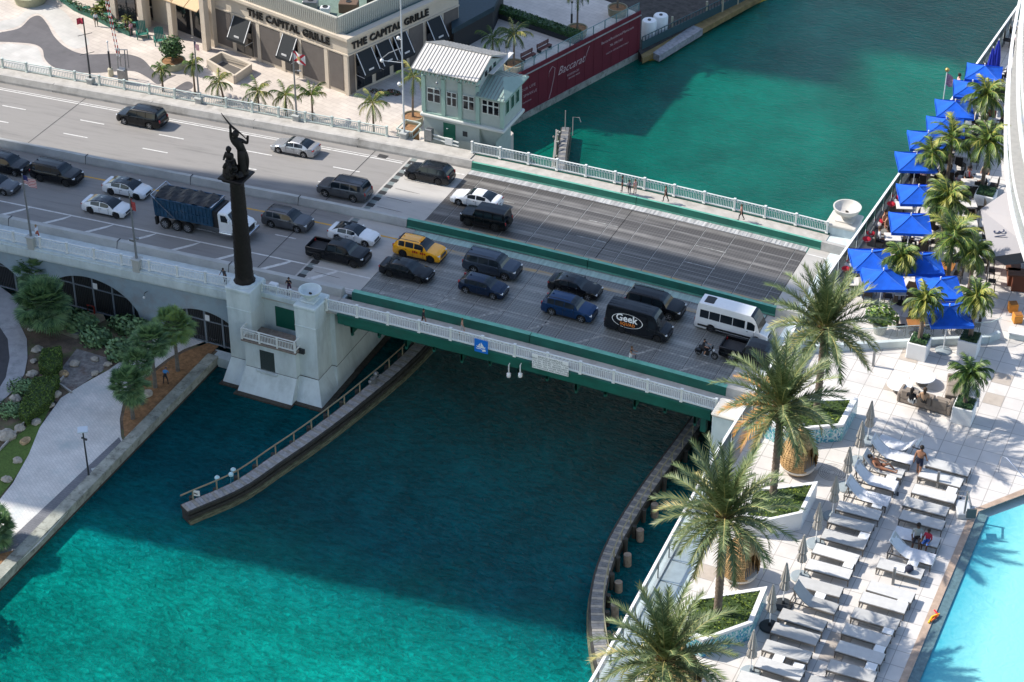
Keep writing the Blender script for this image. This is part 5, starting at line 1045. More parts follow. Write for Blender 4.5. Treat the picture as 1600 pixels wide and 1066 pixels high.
for poly, lb, mo in PLS:
    P = [T(x, y, 1.0) for x, y in poly]; c = sum(P, Vector())/len(P); t = thing('planter', lb, 'planter', (c.x, c.y, DK), 0, 'angular planters along the pool deck edge')
    inn = [c+(p-c)*.86 for p in P]; mb = MB(); n = len(P)
    for i in range(n):
        a, b, ia, ib = P[i], P[(i+1) % n], inn[i], inn[(i+1) % n]
        mb.loft([[Vector((v.x, v.y, z)) for v in (a, b, ib, ia)] for z in (DK, DK+1.0)], True, True, 0)
    wpart('walls', mb, concw if 0 else white, t)
    hb = MB(); hedge_box(hb, [(p.x, p.y) for p in inn], DK+.3, DK+.98, 130, .08); wpart('hedge', hb, deckhedge, t)
    if mo:
        ms_ = MB()
        for i in (0, 1, 2):
            a, b = P[i], P[(i+1) % n]; nn = (b-a).normalized().cross(Vector((0, 0, 1))); s_ = 1 if nn.dot(a-c) > 0 else -1; o_ = nn*s_*.012; ms_.quad(*[Vector((v.x+o_.x, v.y+o_.y, z)) for v, z in ((a, DK+.02), (b, DK+.02), (b, DK+.86), (a, DK+.86))])
        wpart('mosaic', ms_, mosm, t)
def dpb(px, py): p = T(px, py, .9); return (p.x, p.y, DK+.6)
date_palm('tall date palm next to the white passenger van, uppermost at the deck edge', dpb(1276, 640), 5.0, 11)
date_palm('date palm with dry orange fronds leaning over the bridge rail', dpb(1208, 772), 5.2, 23, old=radians(190))
date_palm('large date palm with full green crown in the third planter', dpb(1121, 958), 5.5, 5, L=3.1)
date_palm('lowest date palm, trunk cut by the bottom edge', tuple(T(1034, 1128, .9)[:2])+(DK+.6,), 3.6, 42)
# hanging pods
wick = mat('wicker', (.42, .27, .12), .8, var=.35, scale=7, bump=1.0, bscale=14); wickd = mat('wicker_shade', (.12, .07, .03), .9)
def pod_(label, px, py):
    p = T(px, py); t = thing('wicker_pod', label, 'lounge pod', (p.x, p.y, DK), radians(-20), 'teardrop wicker pods between the planters')
    pr = [(.42, .02), (.66, .15), (.84, .5), (.90, .85), (.83, 1.2), (.64, 1.6), (.42, 1.95), (.21, 2.25), (.10, 2.5), (.05, 2.6)]; b = MB(); n = 30
    for i in range(len(pr)-1):
        (r0, z0), (r1, z1) = pr[i], pr[i+1]
        for k in range(n):
            am = 2*pi*(k+.5)/n
            if .3 < (z0+z1)/2 < 1.75 and abs((am+pi) % (2*pi)-pi) < .75*(1-abs((z0+z1)/2-.9)/1.1): continue
            a0, a1 = 2*pi*k/n, 2*pi*(k+1)/n; b.quad(*[(r*cos(a), r*sin(a), z) for r, z, a in ((r0, z0, a0), (r0, z0, a1), (r1, z1, a1), (r1, z1, a0))], 1 if False else 0)
    b.build('shell', [wick], t); b = MB()
    for k in range(30): a = 2*pi*k/30; b.tube([((r+.012)*cos(a), (r+.012)*sin(a), z) for r, z in pr if not (.3 < z < 1.75 and abs((a+pi) % (2*pi)-pi) < .7*(1-abs(z-.9)/1.1))], .018, 4)
    for i in range(22):
        z = .15+i*.11; r = interp([(2.6, .05), (2.5, .10), (2.25, .22), (1.95, .45), (1.6, .70), (1.2, .90), (.85, .98), (.5, .92), (.15, .72), (0, .45)], z) if False else None
    pr2 = pr[::-1]
    for i in range(22):
        z = .12+i*.11
        for (r1, z1), (r0, z0) in zip(pr2, pr2[1:]):
            if z0 <= z <= z1: r = r0+(r1-r0)*(z-z0)/(z1-z0)
        gap = .75*(1-abs(z-.9)/1.1) if .3 < z < 1.75 else 0; m_ = 24
        b.tube([((r+.02)*cos(gap+(2*pi-2*gap)*j/m_), (r+.02)*sin(gap+(2*pi-2*gap)*j/m_), z) for j in range(m_+1)], .016, 4)
    b.build('weave', wick, t); b = MB(); b.lathe((0, 0, .28), [(.001, 0), (.8, 0), (.85, .12), (.8, .2), (.001, .22)], 20); b.build('cushion', mat('cushion_cream', (.5, .47, .42), .9), t); b = MB(); b.ball((0, 0, 2.68), .13, 8); b.build('finial', white, t)
pod_('wicker pod nearest the bridge between the first two planters', 1246, 735); pod_('wicker pod half hidden behind the big date palm crown', 1154, 902); pod_('lowest wicker pod just under the bottom palm crown', 1062, 1078)
# loungers
cush = mat('sling_white', (.50, .50, .49), .85, var=.08, scale=3)
_nt = cush.node_tree; _oi = N(_nt, 'ShaderNodeObjectInfo'); _mr = N(_nt, 'ShaderNodeMapRange'); _mr.inputs[3].default_value = .78; _mr.inputs[4].default_value = 1.18; _nt.links.new(_oi.outputs['Random'], _mr.inputs[0]); _sc = N(_nt, 'ShaderNodeVectorMath', operation='SCALE'); _b = _nt.nodes['Principled BSDF']; _nt.links.new(_b.inputs['Base Color'].links[0].from_socket, _sc.inputs[0]); _nt.links.new(_mr.outputs[0], _sc.inputs[3]); _nt.links.new(_sc.outputs[0], _b.inputs['Base Color'])
frm = mat('lounger_frame', (.16, .145, .13), .5, metal=.3); towel = mat('towel', (.66, .67, .70), .9, var=.05, scale=9, bump=.5)
def lounger_proto(raised=False, tow=False, nm='sun_lounger'):
    t = thing(nm, 'x', 'sun lounger', (0, 0, -50), 0, 'white sun loungers on the pool deck'); w = .36
    b = MB()
    for s_ in (1, -1): b.bar((-1, s_*w, .33), (1, s_*w, .33), .04, .05)
    for x in (-1, 1): b.bar((x, -w, .33), (x, w, .33), .05, .04)
    b.build('frame', frm, t)
    for x in (-.98, .98):
        for s_ in (1, -1): b = MB(); b.bar((x, s_*w, 0), (x, s_*w, .33), .045); b.build('leg', frm, t)
    for x in (-.98,): b = MB(); b.bar((x, -w, .06), (x, w, .06), .03); b.bar((x+.55, -w, .3), (x+.55, w, .3), .03); b.build('stretcher', frm, t)
    b = MB(); xa = -.15 if raised else -1.0; n = 10; R_ = []
    for i in range(n+1): x = 1.0+(xa-1.0)*i/n; R_.append([Vector((x, -w+.01, .36)), Vector((x, w-.01, .36)), Vector((x, w-.01, .40)), Vector((x, -w+.01, .40))])
    if raised:
        for k, (x, z) in enumerate(((-.4, .50), (-.65, .72), (-.85, .95), (-.95, 1.08))): R_.append([Vector((x, -w+.01, z)), Vector((x, w-.01, z)), Vector((x+.03, w-.01, z+.04)), Vector((x+.03, -w+.01, z+.04))])
    b.loft(R_, True, True, 0, raised); b.build('sling', cush, t)
    if raised: b = MB(); b.bar((-.75, -w+.05, .36), (-.9, -w+.05, .98), .03); b.bar((-.75, w-.05, .36), (-.9, w-.05, .98), .03); b.build('backrest_strut', frm, t)
    return t
KF = Kit(lounger_proto()); KR = Kit(lounger_proto(True))
def towel_on(par_loc, rz, label, raised=True, full=True):
    t = thing('towel', label, 'towel', par_loc, rz); b = MB(); w = .37; prof = [(1.04, .2), (1.03, .425), (.5, .43), (-.15, .42), (-.4, .57), (-.65, .79), (-.86, 1.02), (-.97, 1.15), (-1.03, .9)] if raised else [(.2, .42), (-.3, .425), (-.8, .43), (-1.03, .44), (-1.06, .2)]
    if not full: prof = prof[:4] if not raised else prof[3:]
    R_ = []
    for i in range(len(prof)-1):
        for k in range(4):
            f = k/4; x = prof[i][0]*(1-f)+prof[i+1][0]*f; z = prof[i][1]*(1-f)+prof[i+1][1]*f; R_.append([Vector((x, y*(1+random.uniform(-.04, .04)), z+.012+random.uniform(0, .02)-(.05 if abs(y) > w*.95 else 0))) for y in (-w-.03, -w*.6, -w*.2, w*.2, w*.6, w+.03)])
    b.loft(R_, False, False, 0, True, closed=False); b.build('fabric', towel, t); return t
LR = 0.0
def lg(px, py, h=.38): p = T(px, py, h); return (p.x, p.y, DK+.015)
LEFT = [('r', 1393, 711), ('r', 1379, 733), ('r', 1367, 752), ('r', 1355, 776), ('f', 1342, 798), ('f', 1330, 818), ('f', 1319, 843), ('f', 1306, 866), ('f', 1295, 890), ('f', 1280, 917), ('r', 1273, 942), ('f', 1254, 969), ('f', 1243, 991), ('f', 1230, 1018), ('f', 1218, 1045), ('f', 1190, 1067)]
RIGHT = [('f', 1482, 730), ('f', 1470, 747), ('f', 1460, 772), ('f', 1447, 792), ('f', 1441, 813), ('f', 1433, 840), ('r', 1424, 866), ('f', 1407, 889), ('f', 1392, 925), ('f', 1381, 942), ('f', 1368, 967), ('f', 1354, 993), ('f', 1344, 1020), ('f', 1331, 1049), ('f', 1300, 1075)]
for row, nm in ((LEFT, 'row nearer the river'), (RIGHT, 'row nearer the pool')):
    for i, (k, px, py) in enumerate(row):
        d = 'raised-back' if k == 'r' else 'flat'
        (KR if k == 'r' else KF).put(lg(px, py), random.uniform(-.03, .03), 'white %s lounger, %s from the top in the %s' % (d, ORD[i], nm))
q = lg(1404, 697); KR.put(q, radians(170), 'raised lounger facing the river at the top, draped with a white towel')
towel_on(q, radians(170), 'white towel draped over the topmost lounger facing the other way')
for i, lb in ((0, 'white towel over the lounger above the sunbather'), (2, 'white towel over the raised lounger below the sunbather'), (3, 'white towel hanging from the fourth raised lounger beside the closed umbrellas')):
    towel_on(lg(*LEFT[i][1:]), 0, lb)
towel_on(lg(*RIGHT[6][1:]), 0, 'white towel over the only raised lounger in the pool side row'); towel_on(lg(*RIGHT[5][1:]), 0, 'blue and white towel beside the two seated people', False)
# side tables
def tbl():
    t = thing('side_table', 'x', 'side table', (0, 0, -50), 0, 'small white side tables between the loungers'); b = MB(); b.bb((0, 0, .36), (.46, .46, .05), .01); b.build('top', white, t)
    for x in (-.2, .2):
        for y in (-.2, .2): b = MB(); b.bar((x, y, 0), (x, y, .34), .03); b.build('leg', frm, t)
    return t
KT = Kit(tbl())
TB = [(1393, 746, 'at the foot of the sunbather lounger'), (1371, 790, 'below the fourth raised lounger of the river row'), (1350, 838, 'between the sixth and seventh loungers of the river row'), (1326, 883, 'between the eighth and ninth loungers of the river row'), (1281, 932, 'above the raised lounger with no towel'), (1217, 1029, 'near the bottom left umbrella base'), (1247, 1043, 'between the two lowest river row loungers'), (1487, 767, 'with dark slippers beneath it near the pool lift'), (1427, 880, 'beside the raised towel lounger near the seated people'), (1412, 937, 'between the ninth and tenth loungers of the pool row'), (1388, 986, 'between the eleventh and twelfth loungers of the pool row'), (1374, 1015, 'third from the bottom in the pool row'), (1361, 1042, 'lowest beside the pool row loungers')]
for px, py, d in TB: KT.put(lg(px, py, .36), 0, 'small square white side table %s' % d)
# closed beige umbrellas
def cl_umb(base):
    t = thing('closed_umbrella', 'x', 'umbrella', (0, 0, -50), 0, 'closed beige umbrellas beside the river row of loungers'); b = MB(); b.lathe((0, 0, 0), [(.42, 0), (.44, .05), (.4, .1), (.08, .13), (.05, .3), (.001, .3)], 20); b.build('base', base, t)
    b = MB(); b.tube([(0, 0, .1), (0, 0, 2.35)], .025, 8); b.build('pole', white, t); b = MB(); n = 20; R_ = []
    for z, r in ((.95, .17), (1.05, .20), (1.3, .15), (1.42, .12), (1.5, .19), (1.7, .15), (2.1, .08), (2.42, .03)): R_.append([Vector((r*(1+.35*(k % 2)-.15)*cos(2*pi*k/n), r*(1+.35*(k % 2)-.15)*sin(2*pi*k/n), z)) for k in range(n)])
    b.loft(R_, True, True, 0, False); b.build('canopy', mat('canopy_beige', (.42, .40, .37), .9, var=.15, scale=7), t)
    b = MB(); b.lathe((0, 0, 1.36), [(.14, 0), (.14, .05)], 12); b.build('strap', mat('canopy_strap', (.3, .28, .26), .9), t); return t
bdark = mat('base_black', (.03, .035, .04), .5); KU = Kit(cl_umb(mat('base_grey', (.28, .33, .36), .5))); KU2 = Kit(cl_umb(bdark))
UB = [(1355, 690, 0, 'standing in the shade right of the first planter'), (1340, 722, 0, 'beside the towel draped loungers at the top'), (1321, 762, 0, 'between the second planter and the fourth raised lounger'), (1300, 808, 0, 'at the head of the fifth lounger of the river row'), (1274, 851, 0, 'at the head of the seventh lounger of the river row'), (1250, 902, 0, 'at the head of the ninth lounger of the river row'), (1223, 946, 1, 'on a dark base left of the raised lounger with no towel'), (1202, 980, 1, 'on a black base beside the third planter'), (1172, 1052, 0, 'nearest the bottom edge under the mosaic planter')]
for px, py, k, d in UB: p = T(px, py); (KU2 if k else KU).put((p.x, p.y, DK), random.uniform(0, 1), 'closed beige umbrella %s' % d)
# bollard lights and small signs
def bol(label, px, py, h=.95, w=.12, m=None):
    p = T(px, py); t = thing('light_bollard', label, 'bollard', (p.x, p.y, DK), 0, 'slim metal light bollards'); b = MB(); b.bb((0, 0, h/2), (w, w, h), .01); b.build('post', m or steel, t); b = MB(); b.bb((w/2, 0, h*.8), (.01, w*.6, h*.25), .002); b.build('lens', white, t)
bol('grey bollard standing alone on the pale tiles above the round tables', 1364, 572); bol('grey bollard crossing the second pool row lounger', 1464, 762); bol('grey bollard in front of the lounger with the dark bag', 1395, 913)
# round tables, sofas and boxed palms
for px, py, lb in ((1406, 600, 'left round white coffee table in front of the sofa'), (1442, 588, 'right round white coffee table next to the corner sofa')):
    p = T(px, py, .45); t = thing('round_table', lb, 'table', (p.x, p.y, DK), 0, 'round white tables by the sofa'); b = MB(); b.lathe((0, 0, .42), [(.001, 0), (.6, 0), (.64, .02), (.62, .05), (.001, .05)], 32); b.build('top', white, t); b = MB(); b.lathe((0, 0, 0), [(.3, 0), (.3, .02), (.05, .05), (.05, .42)], 16); b.build('pedestal', frm, t)
sofm = mat('sofa_taupe', (.25, .21, .175), .9, var=.12, scale=5)
def sofa(label, loc, rz, n=3, col=sofm, nm='sofa', group=None, wd=.8, arms=True, cush_=None):
    t = thing(nm, label, 'sofa', loc, rz, group)
    L0 = n*wd; b = MB(); b.bb((0, 0, .18), (L0, .85, .26), .03); b.build('base', col, t)
    for i in range(n): b = MB(); b.bb((-L0/2+wd*(i+.5), .05, .39), (wd-.03, .7, .17), .05); b.build('seat_cushion', cush_ or col, t); b = MB(); b.bb((-L0/2+wd*(i+.5), -.36, .55), (wd-.03, .18, .5), .05); b.build('back_cushion', col, t)
    if arms:
        for s_ in (1, -1): b = MB(); b.bb((s_*(L0/2+.06), 0, .3), (.16, .88, .55), .04); b.build('armrest', col, t)
    return t
p = T(1447, 622, .4); sofa('taupe three-seat sofa with two people facing the round tables', (p.x, p.y, DK), radians(-4))
p = T(1492, 608, .3); sofa('taupe sofa mostly hidden behind the small palm', (p.x, p.y, DK), radians(100), 2)
def seatp(px, py, h): p = T(px, py, h); return p
p = T(1424, 622, .75); person('person in black top sitting on the left side of the taupe sofa', (p.x, p.y, DK), radians(86), 'sit', (.012, .012, .015), (.6, .6, .58), skin=1, seat=.47, long_hair=True)
p = T(1444, 622, .75); person('person in tan top sitting on the taupe sofa beside the one in black', (p.x, p.y, DK), radians(95), 'sit', (.42, .27, .17), (.03, .03, .03), skin=0, hair=1, seat=.47, long_hair=True)
p = T(1434, 744); person('shirtless person in navy swim shorts walking barefoot between the lounger rows', (p.x, p.y, DK), radians(80), 'walk', None, (.01, .015, .04), skin=1, long_='bare', shoes=None, h=1.82)
p = T(1379, 733, .4); person('sunbather with tanned legs lying on the third lounger', (p.x-.1, p.y, DK+.015), 0, 'recline', (.25, .10, .05), (.35, .14, .08), skin=1, long_='bare', shoes=None, seat=.42, h=1.66, sleeve=False, long_hair=True)
p = T(1437, 842, .4); person('person in grey shirt sitting on a pool row lounger beside a child', (p.x-.1, p.y-.12, DK), radians(-80), 'sit', (.35, .37, .36), (.05, .04, .04), skin=2, seat=.44, long_=False)
p = T(1450, 845, .4); person('small person in red top and blue shorts on the pool row lounger', (p.x, p.y-.12, DK), radians(-100), 'sit', (.45, .03, .06), (.05, .14, .45), skin=2, seat=.44, h=1.4, long_=False)
p = T(1420, 893, .42); t = thing('beach_bag', 'dark striped bag and white cloth on the eighth pool row lounger', 'bag', (p.x, p.y, DK+.42)); b = MB(); b.ball((0, 0, .17), .2, 10, 0, .1, .9); b.build('bag', mat('bag_navy', (.02, .025, .05), .8), t); b = MB(); b.tube([(-.12, 0, .3), (0, 0, .5), (.12, 0, .3)], .015, 5); b.build('handle', frm, t); b = MB(); b.bb((-.4, 0, .03), (.5, .4, .06), .02); b.build('cloth', towel, t)
for px, py, lb in ((1498, 780, 'pair of black slippers beside the white side table'), (1458, 868, 'pair of dark slippers on the tiles by the seated people'), (1400, 772, 'dark slippers under the towel draped lounger')):
    p = T(px, py); t = thing('slippers', lb, 'slippers', (p.x, p.y, DK)); 
    for s_ in (-.08, .08): b = MB(); b.bb((s_, 0, .03), (.1, .27, .05), .02, .2); b.build('slipper', bdark, t)
# pool lift and handrail
p = T(1504, 800); t = thing('pool_lift', 'white and grey pool access lift with a tall mast at the pool corner', 'pool lift', (p.x, p.y, DK), radians(-70)); b = MB(); b.bb((0, 0, .15), (1.1, .65, .3), .04); b.build('base_box', mat('lift_white', (.5, .52, .54), .5), t); b = MB(); b.tube([(.45, 0, .3), (.45, 0, 1.6)], .05, 8); b.tube([(.45, 0, 1.55), (1.3, .1, 1.35)], .04, 6); b.build('mast', steel, t); b = MB(); b.tube([(-.5, -.25, .3), (-.5, -.25, .8), (-.5, .25, .8), (-.5, .25, .3)], .03, 6); b.build('push_handle', steel, t); b = MB(); b.bb((1.3, .1, .9), (.45, .45, .06), .02); b.bb((1.5, .1, 1.15), (.06, .45, .5), .02); b.build('seat', mat('lift_seat', (.12, .14, .15), .6), t)
t = thing('pool_handrail', 'curved chrome handrail descending into the pool at the right edge', 'handrail', tuple(T(1560, 738))); b = MB(); a = T(1560, 738); c = T(1600, 770); b.tube([a, a+Vector((0, 0, .95)), a+Vector((.3, -.1, 1.0)), c+Vector((0, 0, .75)), c+Vector((.3, -.3, .3))], .025, 6); wpart('rail', b, chrome, t)
p = T(1460, 964); t = thing('pool_noodles', 'red, orange and yellow curved toys on the pool coping', 'pool toy', (p.x, p.y, DK+.02), 0)
for k, (c, pts) in enumerate((('red', [(-.1, .35), (.12, .12), (.05, -.2)]), ('yel', [(.16, .2), (-.08, -.1), (-.12, -.55)]), ('org', [(.14, .1), (.05, -.15), (-.05, -.4)]))):
    b = MB(); b.tube([(x, y, .05) for x, y in pts], .04, 6); b.build('ring', mat('toy_'+c, {'red': (.7, .02, .03), 'yel': (.85, .55, .01), 'org': (.8, .2, .02)}[c], .5), t)
# drains
b = MB(); p = T(1300, 738)
for i in range(6): b.tube([(p.x+(.15+i*.1)*cos(k*pi/12), p.y+(.15+i*.1)*sin(k*pi/12), DK+.004) for k in range(25)], .014, 4)
struct('drain_grate', b, mat('drain_metal', (.3, .3, .3), .5))
# ---------------- terrace restaurant ----------------
ub = mat('umbrella_blue', (.0, .09, .56), .8, var=.2, scale=2); ubd = mat('umbrella_blue_closed', (.005, .02, .32), .8)
def umb():
    t = thing('blue_umbrella', 'x', 'umbrella', (0, 0, -50), 0, 'open blue umbrellas of the terrace restaurant'); s_ = 1.08; b = MB(); n = 6; z0, z1 = 2.25, 2.72
    for k in range(4):
        a = [(-s_, -s_), (s_, -s_), (s_, s_), (-s_, s_)]; p, q = Vector((*a[k], z0)), Vector((*a[(k+1) % 4], z0)); top = Vector((0, 0, z1)); rows = []
        for i in range(n+1):
            f = i/n; rows.append([(p.lerp(q, j/n)).lerp(top, f)+Vector((0, 0, -.07*sin(pi*j/n)*(1-f)**1-.05*sin(pi*f))) for j in range(n+1)])
        b.add([v for r in rows for v in r], [(i*(n+1)+j, i*(n+1)+j+1, (i+1)*(n+1)+j+1, (i+1)*(n+1)+j) for i in range(n) for j in range(n)], 0, True)
        b.quad(p, q, q-Vector((0, 0, .16)), p-Vector((0, 0, .16)))
    b.build('canopy', ub, t); b = MB()
    for a in ((-s_, -s_), (s_, -s_), (s_, s_), (-s_, s_)): b.bar((0, 0, z1-.06), (a[0]*.97, a[1]*.97, z0-.03), .025)
    b.build('ribs', steel, t); b = MB(); hs = mat('umbrella_seam', (.02, .14, .62), .8)
    for a in ((-s_, -s_), (s_, -s_), (s_, s_), (-s_, s_)): b.tube([(a[0]*f, a[1]*f, z0+(z1-z0)*(1-f)+.012-.05*sin(pi*(1-f))) for f in (1, .75, .5, .25, 0)], .016, 4)
    b.build('seam', hs, t); b = MB(); b.tube([(0, 0, 0), (0, 0, z1+.12)], .03, 8); b.build('pole', white, t); b = MB(); b.lathe((0, 0, 0), [(.4, 0), (.42, .05), (.36, .1), (.05, .14)], 18); b.build('base', mat('base_grey', (.28, .33, .36), .5), t); b = MB(); b.ball((0, 0, z1+.14), .05, 6); b.build('finial', white, t); return t
KB = Kit(umb()); UM = [(1539, 101, 10), (1520, 127, 14), (1493, 157, 18), (1479, 184, 16), (1451, 206, 20), (1433, 239, 22), (1436, 290, 22), (1424, 335, 20), (1363, 392, 24), (1381, 421, 24), (1441, 397, 24), (1470, 435, 24), (1484, 477, 26)]
UL = ['uppermost open blue umbrella, nearest the closed blue pair', 'second open blue umbrella from the top, half behind palm fronds', 'third open blue umbrella from the top, touching the handrail line', 'fourth open blue umbrella from the top, overlapping the one below', 'fifth open blue umbrella from the top at the handrail', 'sixth open blue umbrella from the top beside two small palms', 'blue umbrella above the first red-cushioned sofa', 'blue umbrella shading the sunlit couple on the sofa', 'blue umbrella directly above the lowest river side blue umbrella', 'large blue umbrella over the white tiles, lowest along the river side', 'blue umbrella mostly hidden behind two palms in the middle', 'blue umbrella above the palm boxes, right of the large one', 'lowest blue umbrella glimpsed between the two boxed palms']
for (px, py, a), lb in zip(UM, UL): p = T(px, py, 2.8); KB.put((p.x, p.y, DK), radians(a), lb)
for px, py, lb in ((1560, 70, 'closed dark blue umbrella, taller right one of the pair'), (1551, 82, 'closed dark blue umbrella, left one of the pair')):
    p = T(px, py, 2.5); t = thing('closed_blue_umbrella', lb, 'umbrella', (p.x, p.y, DK), 0); b = MB(); b.tube([(0, 0, 0), (0, 0, 2.9)], .03, 6); b.build('pole', white, t); n = 16; b = MB(); b.loft([[Vector((r*(1+.3*(k % 2))*cos(2*pi*k/n), r*(1+.3*(k % 2))*sin(2*pi*k/n), z)) for k in range(n)] for z, r in ((.7, .12), (.9, .22), (1.6, .2), (2.3, .12), (2.8, .03))], True, True); b.build('canopy', ubd, t)
# small palms
spA = mat('areca_leaf', (.11, .18, .03), .5, var=.3, scale=1.5); spB = mat('areca_dark', (.025, .065, .015), .5, var=.3, scale=1.5); spC = mat('areca_yellow', (.30, .30, .06), .5, var=.3, scale=2)
def spalm(label, px, py, H, seed, L=1.7, nf=22, box=None, z0=0., el0=78, hang=.35, ll=.46, n=24):
    p = T(px, py, H+z0); t = thing('terrace_palm', label, 'palm tree', (p.x, p.y, DK+z0), 0, 'small feathery palms of the roof terrace')
    a, c = coco_mesh(H, L*.78, int(nf*1.15), seed, ll, hang, .0, el0, -30, n, .05); a.build('trunk', trunkm, t); c.build('crown', [spA, spB, spC], t); return p
spalm('small palm behind the curved balcony at the upper right', 1540, 150, 3.4, 101, 2.0, 24); spalm('slim palm with long arching fronds between two blue umbrellas', 1489, 215, 3.6, 102, 1.9, 16, hang=.15)
spalm('small palm left of the slim one beside the sixth blue umbrella', 1456, 238, 3.0, 103, 1.5, 14, hang=.2); spalm('tall palm growing from the white box near the grey awning', 1545, 222, 3.8, 104, 2.1, 22)
spalm('dense bushy dark palm above the centre of the terrace', 1480, 312, 2.8, 105, 1.9, 40); spalm('bright green palm over the hidden blue umbrella', 1490, 370, 3.4, 106, 2.3, 22, hang=.15); spalm('yellowish palm drooping over the river side umbrellas', 1408, 402, 2.8, 107, 1.5, 20)
spalm('small dark palm at the left of the bar stools', 1523, 395, 2.8, 112, 1.5, 20)
def pbox(label, px, py, w=1.0, h=.95, rz=-.0):
    p = T(px, py, h); t = thing('planter_box', label, 'planter', (p.x, p.y, DK), rz, 'square white planter boxes'); b = MB(); b.bb((0, 0, h/2), (w, w, h), .03); b.build('box', white, t); b = MB(); hedge_box(b, [(-w*.42, -w*.42), (w*.42, -w*.42), (w*.42, w*.42), (-w*.42, w*.42)], h-.1, h+.16, 220, .07); b.build('ground_cover', [leafB, leafB, leafA], t); return (p.x, p.y)
for px, py, cy, lb, lp, sd in ((1437, 531, 468, 'white planter box left of the gap in the glass screen', 'small dark palm in the left box at the glass screen', 108), (1516, 527, 455, 'white planter box at the right end of the glass screen', 'small palm in the right box at the glass screen', 109), (1508, 631, 580, 'white planter box at the end of the taupe sofa', 'small palm in the box beside the taupe sofa', 110)):
    x, y = pbox(lb, px, py); H = 2.2 if sd != 110 else 1.6; t = thing('terrace_palm', lp, 'palm tree', (x, y, DK+.9), 0, 'small feathery palms of the roof terrace'); a, c = coco_mesh(H+.2, 1.2, 26, sd, .36, .4, .0, 78, -32, 24, .045); a.build('trunk', trunkm, t); c.build('crown', [spA, spB, spB if sd == 110 else spC], t)
pbox('white planter box between the terrace tables and the grey awning', 1541, 300, 1.1, 1.0)
p = T(1374, 520); t = thing('potted_shrub', 'leafy light green shrub behind the glass screen', 'shrub', (p.x, p.y, DK)); b = MB(); b.lathe((0, 0, 0), [(.001, 0), (.3, 0), (.4, .6), (.34, .6), (.001, .55)], 14); b.build('pot', concd, t); b = MB(); leaf_cloud(b, [((0, 0, 1.2), .6), ((.4, .1, 1.0), .45), ((-.4, 0, 1.05), .45)], 170, .14); b.build('foliage', [mat('shrub_light', (.16, .24, .04), .6, var=.3, scale=4), leafA], t)
# lounge sofas with cushions
gsof = mat('sofa_grey', (.19, .19, .175), .9, var=.12, scale=4)
redc = mat('cushion_red', (.55, .02, .04), .9); whc = mat('cushion_white', (.6, .58, .56), .9)
def pillow(px, py, m, lb, h=.6): p = T(px, py, h); p.x = max(p.x, edge_x(p.y)+.45); t = thing('cushion', lb, 'cushion', (p.x, p.y, DK+h-.14), random.uniform(0, 3), 'scatter cushions on the lounge sofas'); b = MB(); b.lathe((0, 0, 0), [(.12, 0), (.24, .1), (.25, .18), (.12, .28)], 8, a0=.4); b.build('pillow', m, t); b = MB(); b.tube([(.25*cos(k*.785), .25*sin(k*.785), .14) for k in range(9)], .012, 4); b.build('piping', whc, t)
def band(a, b): return (T(*a, .4)+T(*b, .4))/2
for a, b, lb, n in (((1399, 292), (1378, 325), 'grey lounge sofa with red cushions against the handrail, upper', 2), ((1372, 335), (1345, 372), 'grey lounge sofa with a dark throw and red cushions beside the couple', 3), ((1330, 392), (1312, 420), 'grey lounge sofa with red and white cushions at the river side, lower', 2)):
    A, B = T(*a, .4), T(*b, .4); c = (A+B)/2; sofa(lb, (max(c.x, edge_x(c.y)+.75), c.y, DK), radians(-90), n, gsof, 'lounge_sofa', 'grey lounge sofas along the handrail', .85)
PC = [(1391, 293, 0), (1385, 305, 0), (1378, 316, 0), (1388, 313, 1), (1359, 343, 0), (1366, 350, 1), (1348, 362, 0), (1341, 371, 0), (1328, 394, 0), (1333, 400, 1), (1319, 407, 0), (1325, 414, 1), (1311, 418, 0)]
for i, (px, py, c) in enumerate(PC): pillow(px, py, whc if c else redc, '%s scatter cushion, %s from the top along the river side sofas' % ('white' if c else 'red', ORD[i]))
for px, py, lb, w_, c, pose in ((1388, 345, 'left of the sunlit couple on the grey sofa, in swimwear', 1, (.4, .2, .13), 'sit'), (1392, 352, 'right of the sunlit couple, leaning forward by the blue umbrella', 0, (.55, .28, .18), 'sit')):
    p = T(px, py, .7); person(lb, (p.x-.2, p.y, DK), radians(-20), pose, None, c, skin=0, seat=.47, long_='bare', shoes=None)
# dining tables, chairs and diners
wdm = mat('table_wood', (.30, .13, .035), .6, var=.3, scale=5, stretch=(1, 6, 1)); tbm = mat('table_white', (.6, .58, .55), .6); chm = mat('chair_dark', (.035, .028, .022), .7, var=.2, scale=5)
def dtab(top, nm): 
    t = thing(nm, 'x', 'table', (0, 0, -50), 0, 'terrace dining tables'); b = MB(); b.bb((0, 0, .74), (.9, .8, .05), .01); b.build('top', top, t); b = MB(); b.tube([(0, 0, 0), (0, 0, .72)], .04, 8); b.lathe((0, 0, 0), [(.28, 0), (.28, .03), (.04, .05)], 12); b.build('pedestal', chm, t); return t
def dch():
    t = thing('dining_chair', 'x', 'chair', (0, 0, -50), 0, 'chairs around the terrace tables'); b = MB(); b.bb((0, 0, .45), (.46, .46, .06), .02); b.build('seat', chm, t); b = MB(); b.bb((-.22, 0, .72), (.05, .46, .5), .02); b.build('backrest', chm, t)
    for x in (-.2, .2):
        for y in (-.2, .2): b = MB(); b.bar((x, y, 0), (x, y, .43), .035); b.build('leg', chm, t)
    return t
KW, KP, KC = Kit(dtab(wdm, 'wooden_table')), Kit(dtab(tbm, 'dining_table')), Kit(dch())
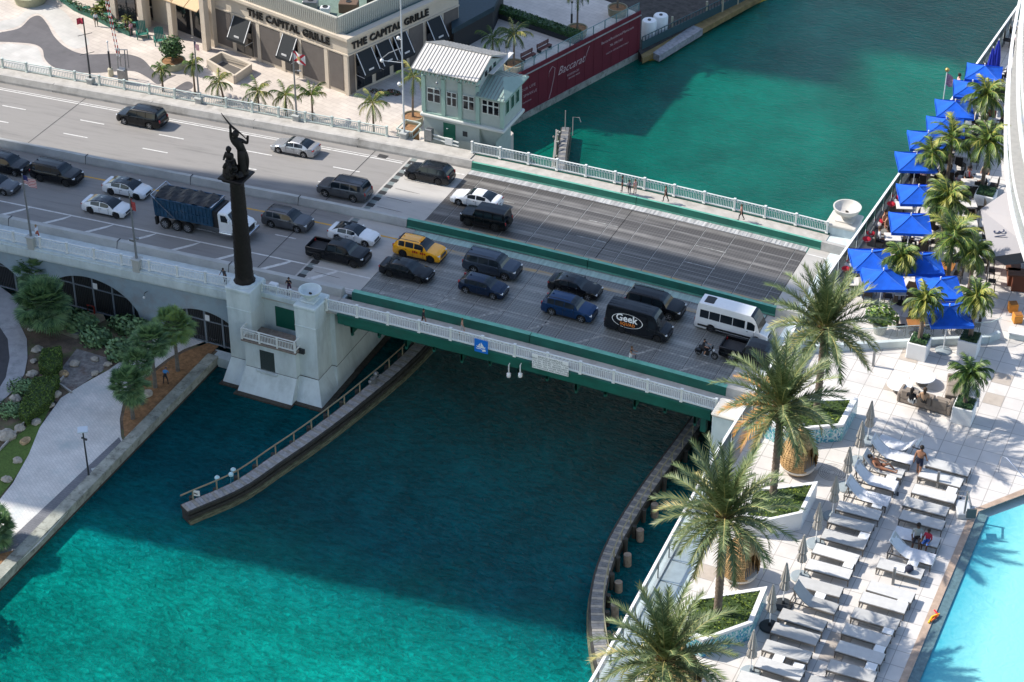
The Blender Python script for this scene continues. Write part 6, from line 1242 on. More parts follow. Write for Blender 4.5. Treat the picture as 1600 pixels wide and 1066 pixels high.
TBL = [(1430, 448, 'w', 'brown wooden table behind the left boxed palm', 2), (1431, 503, 'w', 'sunlit orange wooden table just behind the glass screen', 3), (1503, 500, 'w', 'wooden table between the two boxed palms', 3), (1478, 415, 'w', 'shaded wooden table beneath the bright green palm', 2),
       (1395, 370, 'p', 'pale table below the sunlit couple', 1), (1440, 370, 'p', 'pale table in the sun right of the couple umbrella', 2), (1399, 318, 'p', 'low table in front of the upper lounge sofa', 0), (1450, 268, 'p', 'round-edged dark topped table near the yellow palm', 2), (1422, 262, 'p', 'pale table close to the handrail under the sixth umbrella', 2),
       (1482, 262, 'p', 'table with diners in the middle of the terrace', 4), (1535, 278, 'p', 'white table under the tall boxed palm', 3), (1515, 285, 'p', 'white table left of the tall boxed palm', 2), (1545, 188, 'p', 'long white table near the curved balcony', 2), (1562, 130, 'p', 'table between the blue umbrellas and the balcony', 3), (1508, 142, 'p', 'table between second and third umbrellas', 3), (1505, 205, 'p', 'table beside the slim palm', 2), (1548, 110, 'p', 'table right of the uppermost blue umbrella', 2), (1575, 40, 'p', 'small table near the top end of the terrace', 2), (1555, 52, 'p', 'small table at the top beside the handrail', 2), (1470, 222, 'p', 'table behind the fifth umbrella', 2), (1355, 440, 'p', 'pale table under the large river side umbrella', 2), (1340, 440, 'p', 'pale table at the left of the large umbrella', 0),
       (1513, 318, 'p', 'table in the sun beside the grey awning', 2), (1498, 335, 'p', 'dark shaded table above the bar stools', 2), (1462, 338, 'p', 'table between the two sofa side umbrellas and palms', 2), (1515, 350, 'p', 'table touching the awning edge', 2), (1460, 292, 'p', 'table just left of the dense bushy palm', 2), (1505, 240, 'p', 'table between the slim palm and the tall boxed palm', 2), (1410, 455, 'p', 'sunny table right of the large river side umbrella', 1), (1520, 400, 'p', 'table nearest the first bar stool', 2)]
random.seed(3); nd = 0
SHORT = ['brown wooden table', 'sunlit orange wooden table', 'wooden table between boxed palms', 'shaded table under the bright palm', 'table below the sunlit couple', 'sunny pale table mid terrace', 'low lounge table', 'dark topped table', 'table under the sixth umbrella', 'crowded middle table', 'table under the tall boxed palm', 'table beside the tall palm', 'long white table', 'table by the curved balcony', 'table between second and third umbrellas', 'table beside the slim palm', 'table by the uppermost umbrella', 'small table near the top', 'topmost handrail table', 'table behind the fifth umbrella', 'table under the large umbrella', 'left pale table', 'table beside the grey awning', 'table above the bar stools', 'table between sofa umbrellas', 'table at the awning edge', 'table left of the bushy palm', 'table between slim and tall palms', 'table right of the large umbrella', 'table nearest the first stool']
SHC = [((.5, .5, .52), 'white'), ((.02, .02, .03), 'black'), ((.10, .16, .3), 'blue'), ((.35, .05, .06), 'red'), ((.3, .26, .2), 'tan'), ((.05, .12, .10), 'green'), ((.45, .30, .33), 'pink')]
for i, (px, py, k, lb, nc) in enumerate(TBL):
    p = T(px, py, .75); p.x = max(p.x, edge_x(p.y)+1.2); SN = SHORT[i]; rz = radians(random.choice((0, 20, 24))); (KW if k == 'w' else KP).put((p.x, p.y, DK), rz, lb)
    for j in range(nc if nc == 0 else min(4, nc+2)):
        a = rz+[0, pi, pi/2, -pi/2][j]; x, y = p.x+.72*cos(a), p.y+.72*sin(a); sd_ = ['right', 'left', 'far', 'near'][j]
        KC.put((x, y, DK), a+pi, 'dark chair on the %s side of the %s' % (sd_, SN))
        if (k == 'p' and random.random() < .55 and nd < 36):
            c, cn = SHC[nd % 7]; nd += 1; person('diner in %s top on the %s side of the %s' % (cn, sd_, SN), (x, y, DK), a+pi, 'sit', c, (.03, .03, .05), skin=nd % 3, hair=nd % 3 if nd % 3 < 2 else 0, seat=.48, long_hair=nd % 2 == 0)
p = T(1432, 210, .1); person('person in white shirt standing at the handrail above the sixth umbrella', (max(p.x, edge_x(p.y)+.45), p.y, DK), radians(180), 'lean', (.6, .6, .62), (.05, .05, .08), hair=0)
p = T(1496, 143, .5); person('person in white and red shirt between the second and third umbrellas', (p.x, p.y, DK), radians(30), 'stand', (.55, .35, .35), (.04, .04, .06), hair=0)
p = T(1566, 195, .3); person('waiter in pale blue shirt near the curved balcony', (p.x, p.y, DK), radians(200), 'stand', (.35, .45, .55), (.02, .02, .03))
# bar, stools, orange cubes
p = T(1582, 432, 1.0); t = thing('bar_counter', 'dark wooden bar counter with shelves at the right edge below the grey awning', 'bar', (p.x+.6, p.y+.3, DK), radians(14)); bw = mat('bar_wood', (.12, .045, .02), .5, var=.3, scale=4, stretch=(1, 8, 1)); b = MB(); b.bb((.6, .2, 1.05), (3.0, .8, .08), .02); b.bb((-.6, 1.9, 1.05), (.8, 3.2, .08), .02); b.build('counter_top', bw, t); b = MB(); b.bb((.7, .25, .5), (2.6, .6, 1.0), .02); b.bb((-.55, 1.9, .5), (.5, 3.0, 1.0), .02); b.build('front', mat('bar_front', (.16, .05, .025), .6), t); b = MB(); b.bb((1.4, 1.8, 1.2), (1.8, 1.6, 2.2), .03); b.build('back_shelf', chm, t)
for i in range(10): b = MB(); b.lathe((.2+.18*i, .15+.1*(i % 2), 1.09), [(.04, 0), (.04, .2), (.015, .25), (.015, .32)], 8); b.build('bottle', glassd if i % 2 else mat('bottle_green', (.02, .1, .04), .2), t)
st = thing('bar_stool', 'x', 'stool', (0, 0, -50), 0, 'wooden bar stools'); b = MB(); b.bb((0, 0, .75), (.4, .4, .05), .02); b.build('seat', chm, st); b = MB(); b.bb((0, .18, .95), (.4, .04, .35), .02); b.build('backrest', chm, st)
for x in (-.17, .17):
    for y in (-.17, .17): b = MB(); b.bar((x*1.15, y*1.15, 0), (x, y, .73), .035); b.build('leg', chm, st)
KS = Kit(st)
for i, (px, py) in enumerate(((1549, 408), (1549, 424), (1550, 440), (1540, 372), (1545, 390))): p = T(px, py, .7); KS.put((p.x, p.y, DK), radians(100), 'dark bar stool, %s in the line left of the wooden bar' % ORD[i])
for px, py, lb in ((1583, 478, 'upper orange wooden cube stool on the grey tiles'), (1590, 495, 'lower orange wooden cube stool on the grey tiles')):
    p = T(px, py, .3); t = thing('cube_stool', lb, 'stool', (p.x, p.y, DK), .5, 'orange cube stools'); b = MB(); b.bb((0, 0, .24), (.46, .46, .48), .02); b.build('cube', mat('stool_orange', (.62, .24, .03), .6, var=.2, scale=6, stretch=(1, 7, 1)), t); b = MB(); b.bb((0, 0, .485), (.36, .36, .01), .02); b.build('top_panel', wdm, t)
p = T(1592, 520, .3); t = thing('low_bench', 'low white bench near the right edge below the orange cubes', 'bench', (p.x+.3, p.y, DK), radians(5)); b = MB(); b.bb((0, 0, .38), (1.6, .6, .08), .02); b.build('seat', white, t); b = MB(); b.bb((0, 0, .17), (1.5, .5, .34), .02); b.build('base', concw, t)
AW = [T(x, y, h) for x, y, h in ((1532, 327, 2.6), (1577, 296, 3.1), (1612, 350, 3.1), (1616, 392, 2.6), (1573, 402, 2.5), (1547, 402, 2.5))]; c = sum(AW, Vector())/6
t = thing('grey_awning', 'pale grey fabric awning with a dark blue number at the right edge', 'awning', (c.x, c.y, DK)); b = MB(); b.add(AW+[v-Vector((0, 0, .06)) for v in AW], [(0, 1, 2), (0, 2, 3), (0, 3, 5), (8, 7, 6), (9, 8, 6), (11, 9, 6)]+[(i, i+6, (i+1) % 6+6, (i+1) % 6) for i in ()]); wpart('fabric', b, mat('awning_grey', (.37, .355, .36), .9), t); b = MB(); b.add([AW[5], AW[4]-Vector((0, 0, .5)), AW[3]-Vector((0, 0, .7)), AW[3]], [(0, 1, 2), (0, 2, 3)]); wpart('side_flap', b, mat('awning_side', (.07, .07, .075), .9), t)
b = MB(); 
for v in (AW[0], AW[5], AW[1]): b.tube([Vector((v.x+.05, v.y, DK)), v-Vector((0, 0, .05))], .03, 6)
wpart('poles', b, steel, t)
nrm = (AW[2]-AW[0]).cross(AW[5]-AW[0]); nrm = nrm if nrm.z > 0 else -nrm; u = (AW[0]-AW[5]).normalized(); X_ = -u; Z_ = nrm.normalized(); Y_ = Z_.cross(X_); q = (AW[0]*.42+AW[5]*.28+AW[3]*.3)+Z_*.06-t.location
text('number', '31', .85, mat('number_navy', (.02, .03, .07), .6), t, q, Matrix((X_, Y_, Z_)).transposed().to_euler(), .004)
# flagpole on the deck edge
p = T(1456, 169, 1.1); t = thing('deck_flagpole', 'white flagpole with a small striped flag on the pool deck edge', 'flagpole', (edge_x(p.y)-.12, p.y, DK)); hh = 3.7
b = MB(); b.tube([(0, 0, .6), (0, 0, hh)], .03, 8); b.build('pole', white, t); b = MB(); b.ball((0, 0, hh+.08), .14, 8); b.build('finial', mat('brass', (.5, .35, .12), .4, metal=.8), t)
b = MB(); b.add([(0, 0, hh-.1), (.25, .05, hh-.25), (.42, .0, hh-.35), (.42, .02, hh-.95), (.2, .06, hh-1.05), (0, 0, hh-.85)], [(0, 1, 4, 5), (1, 2, 3, 4)]); b.build('flag', mat('flag_faded', (.40, .22, .27), .8, var=.5, scale=9), t)
# curved hotel tower balconies at the right edge
TW = thing('hotel_tower', 'white curved hotel tower balconies with glass fronts at the right edge', 'building', tuple(T(1640, 200, 5)))
cp_ = [(1640, -150), (1607, -60), (1587, 20), (1574, 110), (1569, 200), (1573, 290), (1590, 370), (1625, 460), (1700, 560)]
cl = [T(x, y, 5).to_2d() for x, y in cp_]; sm = []
for i in range(1, len(cl)-2):
    p0, p1, p2, p3 = cl[i-1], cl[i], cl[i+1], cl[i+2]
    for k in range(5): t_ = k/5; sm.append(.5*((2*p1)+(p2-p0)*t_+(2*p0-5*p1+4*p2-p3)*t_*t_+(3*p1-p0-3*p2+p3)*t_**3))
sm.append(cl[-2]); 
for f in range(4):
    slab = MB(); gg = MB(); rl = MB(); flr = MB()
    z = DK+5+f*3.1; offs = .25*f
    for a, b in zip(sm, sm[1:]):
        a3, b3 = Vector((a.x+offs, a.y, z)), Vector((b.x+offs, b.y, z)); n_ = (b3-a3).normalized().cross(Vector((0, 0, 1))); n_ = n_ if n_.x > 0 else -n_
        slab.loft([[v, v+n_*.18, v+n_*.18-Vector((0, 0, .16)), v-Vector((0, 0, .16))] for v in (a3, b3)], True, True); flr.quad(a3+n_*.25-Vector((0, 0, .02)), b3+n_*.25-Vector((0, 0, .02)), b3+n_*1.7-Vector((0, 0, .02)), a3+n_*1.7-Vector((0, 0, .02)))
        gg.quad(a3+n_*.1+Vector((0, 0, .02)), b3+n_*.1+Vector((0, 0, .02)), b3+n_*.1+Vector((0, 0, 1.05)), a3+n_*.1+Vector((0, 0, 1.05))); rl.bar(a3+n_*.1+Vector((0, 0, 1.1)), b3+n_*.1+Vector((0, 0, 1.1)), .1, .06)
    wpart('balcony_edge', slab, white, TW); wpart('balcony_floor', flr, mat('balcony_tile', (.45, .42, .38), .8, var=.1, world=True), TW); wpart('glass_front', gg, gls, TW); wpart('handrail', rl, white, TW)
# ---------------- tender house ----------------
mint = mat('mint_wall', (.38, .43, .40), .75, var=.07, scale=1.5, world=True); mintd = mat('mint_trim', (.30, .44, .38), .7); roofw = mat('metal_roof', (.60, .57, .53), .45, var=.05, scale=2); roofm = mat('metal_roof_mint', (.24, .33, .29), .5, var=.08, scale=2); seam = mat('roof_seam', (.20, .20, .19), .6)
TH = thing('tender_house', 'pale green bridge tender house with a ribbed white metal roof beside the river', 'building', (-4, 31, 0))
def mq(mb, *a, **k): mb.b2(*a, **k)
b = MB(); b.b2(-7.35, -1.3, 29, 34.6, -3.4, 1.75); b.b2(-7.35, -1.3, 29.05, 34.6, 2.1, 6.7); b.b2(-1.3, 1.2, 29.05, 33.6, 2.1, 5.3); b.b2(-1.3, .2, 29.6, 33.2, WAT-.5, 1.8)
b.add([(-1.3, 29.05, 1.8), (1.2, 29.05, 1.8), (1.2, 33.6, 1.8), (-1.3, 33.6, 1.8), (-1.3, 29.6, .0), (-.2, 29.6, -.6), (-.2, 33, -.6), (-1.3, 33, 0)], [(0, 1, 5, 4), (1, 2, 6, 5), (2, 3, 7, 6), (4, 5, 6, 7)])
b.add([(-1.32, 29.0, 6.7), (-1.32, 34.6, 6.7), (-1.32, 31.5, 8.1), (-1.25, 29.0, 6.7), (-1.25, 34.6, 6.7), (-1.25, 31.5, 8.1)], [(3, 4, 5), (2, 1, 0)])
wpart('wall', b, mint, TH)
b = MB(); b.bb((-3.1, 31.3, 1.92), (9.1, 5.1, .34), .08); wpart('floor_ledge', b, mat('ledge_pale', (.55, .57, .54), .8), TH)
b = MB(); b.b2(-7.4, -1.2, 28.92, 29.06, 2.1, 2.25)
for x in (-7.3, -5.15, -3.35, -1.45, 1.15): b.b2(x-.2, x+.2, 28.9, 29.06, 2.25, 5.25 if x > 0 else 6.2)
wpart('pilaster', b, mintd, TH)
wi = 0
for x0, x1, n in ((-6.9, -5.45, 2), (-4.8, -3.7, 2), (-3.05, -1.8, 2), (-1.0, .85, 3)):
    f = MB(); f.b2(x0, x1, 28.93, 29.04, 3.45, 5.0); w_ = wpart('window', f, mint if 0 else mat('window_frame', (.52, .56, .53), .6), TH); g = MB(); st = (x1-x0)/n
    for k in range(n):
        a = x0+st*k+.09; g.b2(a, a+st-.16, 28.91, 28.935, 3.55, 4.35); g.b2(a, a+st-.16, 28.91, 28.935, 4.5, 4.92)
    wsub('pane', g, glassd, w_, TH)
for y0 in (29.6, 30.8, 32.0): f = MB(); f.b2(1.19, 1.25, y0, y0+.9, 3.3, 4.8); w_ = wpart('window', f, mintd, TH); g = MB(); g.b2(1.245, 1.27, y0+.12, y0+.78, 3.45, 4.7); wsub('pane', g, glassd, w_, TH)
for y0 in (30.2, 31.2, 32.2): g = MB(); g.b2(-1.26, -1.22, y0, y0+.55, 6.7, 7.25); wpart('gable_window', g, glassd, TH)
d = MB(); d.b2(-5.2, -3.9, 28.96, 29.01, -.4, 1.45); wpart('door', d, mat('door_dark_green', (.01, .12, .075), .5), TH); d = MB(); d.b2(-3.1, -2.6, 28.97, 29.01, .4, .95); wpart('vent', d, steeld, TH); d = MB(); d.lathe((-4.75, 28.93, .9), [(.001, 0), (.12, 0), (.001, .01)], 10); wpart('door_notice', d, white, TH)
r = MB(); e0, rg, e1 = (28.1, 7.25), (31.5, 8.45), (35.6, 6.75)
for (y0, z0), (y1, z1) in ((e0, rg), (rg, e1)): r.add([(-8.2, y0, z0), (-1.05, y0, z0), (-1.05, y1, z1), (-8.2, y1, z1), (-8.2, y0, z0-.1), (-1.05, y0, z0-.1), (-1.05, y1, z1-.1), (-8.2, y1, z1-.1)], [(0, 1, 2, 3), (7, 6, 5, 4), (0, 4, 5, 1), (1, 5, 6, 2), (3, 7, 4, 0)])
r.bb((-.85, 33.2, 6.9), (.5, 5, .08), .02); rf = wpart('roof', r, roofw, TH); s_ = MB()
for k in range(21):
    x = -8.15+k*.354
    for (y0, z0), (y1, z1) in ((e0, rg), (rg, e1)): s_.bar((x, y0, z0+.02), (x, y1, z1+.02), .05, .05)
s_.bar((-8.2, 31.5, 8.48), (-1.05, 31.5, 8.48), .15, .06); wsub('seam', s_, seam, rf, TH)
for k in range(22): 
    if k % 2: pass
r = MB()
P4 = [(-1.5, 28.4, 5.5), (1.65, 28.4, 5.5), (1.65, 34.3, 5.5), (-1.5, 34.3, 5.5)]; a_, c2 = (-1.3, 31.3, 6.5), (.2, 31.3, 6.5)
r.add(P4+[a_, c2]+[(p_[0], p_[1], p_[2]-.15) for p_ in P4], [(0, 1, 5, 4), (1, 2, 5), (2, 3, 4, 5), (6, 7, 1, 0), (7, 8, 2, 1)]); rf = wpart('roof', r, roofm, TH); s_ = MB()
for k in range(9): x = -1.3+k*.35; t_ = min(1, (1.65-x)/1.45); s_.bar((x, 28.4, 5.53), (x, 28.4+2.9*t_, 5.53+t_), .04, .04); s_.bar((x, 34.3, 5.53), (x, 34.3-3*t_, 5.53+t_), .04, .04)
wsub('seam', s_, seam, rf, TH); br_ = MB()
for k in range(17): x = -7.9+k*.42; br_.b2(x-.05, x+.05, 28.15, 29, 6.75, 7.0)
wpart('eave_bracket', br_, mintd, TH); l_ = MB(); l_.tube([(-4.9, 28.2, 7.3), (-4.9, 27.7, 7.6), (-4.9, 27.2, 7.4), (-4.9, 27.1, 6.9)], .03, 6); l_.ball((-4.9, 27.1, 6.75), .14, 8); wpart('wall_lamp', l_, steel, TH)
t = thing('utility_cabinet', 'grey traffic barrier cabinet with a folded arm by the green door', 'cabinet', (-6.0, 27.9, -.2)); b = MB(); b.bb((-6.2, 27.9, .45), (.7, .6, 1.25), .04); wpart('box', b, steel, t); b = MB(); b.bar((-5.8, 27.9, .5), (-2.9, 27.6, .4), .12, .1); b.bar((-5.8, 27.9, .1), (-2.9, 27.6, .0), .12, .1); b.b2(-4.4, -3.6, 27.6, 27.75, -.1, .6); wpart('gate_arm', b, railw, t)
t = thing('planter_cage', 'small white slatted enclosure at the foot of the tall lamp mast', 'enclosure', (-9, 28.5, -.6)); b = MB()
for x0, x1, y0, y1 in ((-9.9, -8.1, 27.9, 28.0), (-9.9, -8.1, 29.9, 30.0), (-8.2, -8.1, 28, 30), (-9.9, -9.8, 28, 30)): b.b2(x0, x1, y0, y1, .1, .25); b.b2(x0, x1, y0, y1, -.6, -.45)
for k in range(10): x = -9.8+k*.18; b.b2(x, x+.08, 27.92, 27.98, -.6, .2)
wpart('slats', b, railg, t); b = MB(); b.b2(-9.7, -8.3, 28.1, 29.8, -3.2, -.1); wpart('soil', b, soil, t)
# ---------------- restaurant building ----------------
cream = mat('stucco_cream', (.55, .48, .39), .85, var=.06, scale=1.2, world=True, bump=.2); greyp = mat('stucco_grey', (.13, .115, .105), .85, var=.1, scale=1.5, world=True); blet = mat('letter_black', (.01, .01, .01), .5); awn = mat('awning_black', (.012, .016, .02), .75); awnw = mat('awning_edge', (.6, .6, .6), .8); mosr = mat('roof_green_grey', (.14, .20, .17), .85, var=.2, scale=1, world=True)
C0 = at(546, 150, PLZ).to_2d(); Lf = at(350, 75, PLZ).to_2d(); Rf = at(705, 75, PLZ).to_2d(); uL = (Lf-C0).normalized(); uR = (Rf-C0).normalized(); BH = 3.6
nL = Vector((-uL.y, uL.x)); nL = nL if nL.y < 0 else -nL; nR = Vector((-uR.y, uR.x)); nR = nR if nR.x > 0 else -nR
RB = thing('restaurant_building', 'cream corner restaurant with black awnings and lettering on both facades', 'building', (C0.x, C0.y, PLZ))
far = C0+uL*22; ff = C0+uR*16.5; b = MB(); b.prism([tuple(C0), tuple(ff), tuple(ff+uL*22), tuple(far)], PLZ, BH-.35); wpart('wall', b, cream, RB)
def onwall(side, s0, s1, z0, z1, d0, d1, mb):   # box on a facade; s along, d outwards
    u, n_ = (uL, nL) if side == 'L' else (uR, nR); P_ = [C0+u*s+n_*d for s, d in ((s0, d0), (s1, d0), (s1, d1), (s0, d1))]
    mb.prism([tuple(p) for p in P_], z0, z1)
b = MB(); onwall('L', -.35, 22, BH-.35, BH, -.5, .35, b); onwall('R', -.35, 16.6, BH-.36, BH-.01, -.5, .35, b); onwall('L', -.15, 19, 1.45, 1.6, 0, .12, b); onwall('R', .0, 16.5, 1.45, 1.6, 0, .12, b)
for s in (.25, 3.0, 6.7, 9.2, 12.7, 16.3): onwall('L', s-.25, s+.25, PLZ, 1.45, 0, .08, b)
wpart('cornice', b, cream, RB)
b = MB()
for a0, a1 in ((.7, 2.6), (3.3, 6.4), (9.5, 12.4), (13.0, 13.5), (16.7, 19.5)): b = MB(); onwall('L', a0, a1, PLZ+.4, 1.3, .0, .05, b); wpart('grey_panel', b, greyp, RB)
for a0, a1 in ((.15, .9), (8.9, 11.0), (14.2, 16.4)): b = MB(); onwall('R', a0, a1, PLZ+.1, 1.35, .0, .05, b); wpart('grey_panel', b, greyp, RB)
WNS = [('L', 6.95, 9.0), ('L', 13.6, 16.1), ('R', 1.1, 3.3), ('R', 3.9, 5.9), ('R', 6.5, 8.4), ('R', 11.5, 13.6)]
for sd_, a0, a1 in WNS:
    f = MB(); onwall(sd_, a0, a1, PLZ+.3, 1.1, .0, .07, f); w_ = wpart('window', f, steeld, RB); g = MB(); m_ = (a0+a1)/2
    for q0, q1 in ((a0+.1, m_-.05), (m_+.05, a1-.1)): onwall(sd_, q0, q1, PLZ+.4, -.9, .06, .09, g); onwall(sd_, q0, q1, -.8, 1.0, .06, .09, g)
    wsub('pane', g, glassd, w_, RB); u, n_ = (uL, nL) if sd_ == 'L' else (uR, nR); a = MB(); e = MB(); P_ = lambda s, d, z: Vector((*(C0+u*s+n_*d), z))
    z1, z0, dd = 1.35, -.75, 1.35; a.add([P_(a0-.1, .1, z1), P_(a1+.1, .1, z1), P_(a1+.1, dd, z0), P_(a0-.1, dd, z0), P_(a0-.1, dd, z0-.3), P_(a1+.1, dd, z0-.3)], [(0, 1, 2, 3), (3, 2, 5, 4)])
    aw = wpart('awning', a, awn, RB)
    for s in (a0+.05, a1-.05): e.bar(P_(s, .13, z1+.02), P_(s, dd+.03, z0+.02), .1, .03)
    e.bar(P_(a0-.1, dd, z0-.3), P_(a0-.1, .1, z0-.3), .04); e.bar(P_(a1+.1, dd, z0-.3), P_(a1+.1, .1, z0-.3), .04); c_ = P_((a0+a1)/2, dd*.88, z0+.28+.05); e.bar(c_-Vector((*u, 0))*.35, c_+Vector((*u, 0))*.35, .05, .2); wsub('awning_stripe', e, awnw, aw, RB)
azL = atan2(-uL.y, -uL.x); azR = atan2(uR.y, uR.x)
c_ = C0+uL*8.2+nL*.10; text('lettering', 'THE CAPITAL GRILLE', 1.12, blet, RB, (c_.x-C0.x, c_.y-C0.y, 2.35-PLZ), (pi/2, 0, azL), .06, bold=.035, track=1.12)
c_ = C0+uR*6.2+nR*.10; text('lettering', 'THE CAPITAL GRILLE', 1.08, blet, RB, (c_.x-C0.x, c_.y-C0.y, 2.35-PLZ), (pi/2, 0, azR), .06, bold=.035, track=1.12)
# roof terrace with ribbed screen
i0 = C0+(uL+uR)*1.0; q0 = at(527, 28, 5.4).to_2d(); ql = at(445, 0, 5.4).to_2d(); b = MB(); rb2 = MB(); uu = uL
q1 = q0+uL*18; q2 = q0+uR*14.5
for a, c2_ in ((q0, q1), (q0, q2)):
    d_ = (c2_-a); L0 = d_.length; d_.normalize(); k = int(L0/.28); nn = Vector((d_.y, -d_.x)); nn = nn if (nn.dot(C0-(q0+uL*8+uR*8)) > 0) else -nn
    b.loft([[Vector((*(p+nn*o), z)) for o, z in ((0, BH-.5), (.12, BH-.5), (.12, 5.4), (0, 5.4))] for p in (a, c2_)], True, True)
    for j in range(k): p = a+d_*(j+.5)*L0/k; rb2.bar(Vector((*(p+nn*.14), BH-.4)), Vector((*(p+nn*.14), 5.38)), .07)
    b.bar(Vector((*a, 5.42)), Vector((*c2_, 5.42)), .22, .08)
wpart('roof_screen', b, mat('screen_cream', (.50, .49, .43), .7, world=True, var=.05), RB); wpart('screen_ribs', rb2, mat('screen_rib', (.42, .41, .36), .7), RB)
b = MB(); b.prism([tuple(C0+(uL+uR)*.3), tuple(ff-uR*.3+uL*.3), tuple(ff-uR*.3+uL*21.5), tuple(far+uR*.3-uL*.3)], BH-.4, BH-.3); wpart('roof', b, mosr, RB)
for i, (px, py, sz, lb) in enumerate(((545, 8, (2.0, 1.3, 1.1), 'brown rooftop unit behind the ribbed screen'), (508, 12, (1.0, .7, .8), 'small white rooftop unit near the screen corner'), (485, 3, (1.6, 1.0, .9), 'dark rooftop unit behind the left ribbed screen'), (590, -4, (2.2, 1.2, 1.0), 'rooftop unit above the right lettering'))):
    p = at(px, py, BH+.4); t = thing('rooftop_unit', lb, 'air unit', (p.x, p.y, BH-.3), .3, 'rooftop air units'); b = MB(); b.bb((0, 0, sz[2]/2), sz, .05); b.build('housing', [mat('unit_brown', (.14, .09, .06), .7), white, steel, steeld][i], t); b = MB(); b.lathe((0, 0, sz[2]), [(.3, 0), (.3, .06), (.25, .06), (.25, .02), (.001, .02)], 14); b.build('fan', steeld, t)
# annex on the left: arcade, pergola canopy and pavilion
AN = thing('arcade_building', 'cream arcade with a tan canopy and tiled pavilion roof left of the restaurant', 'building', (-44, 44, PLZ)); tanc = mat('canopy_tan', (.55, .40, .24), .8, var=.05); tile = mat('roof_tile_dark', (.05, .03, .02), .8, var=.4, scale=6)
Lp = lambda s, d: C0+uL*s+nL*d
b = MB(); b.prism([tuple(Lp(19, 0)), tuple(Lp(40, 0)), tuple(Lp(40, -12)), tuple(Lp(19, -12))], PLZ, 4.5)
for s in (19.2, 24.3, 28.4): b.prism([tuple(Lp(s-.3, 1.1)), tuple(Lp(s+.35, 1.1)), tuple(Lp(s+.35, 1.8)), tuple(Lp(s-.3, 1.8))], PLZ, 1.6 if s > 20 else 6)
b.prism([tuple(Lp(18.9, -.2)), tuple(Lp(19.8, -.2)), tuple(Lp(19.8, .6)), tuple(Lp(18.9, .6))], PLZ, 6.5)
wpart('wall', b, cream, AN); b = MB()
for k in range(4): s0, s1 = 19.9+k*1.95, 21.75+k*1.95; P_ = [Vector((*Lp(s0, .1), 2.3)), Vector((*Lp(s1, .1), 2.3)), Vector((*Lp(s1, 1.9), 1.35)), Vector((*Lp(s0, 1.9), 1.35))]; b.add(P_+[p-Vector((0, 0, .1)) for p in P_], [(0, 1, 2, 3), (7, 6, 5, 4), (2, 6, 7, 3), (0, 3, 7, 4), (1, 5, 6, 2)])
wpart('canopy', b, tanc, AN); b = MB()
for s0, s1 in ((20.2, 22.6), (23, 25), (28.9, 30.6), (32, 35)): b = MB(); b.prism([tuple(Lp(s0, .0)), tuple(Lp(s1, .0)), tuple(Lp(s1, .08)), tuple(Lp(s0, .08))], PLZ+.1, .9); wpart('doorway', b, glassd, AN)
b = MB()
for k in range(6):
    z = 1.5+k*.16; b.prism([tuple(Lp(27.6+k*.25, 2.7-k*.25)), tuple(Lp(33.4-k*.1, 2.7-k*.25)), tuple(Lp(33.4-k*.1, -.5)), tuple(Lp(27.6+k*.25, -.5))], z, z+.14)
b.prism([tuple(Lp(30.5, 2.5)), tuple(Lp(60, 2.5)), tuple(Lp(60, -6)), tuple(Lp(30.5, -6))], 2.7, 2.9); wpart('pavilion_roof', b, tile, AN)
for s, d in ((28.2, 2.2), (32.6, 2.2)): b = MB(); b.prism([tuple(Lp(s-.4, d-.4)), tuple(Lp(s+.4, d-.4)), tuple(Lp(s+.4, d+.3)), tuple(Lp(s-.4, d+.3))], PLZ, 1.5); wpart('pavilion_pillar', b, cream, AN)
b = MB(); b.prism([tuple(Lp(29.0, 2.3)), tuple(Lp(31.8, 2.3)), tuple(Lp(31.8, 2.45)), tuple(Lp(29.0, 2.45))], PLZ+.2, .9); wpart('shopfront', b, glassd, AN)
# stair enclosure
t = thing('stair_enclosure', 'low cream walled stairwell opening in front of the restaurant', 'stairwell', tuple(at(360, 105, PLZ))); b = MB(); P_ = [at(x, y, PLZ+1.0).to_2d() for x, y in ((324, 93), (346, 81), (392, 100), (366, 118))]
for i in range(4):
    a, c2_ = P_[i], P_[(i+1) % 4]; b.bar(Vector((*a, PLZ+.5)), Vector((*c2_, PLZ+.5)), .25, 1.0+.01*i)
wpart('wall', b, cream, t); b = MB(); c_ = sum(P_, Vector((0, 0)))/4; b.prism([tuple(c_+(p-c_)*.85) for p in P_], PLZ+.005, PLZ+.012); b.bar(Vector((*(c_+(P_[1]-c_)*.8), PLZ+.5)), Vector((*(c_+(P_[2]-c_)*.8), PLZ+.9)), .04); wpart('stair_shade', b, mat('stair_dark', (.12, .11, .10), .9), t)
# ---------------- river banner wall ----------------
bA, bB = Vector((-8.1, 42.0)), Vector((.45, 68.3)); bu = (bB-bA).normalized(); bn = Vector((bu.y, -bu.x)); bn = bn if bn.x > 0 else -bn; BL = (bB-bA).length
BW = thing('banner_wall', 'long maroon advertising banner with white script along the river bank wall', 'banner', (bA.x, bA.y, WAT))
b = MB(); b.loft([[Vector((*(p+bn*o), z)) for o, z in ((.05, WAT+.75), (.18, WAT+.75), (.18, PLZ+.55), (.05, PLZ+.55))] for p in (bA, bB)], True, True); wpart('banner', b, mat('banner_maroon', (.13, .012, .024), .8, var=.12, scale=.7, world=True, stretch=(1, 1, .4)), BW)
b = MB(); b.loft([[Vector((*(p+bn*o), z)) for o, z in ((-.4, WAT-.5), (.30, WAT-.5), (.30, WAT+.75), (-.4, WAT+.75))] for p in (bA, bB)], True, True); wpart('wall_base', b, concd, BW)
b = MB()
for k in range(18): p = bA+bu*(k+.7)*BL/18+bn*.185; b.bar(Vector((*p, WAT+.8)), Vector((*p, PLZ+.52)), .03, .02)
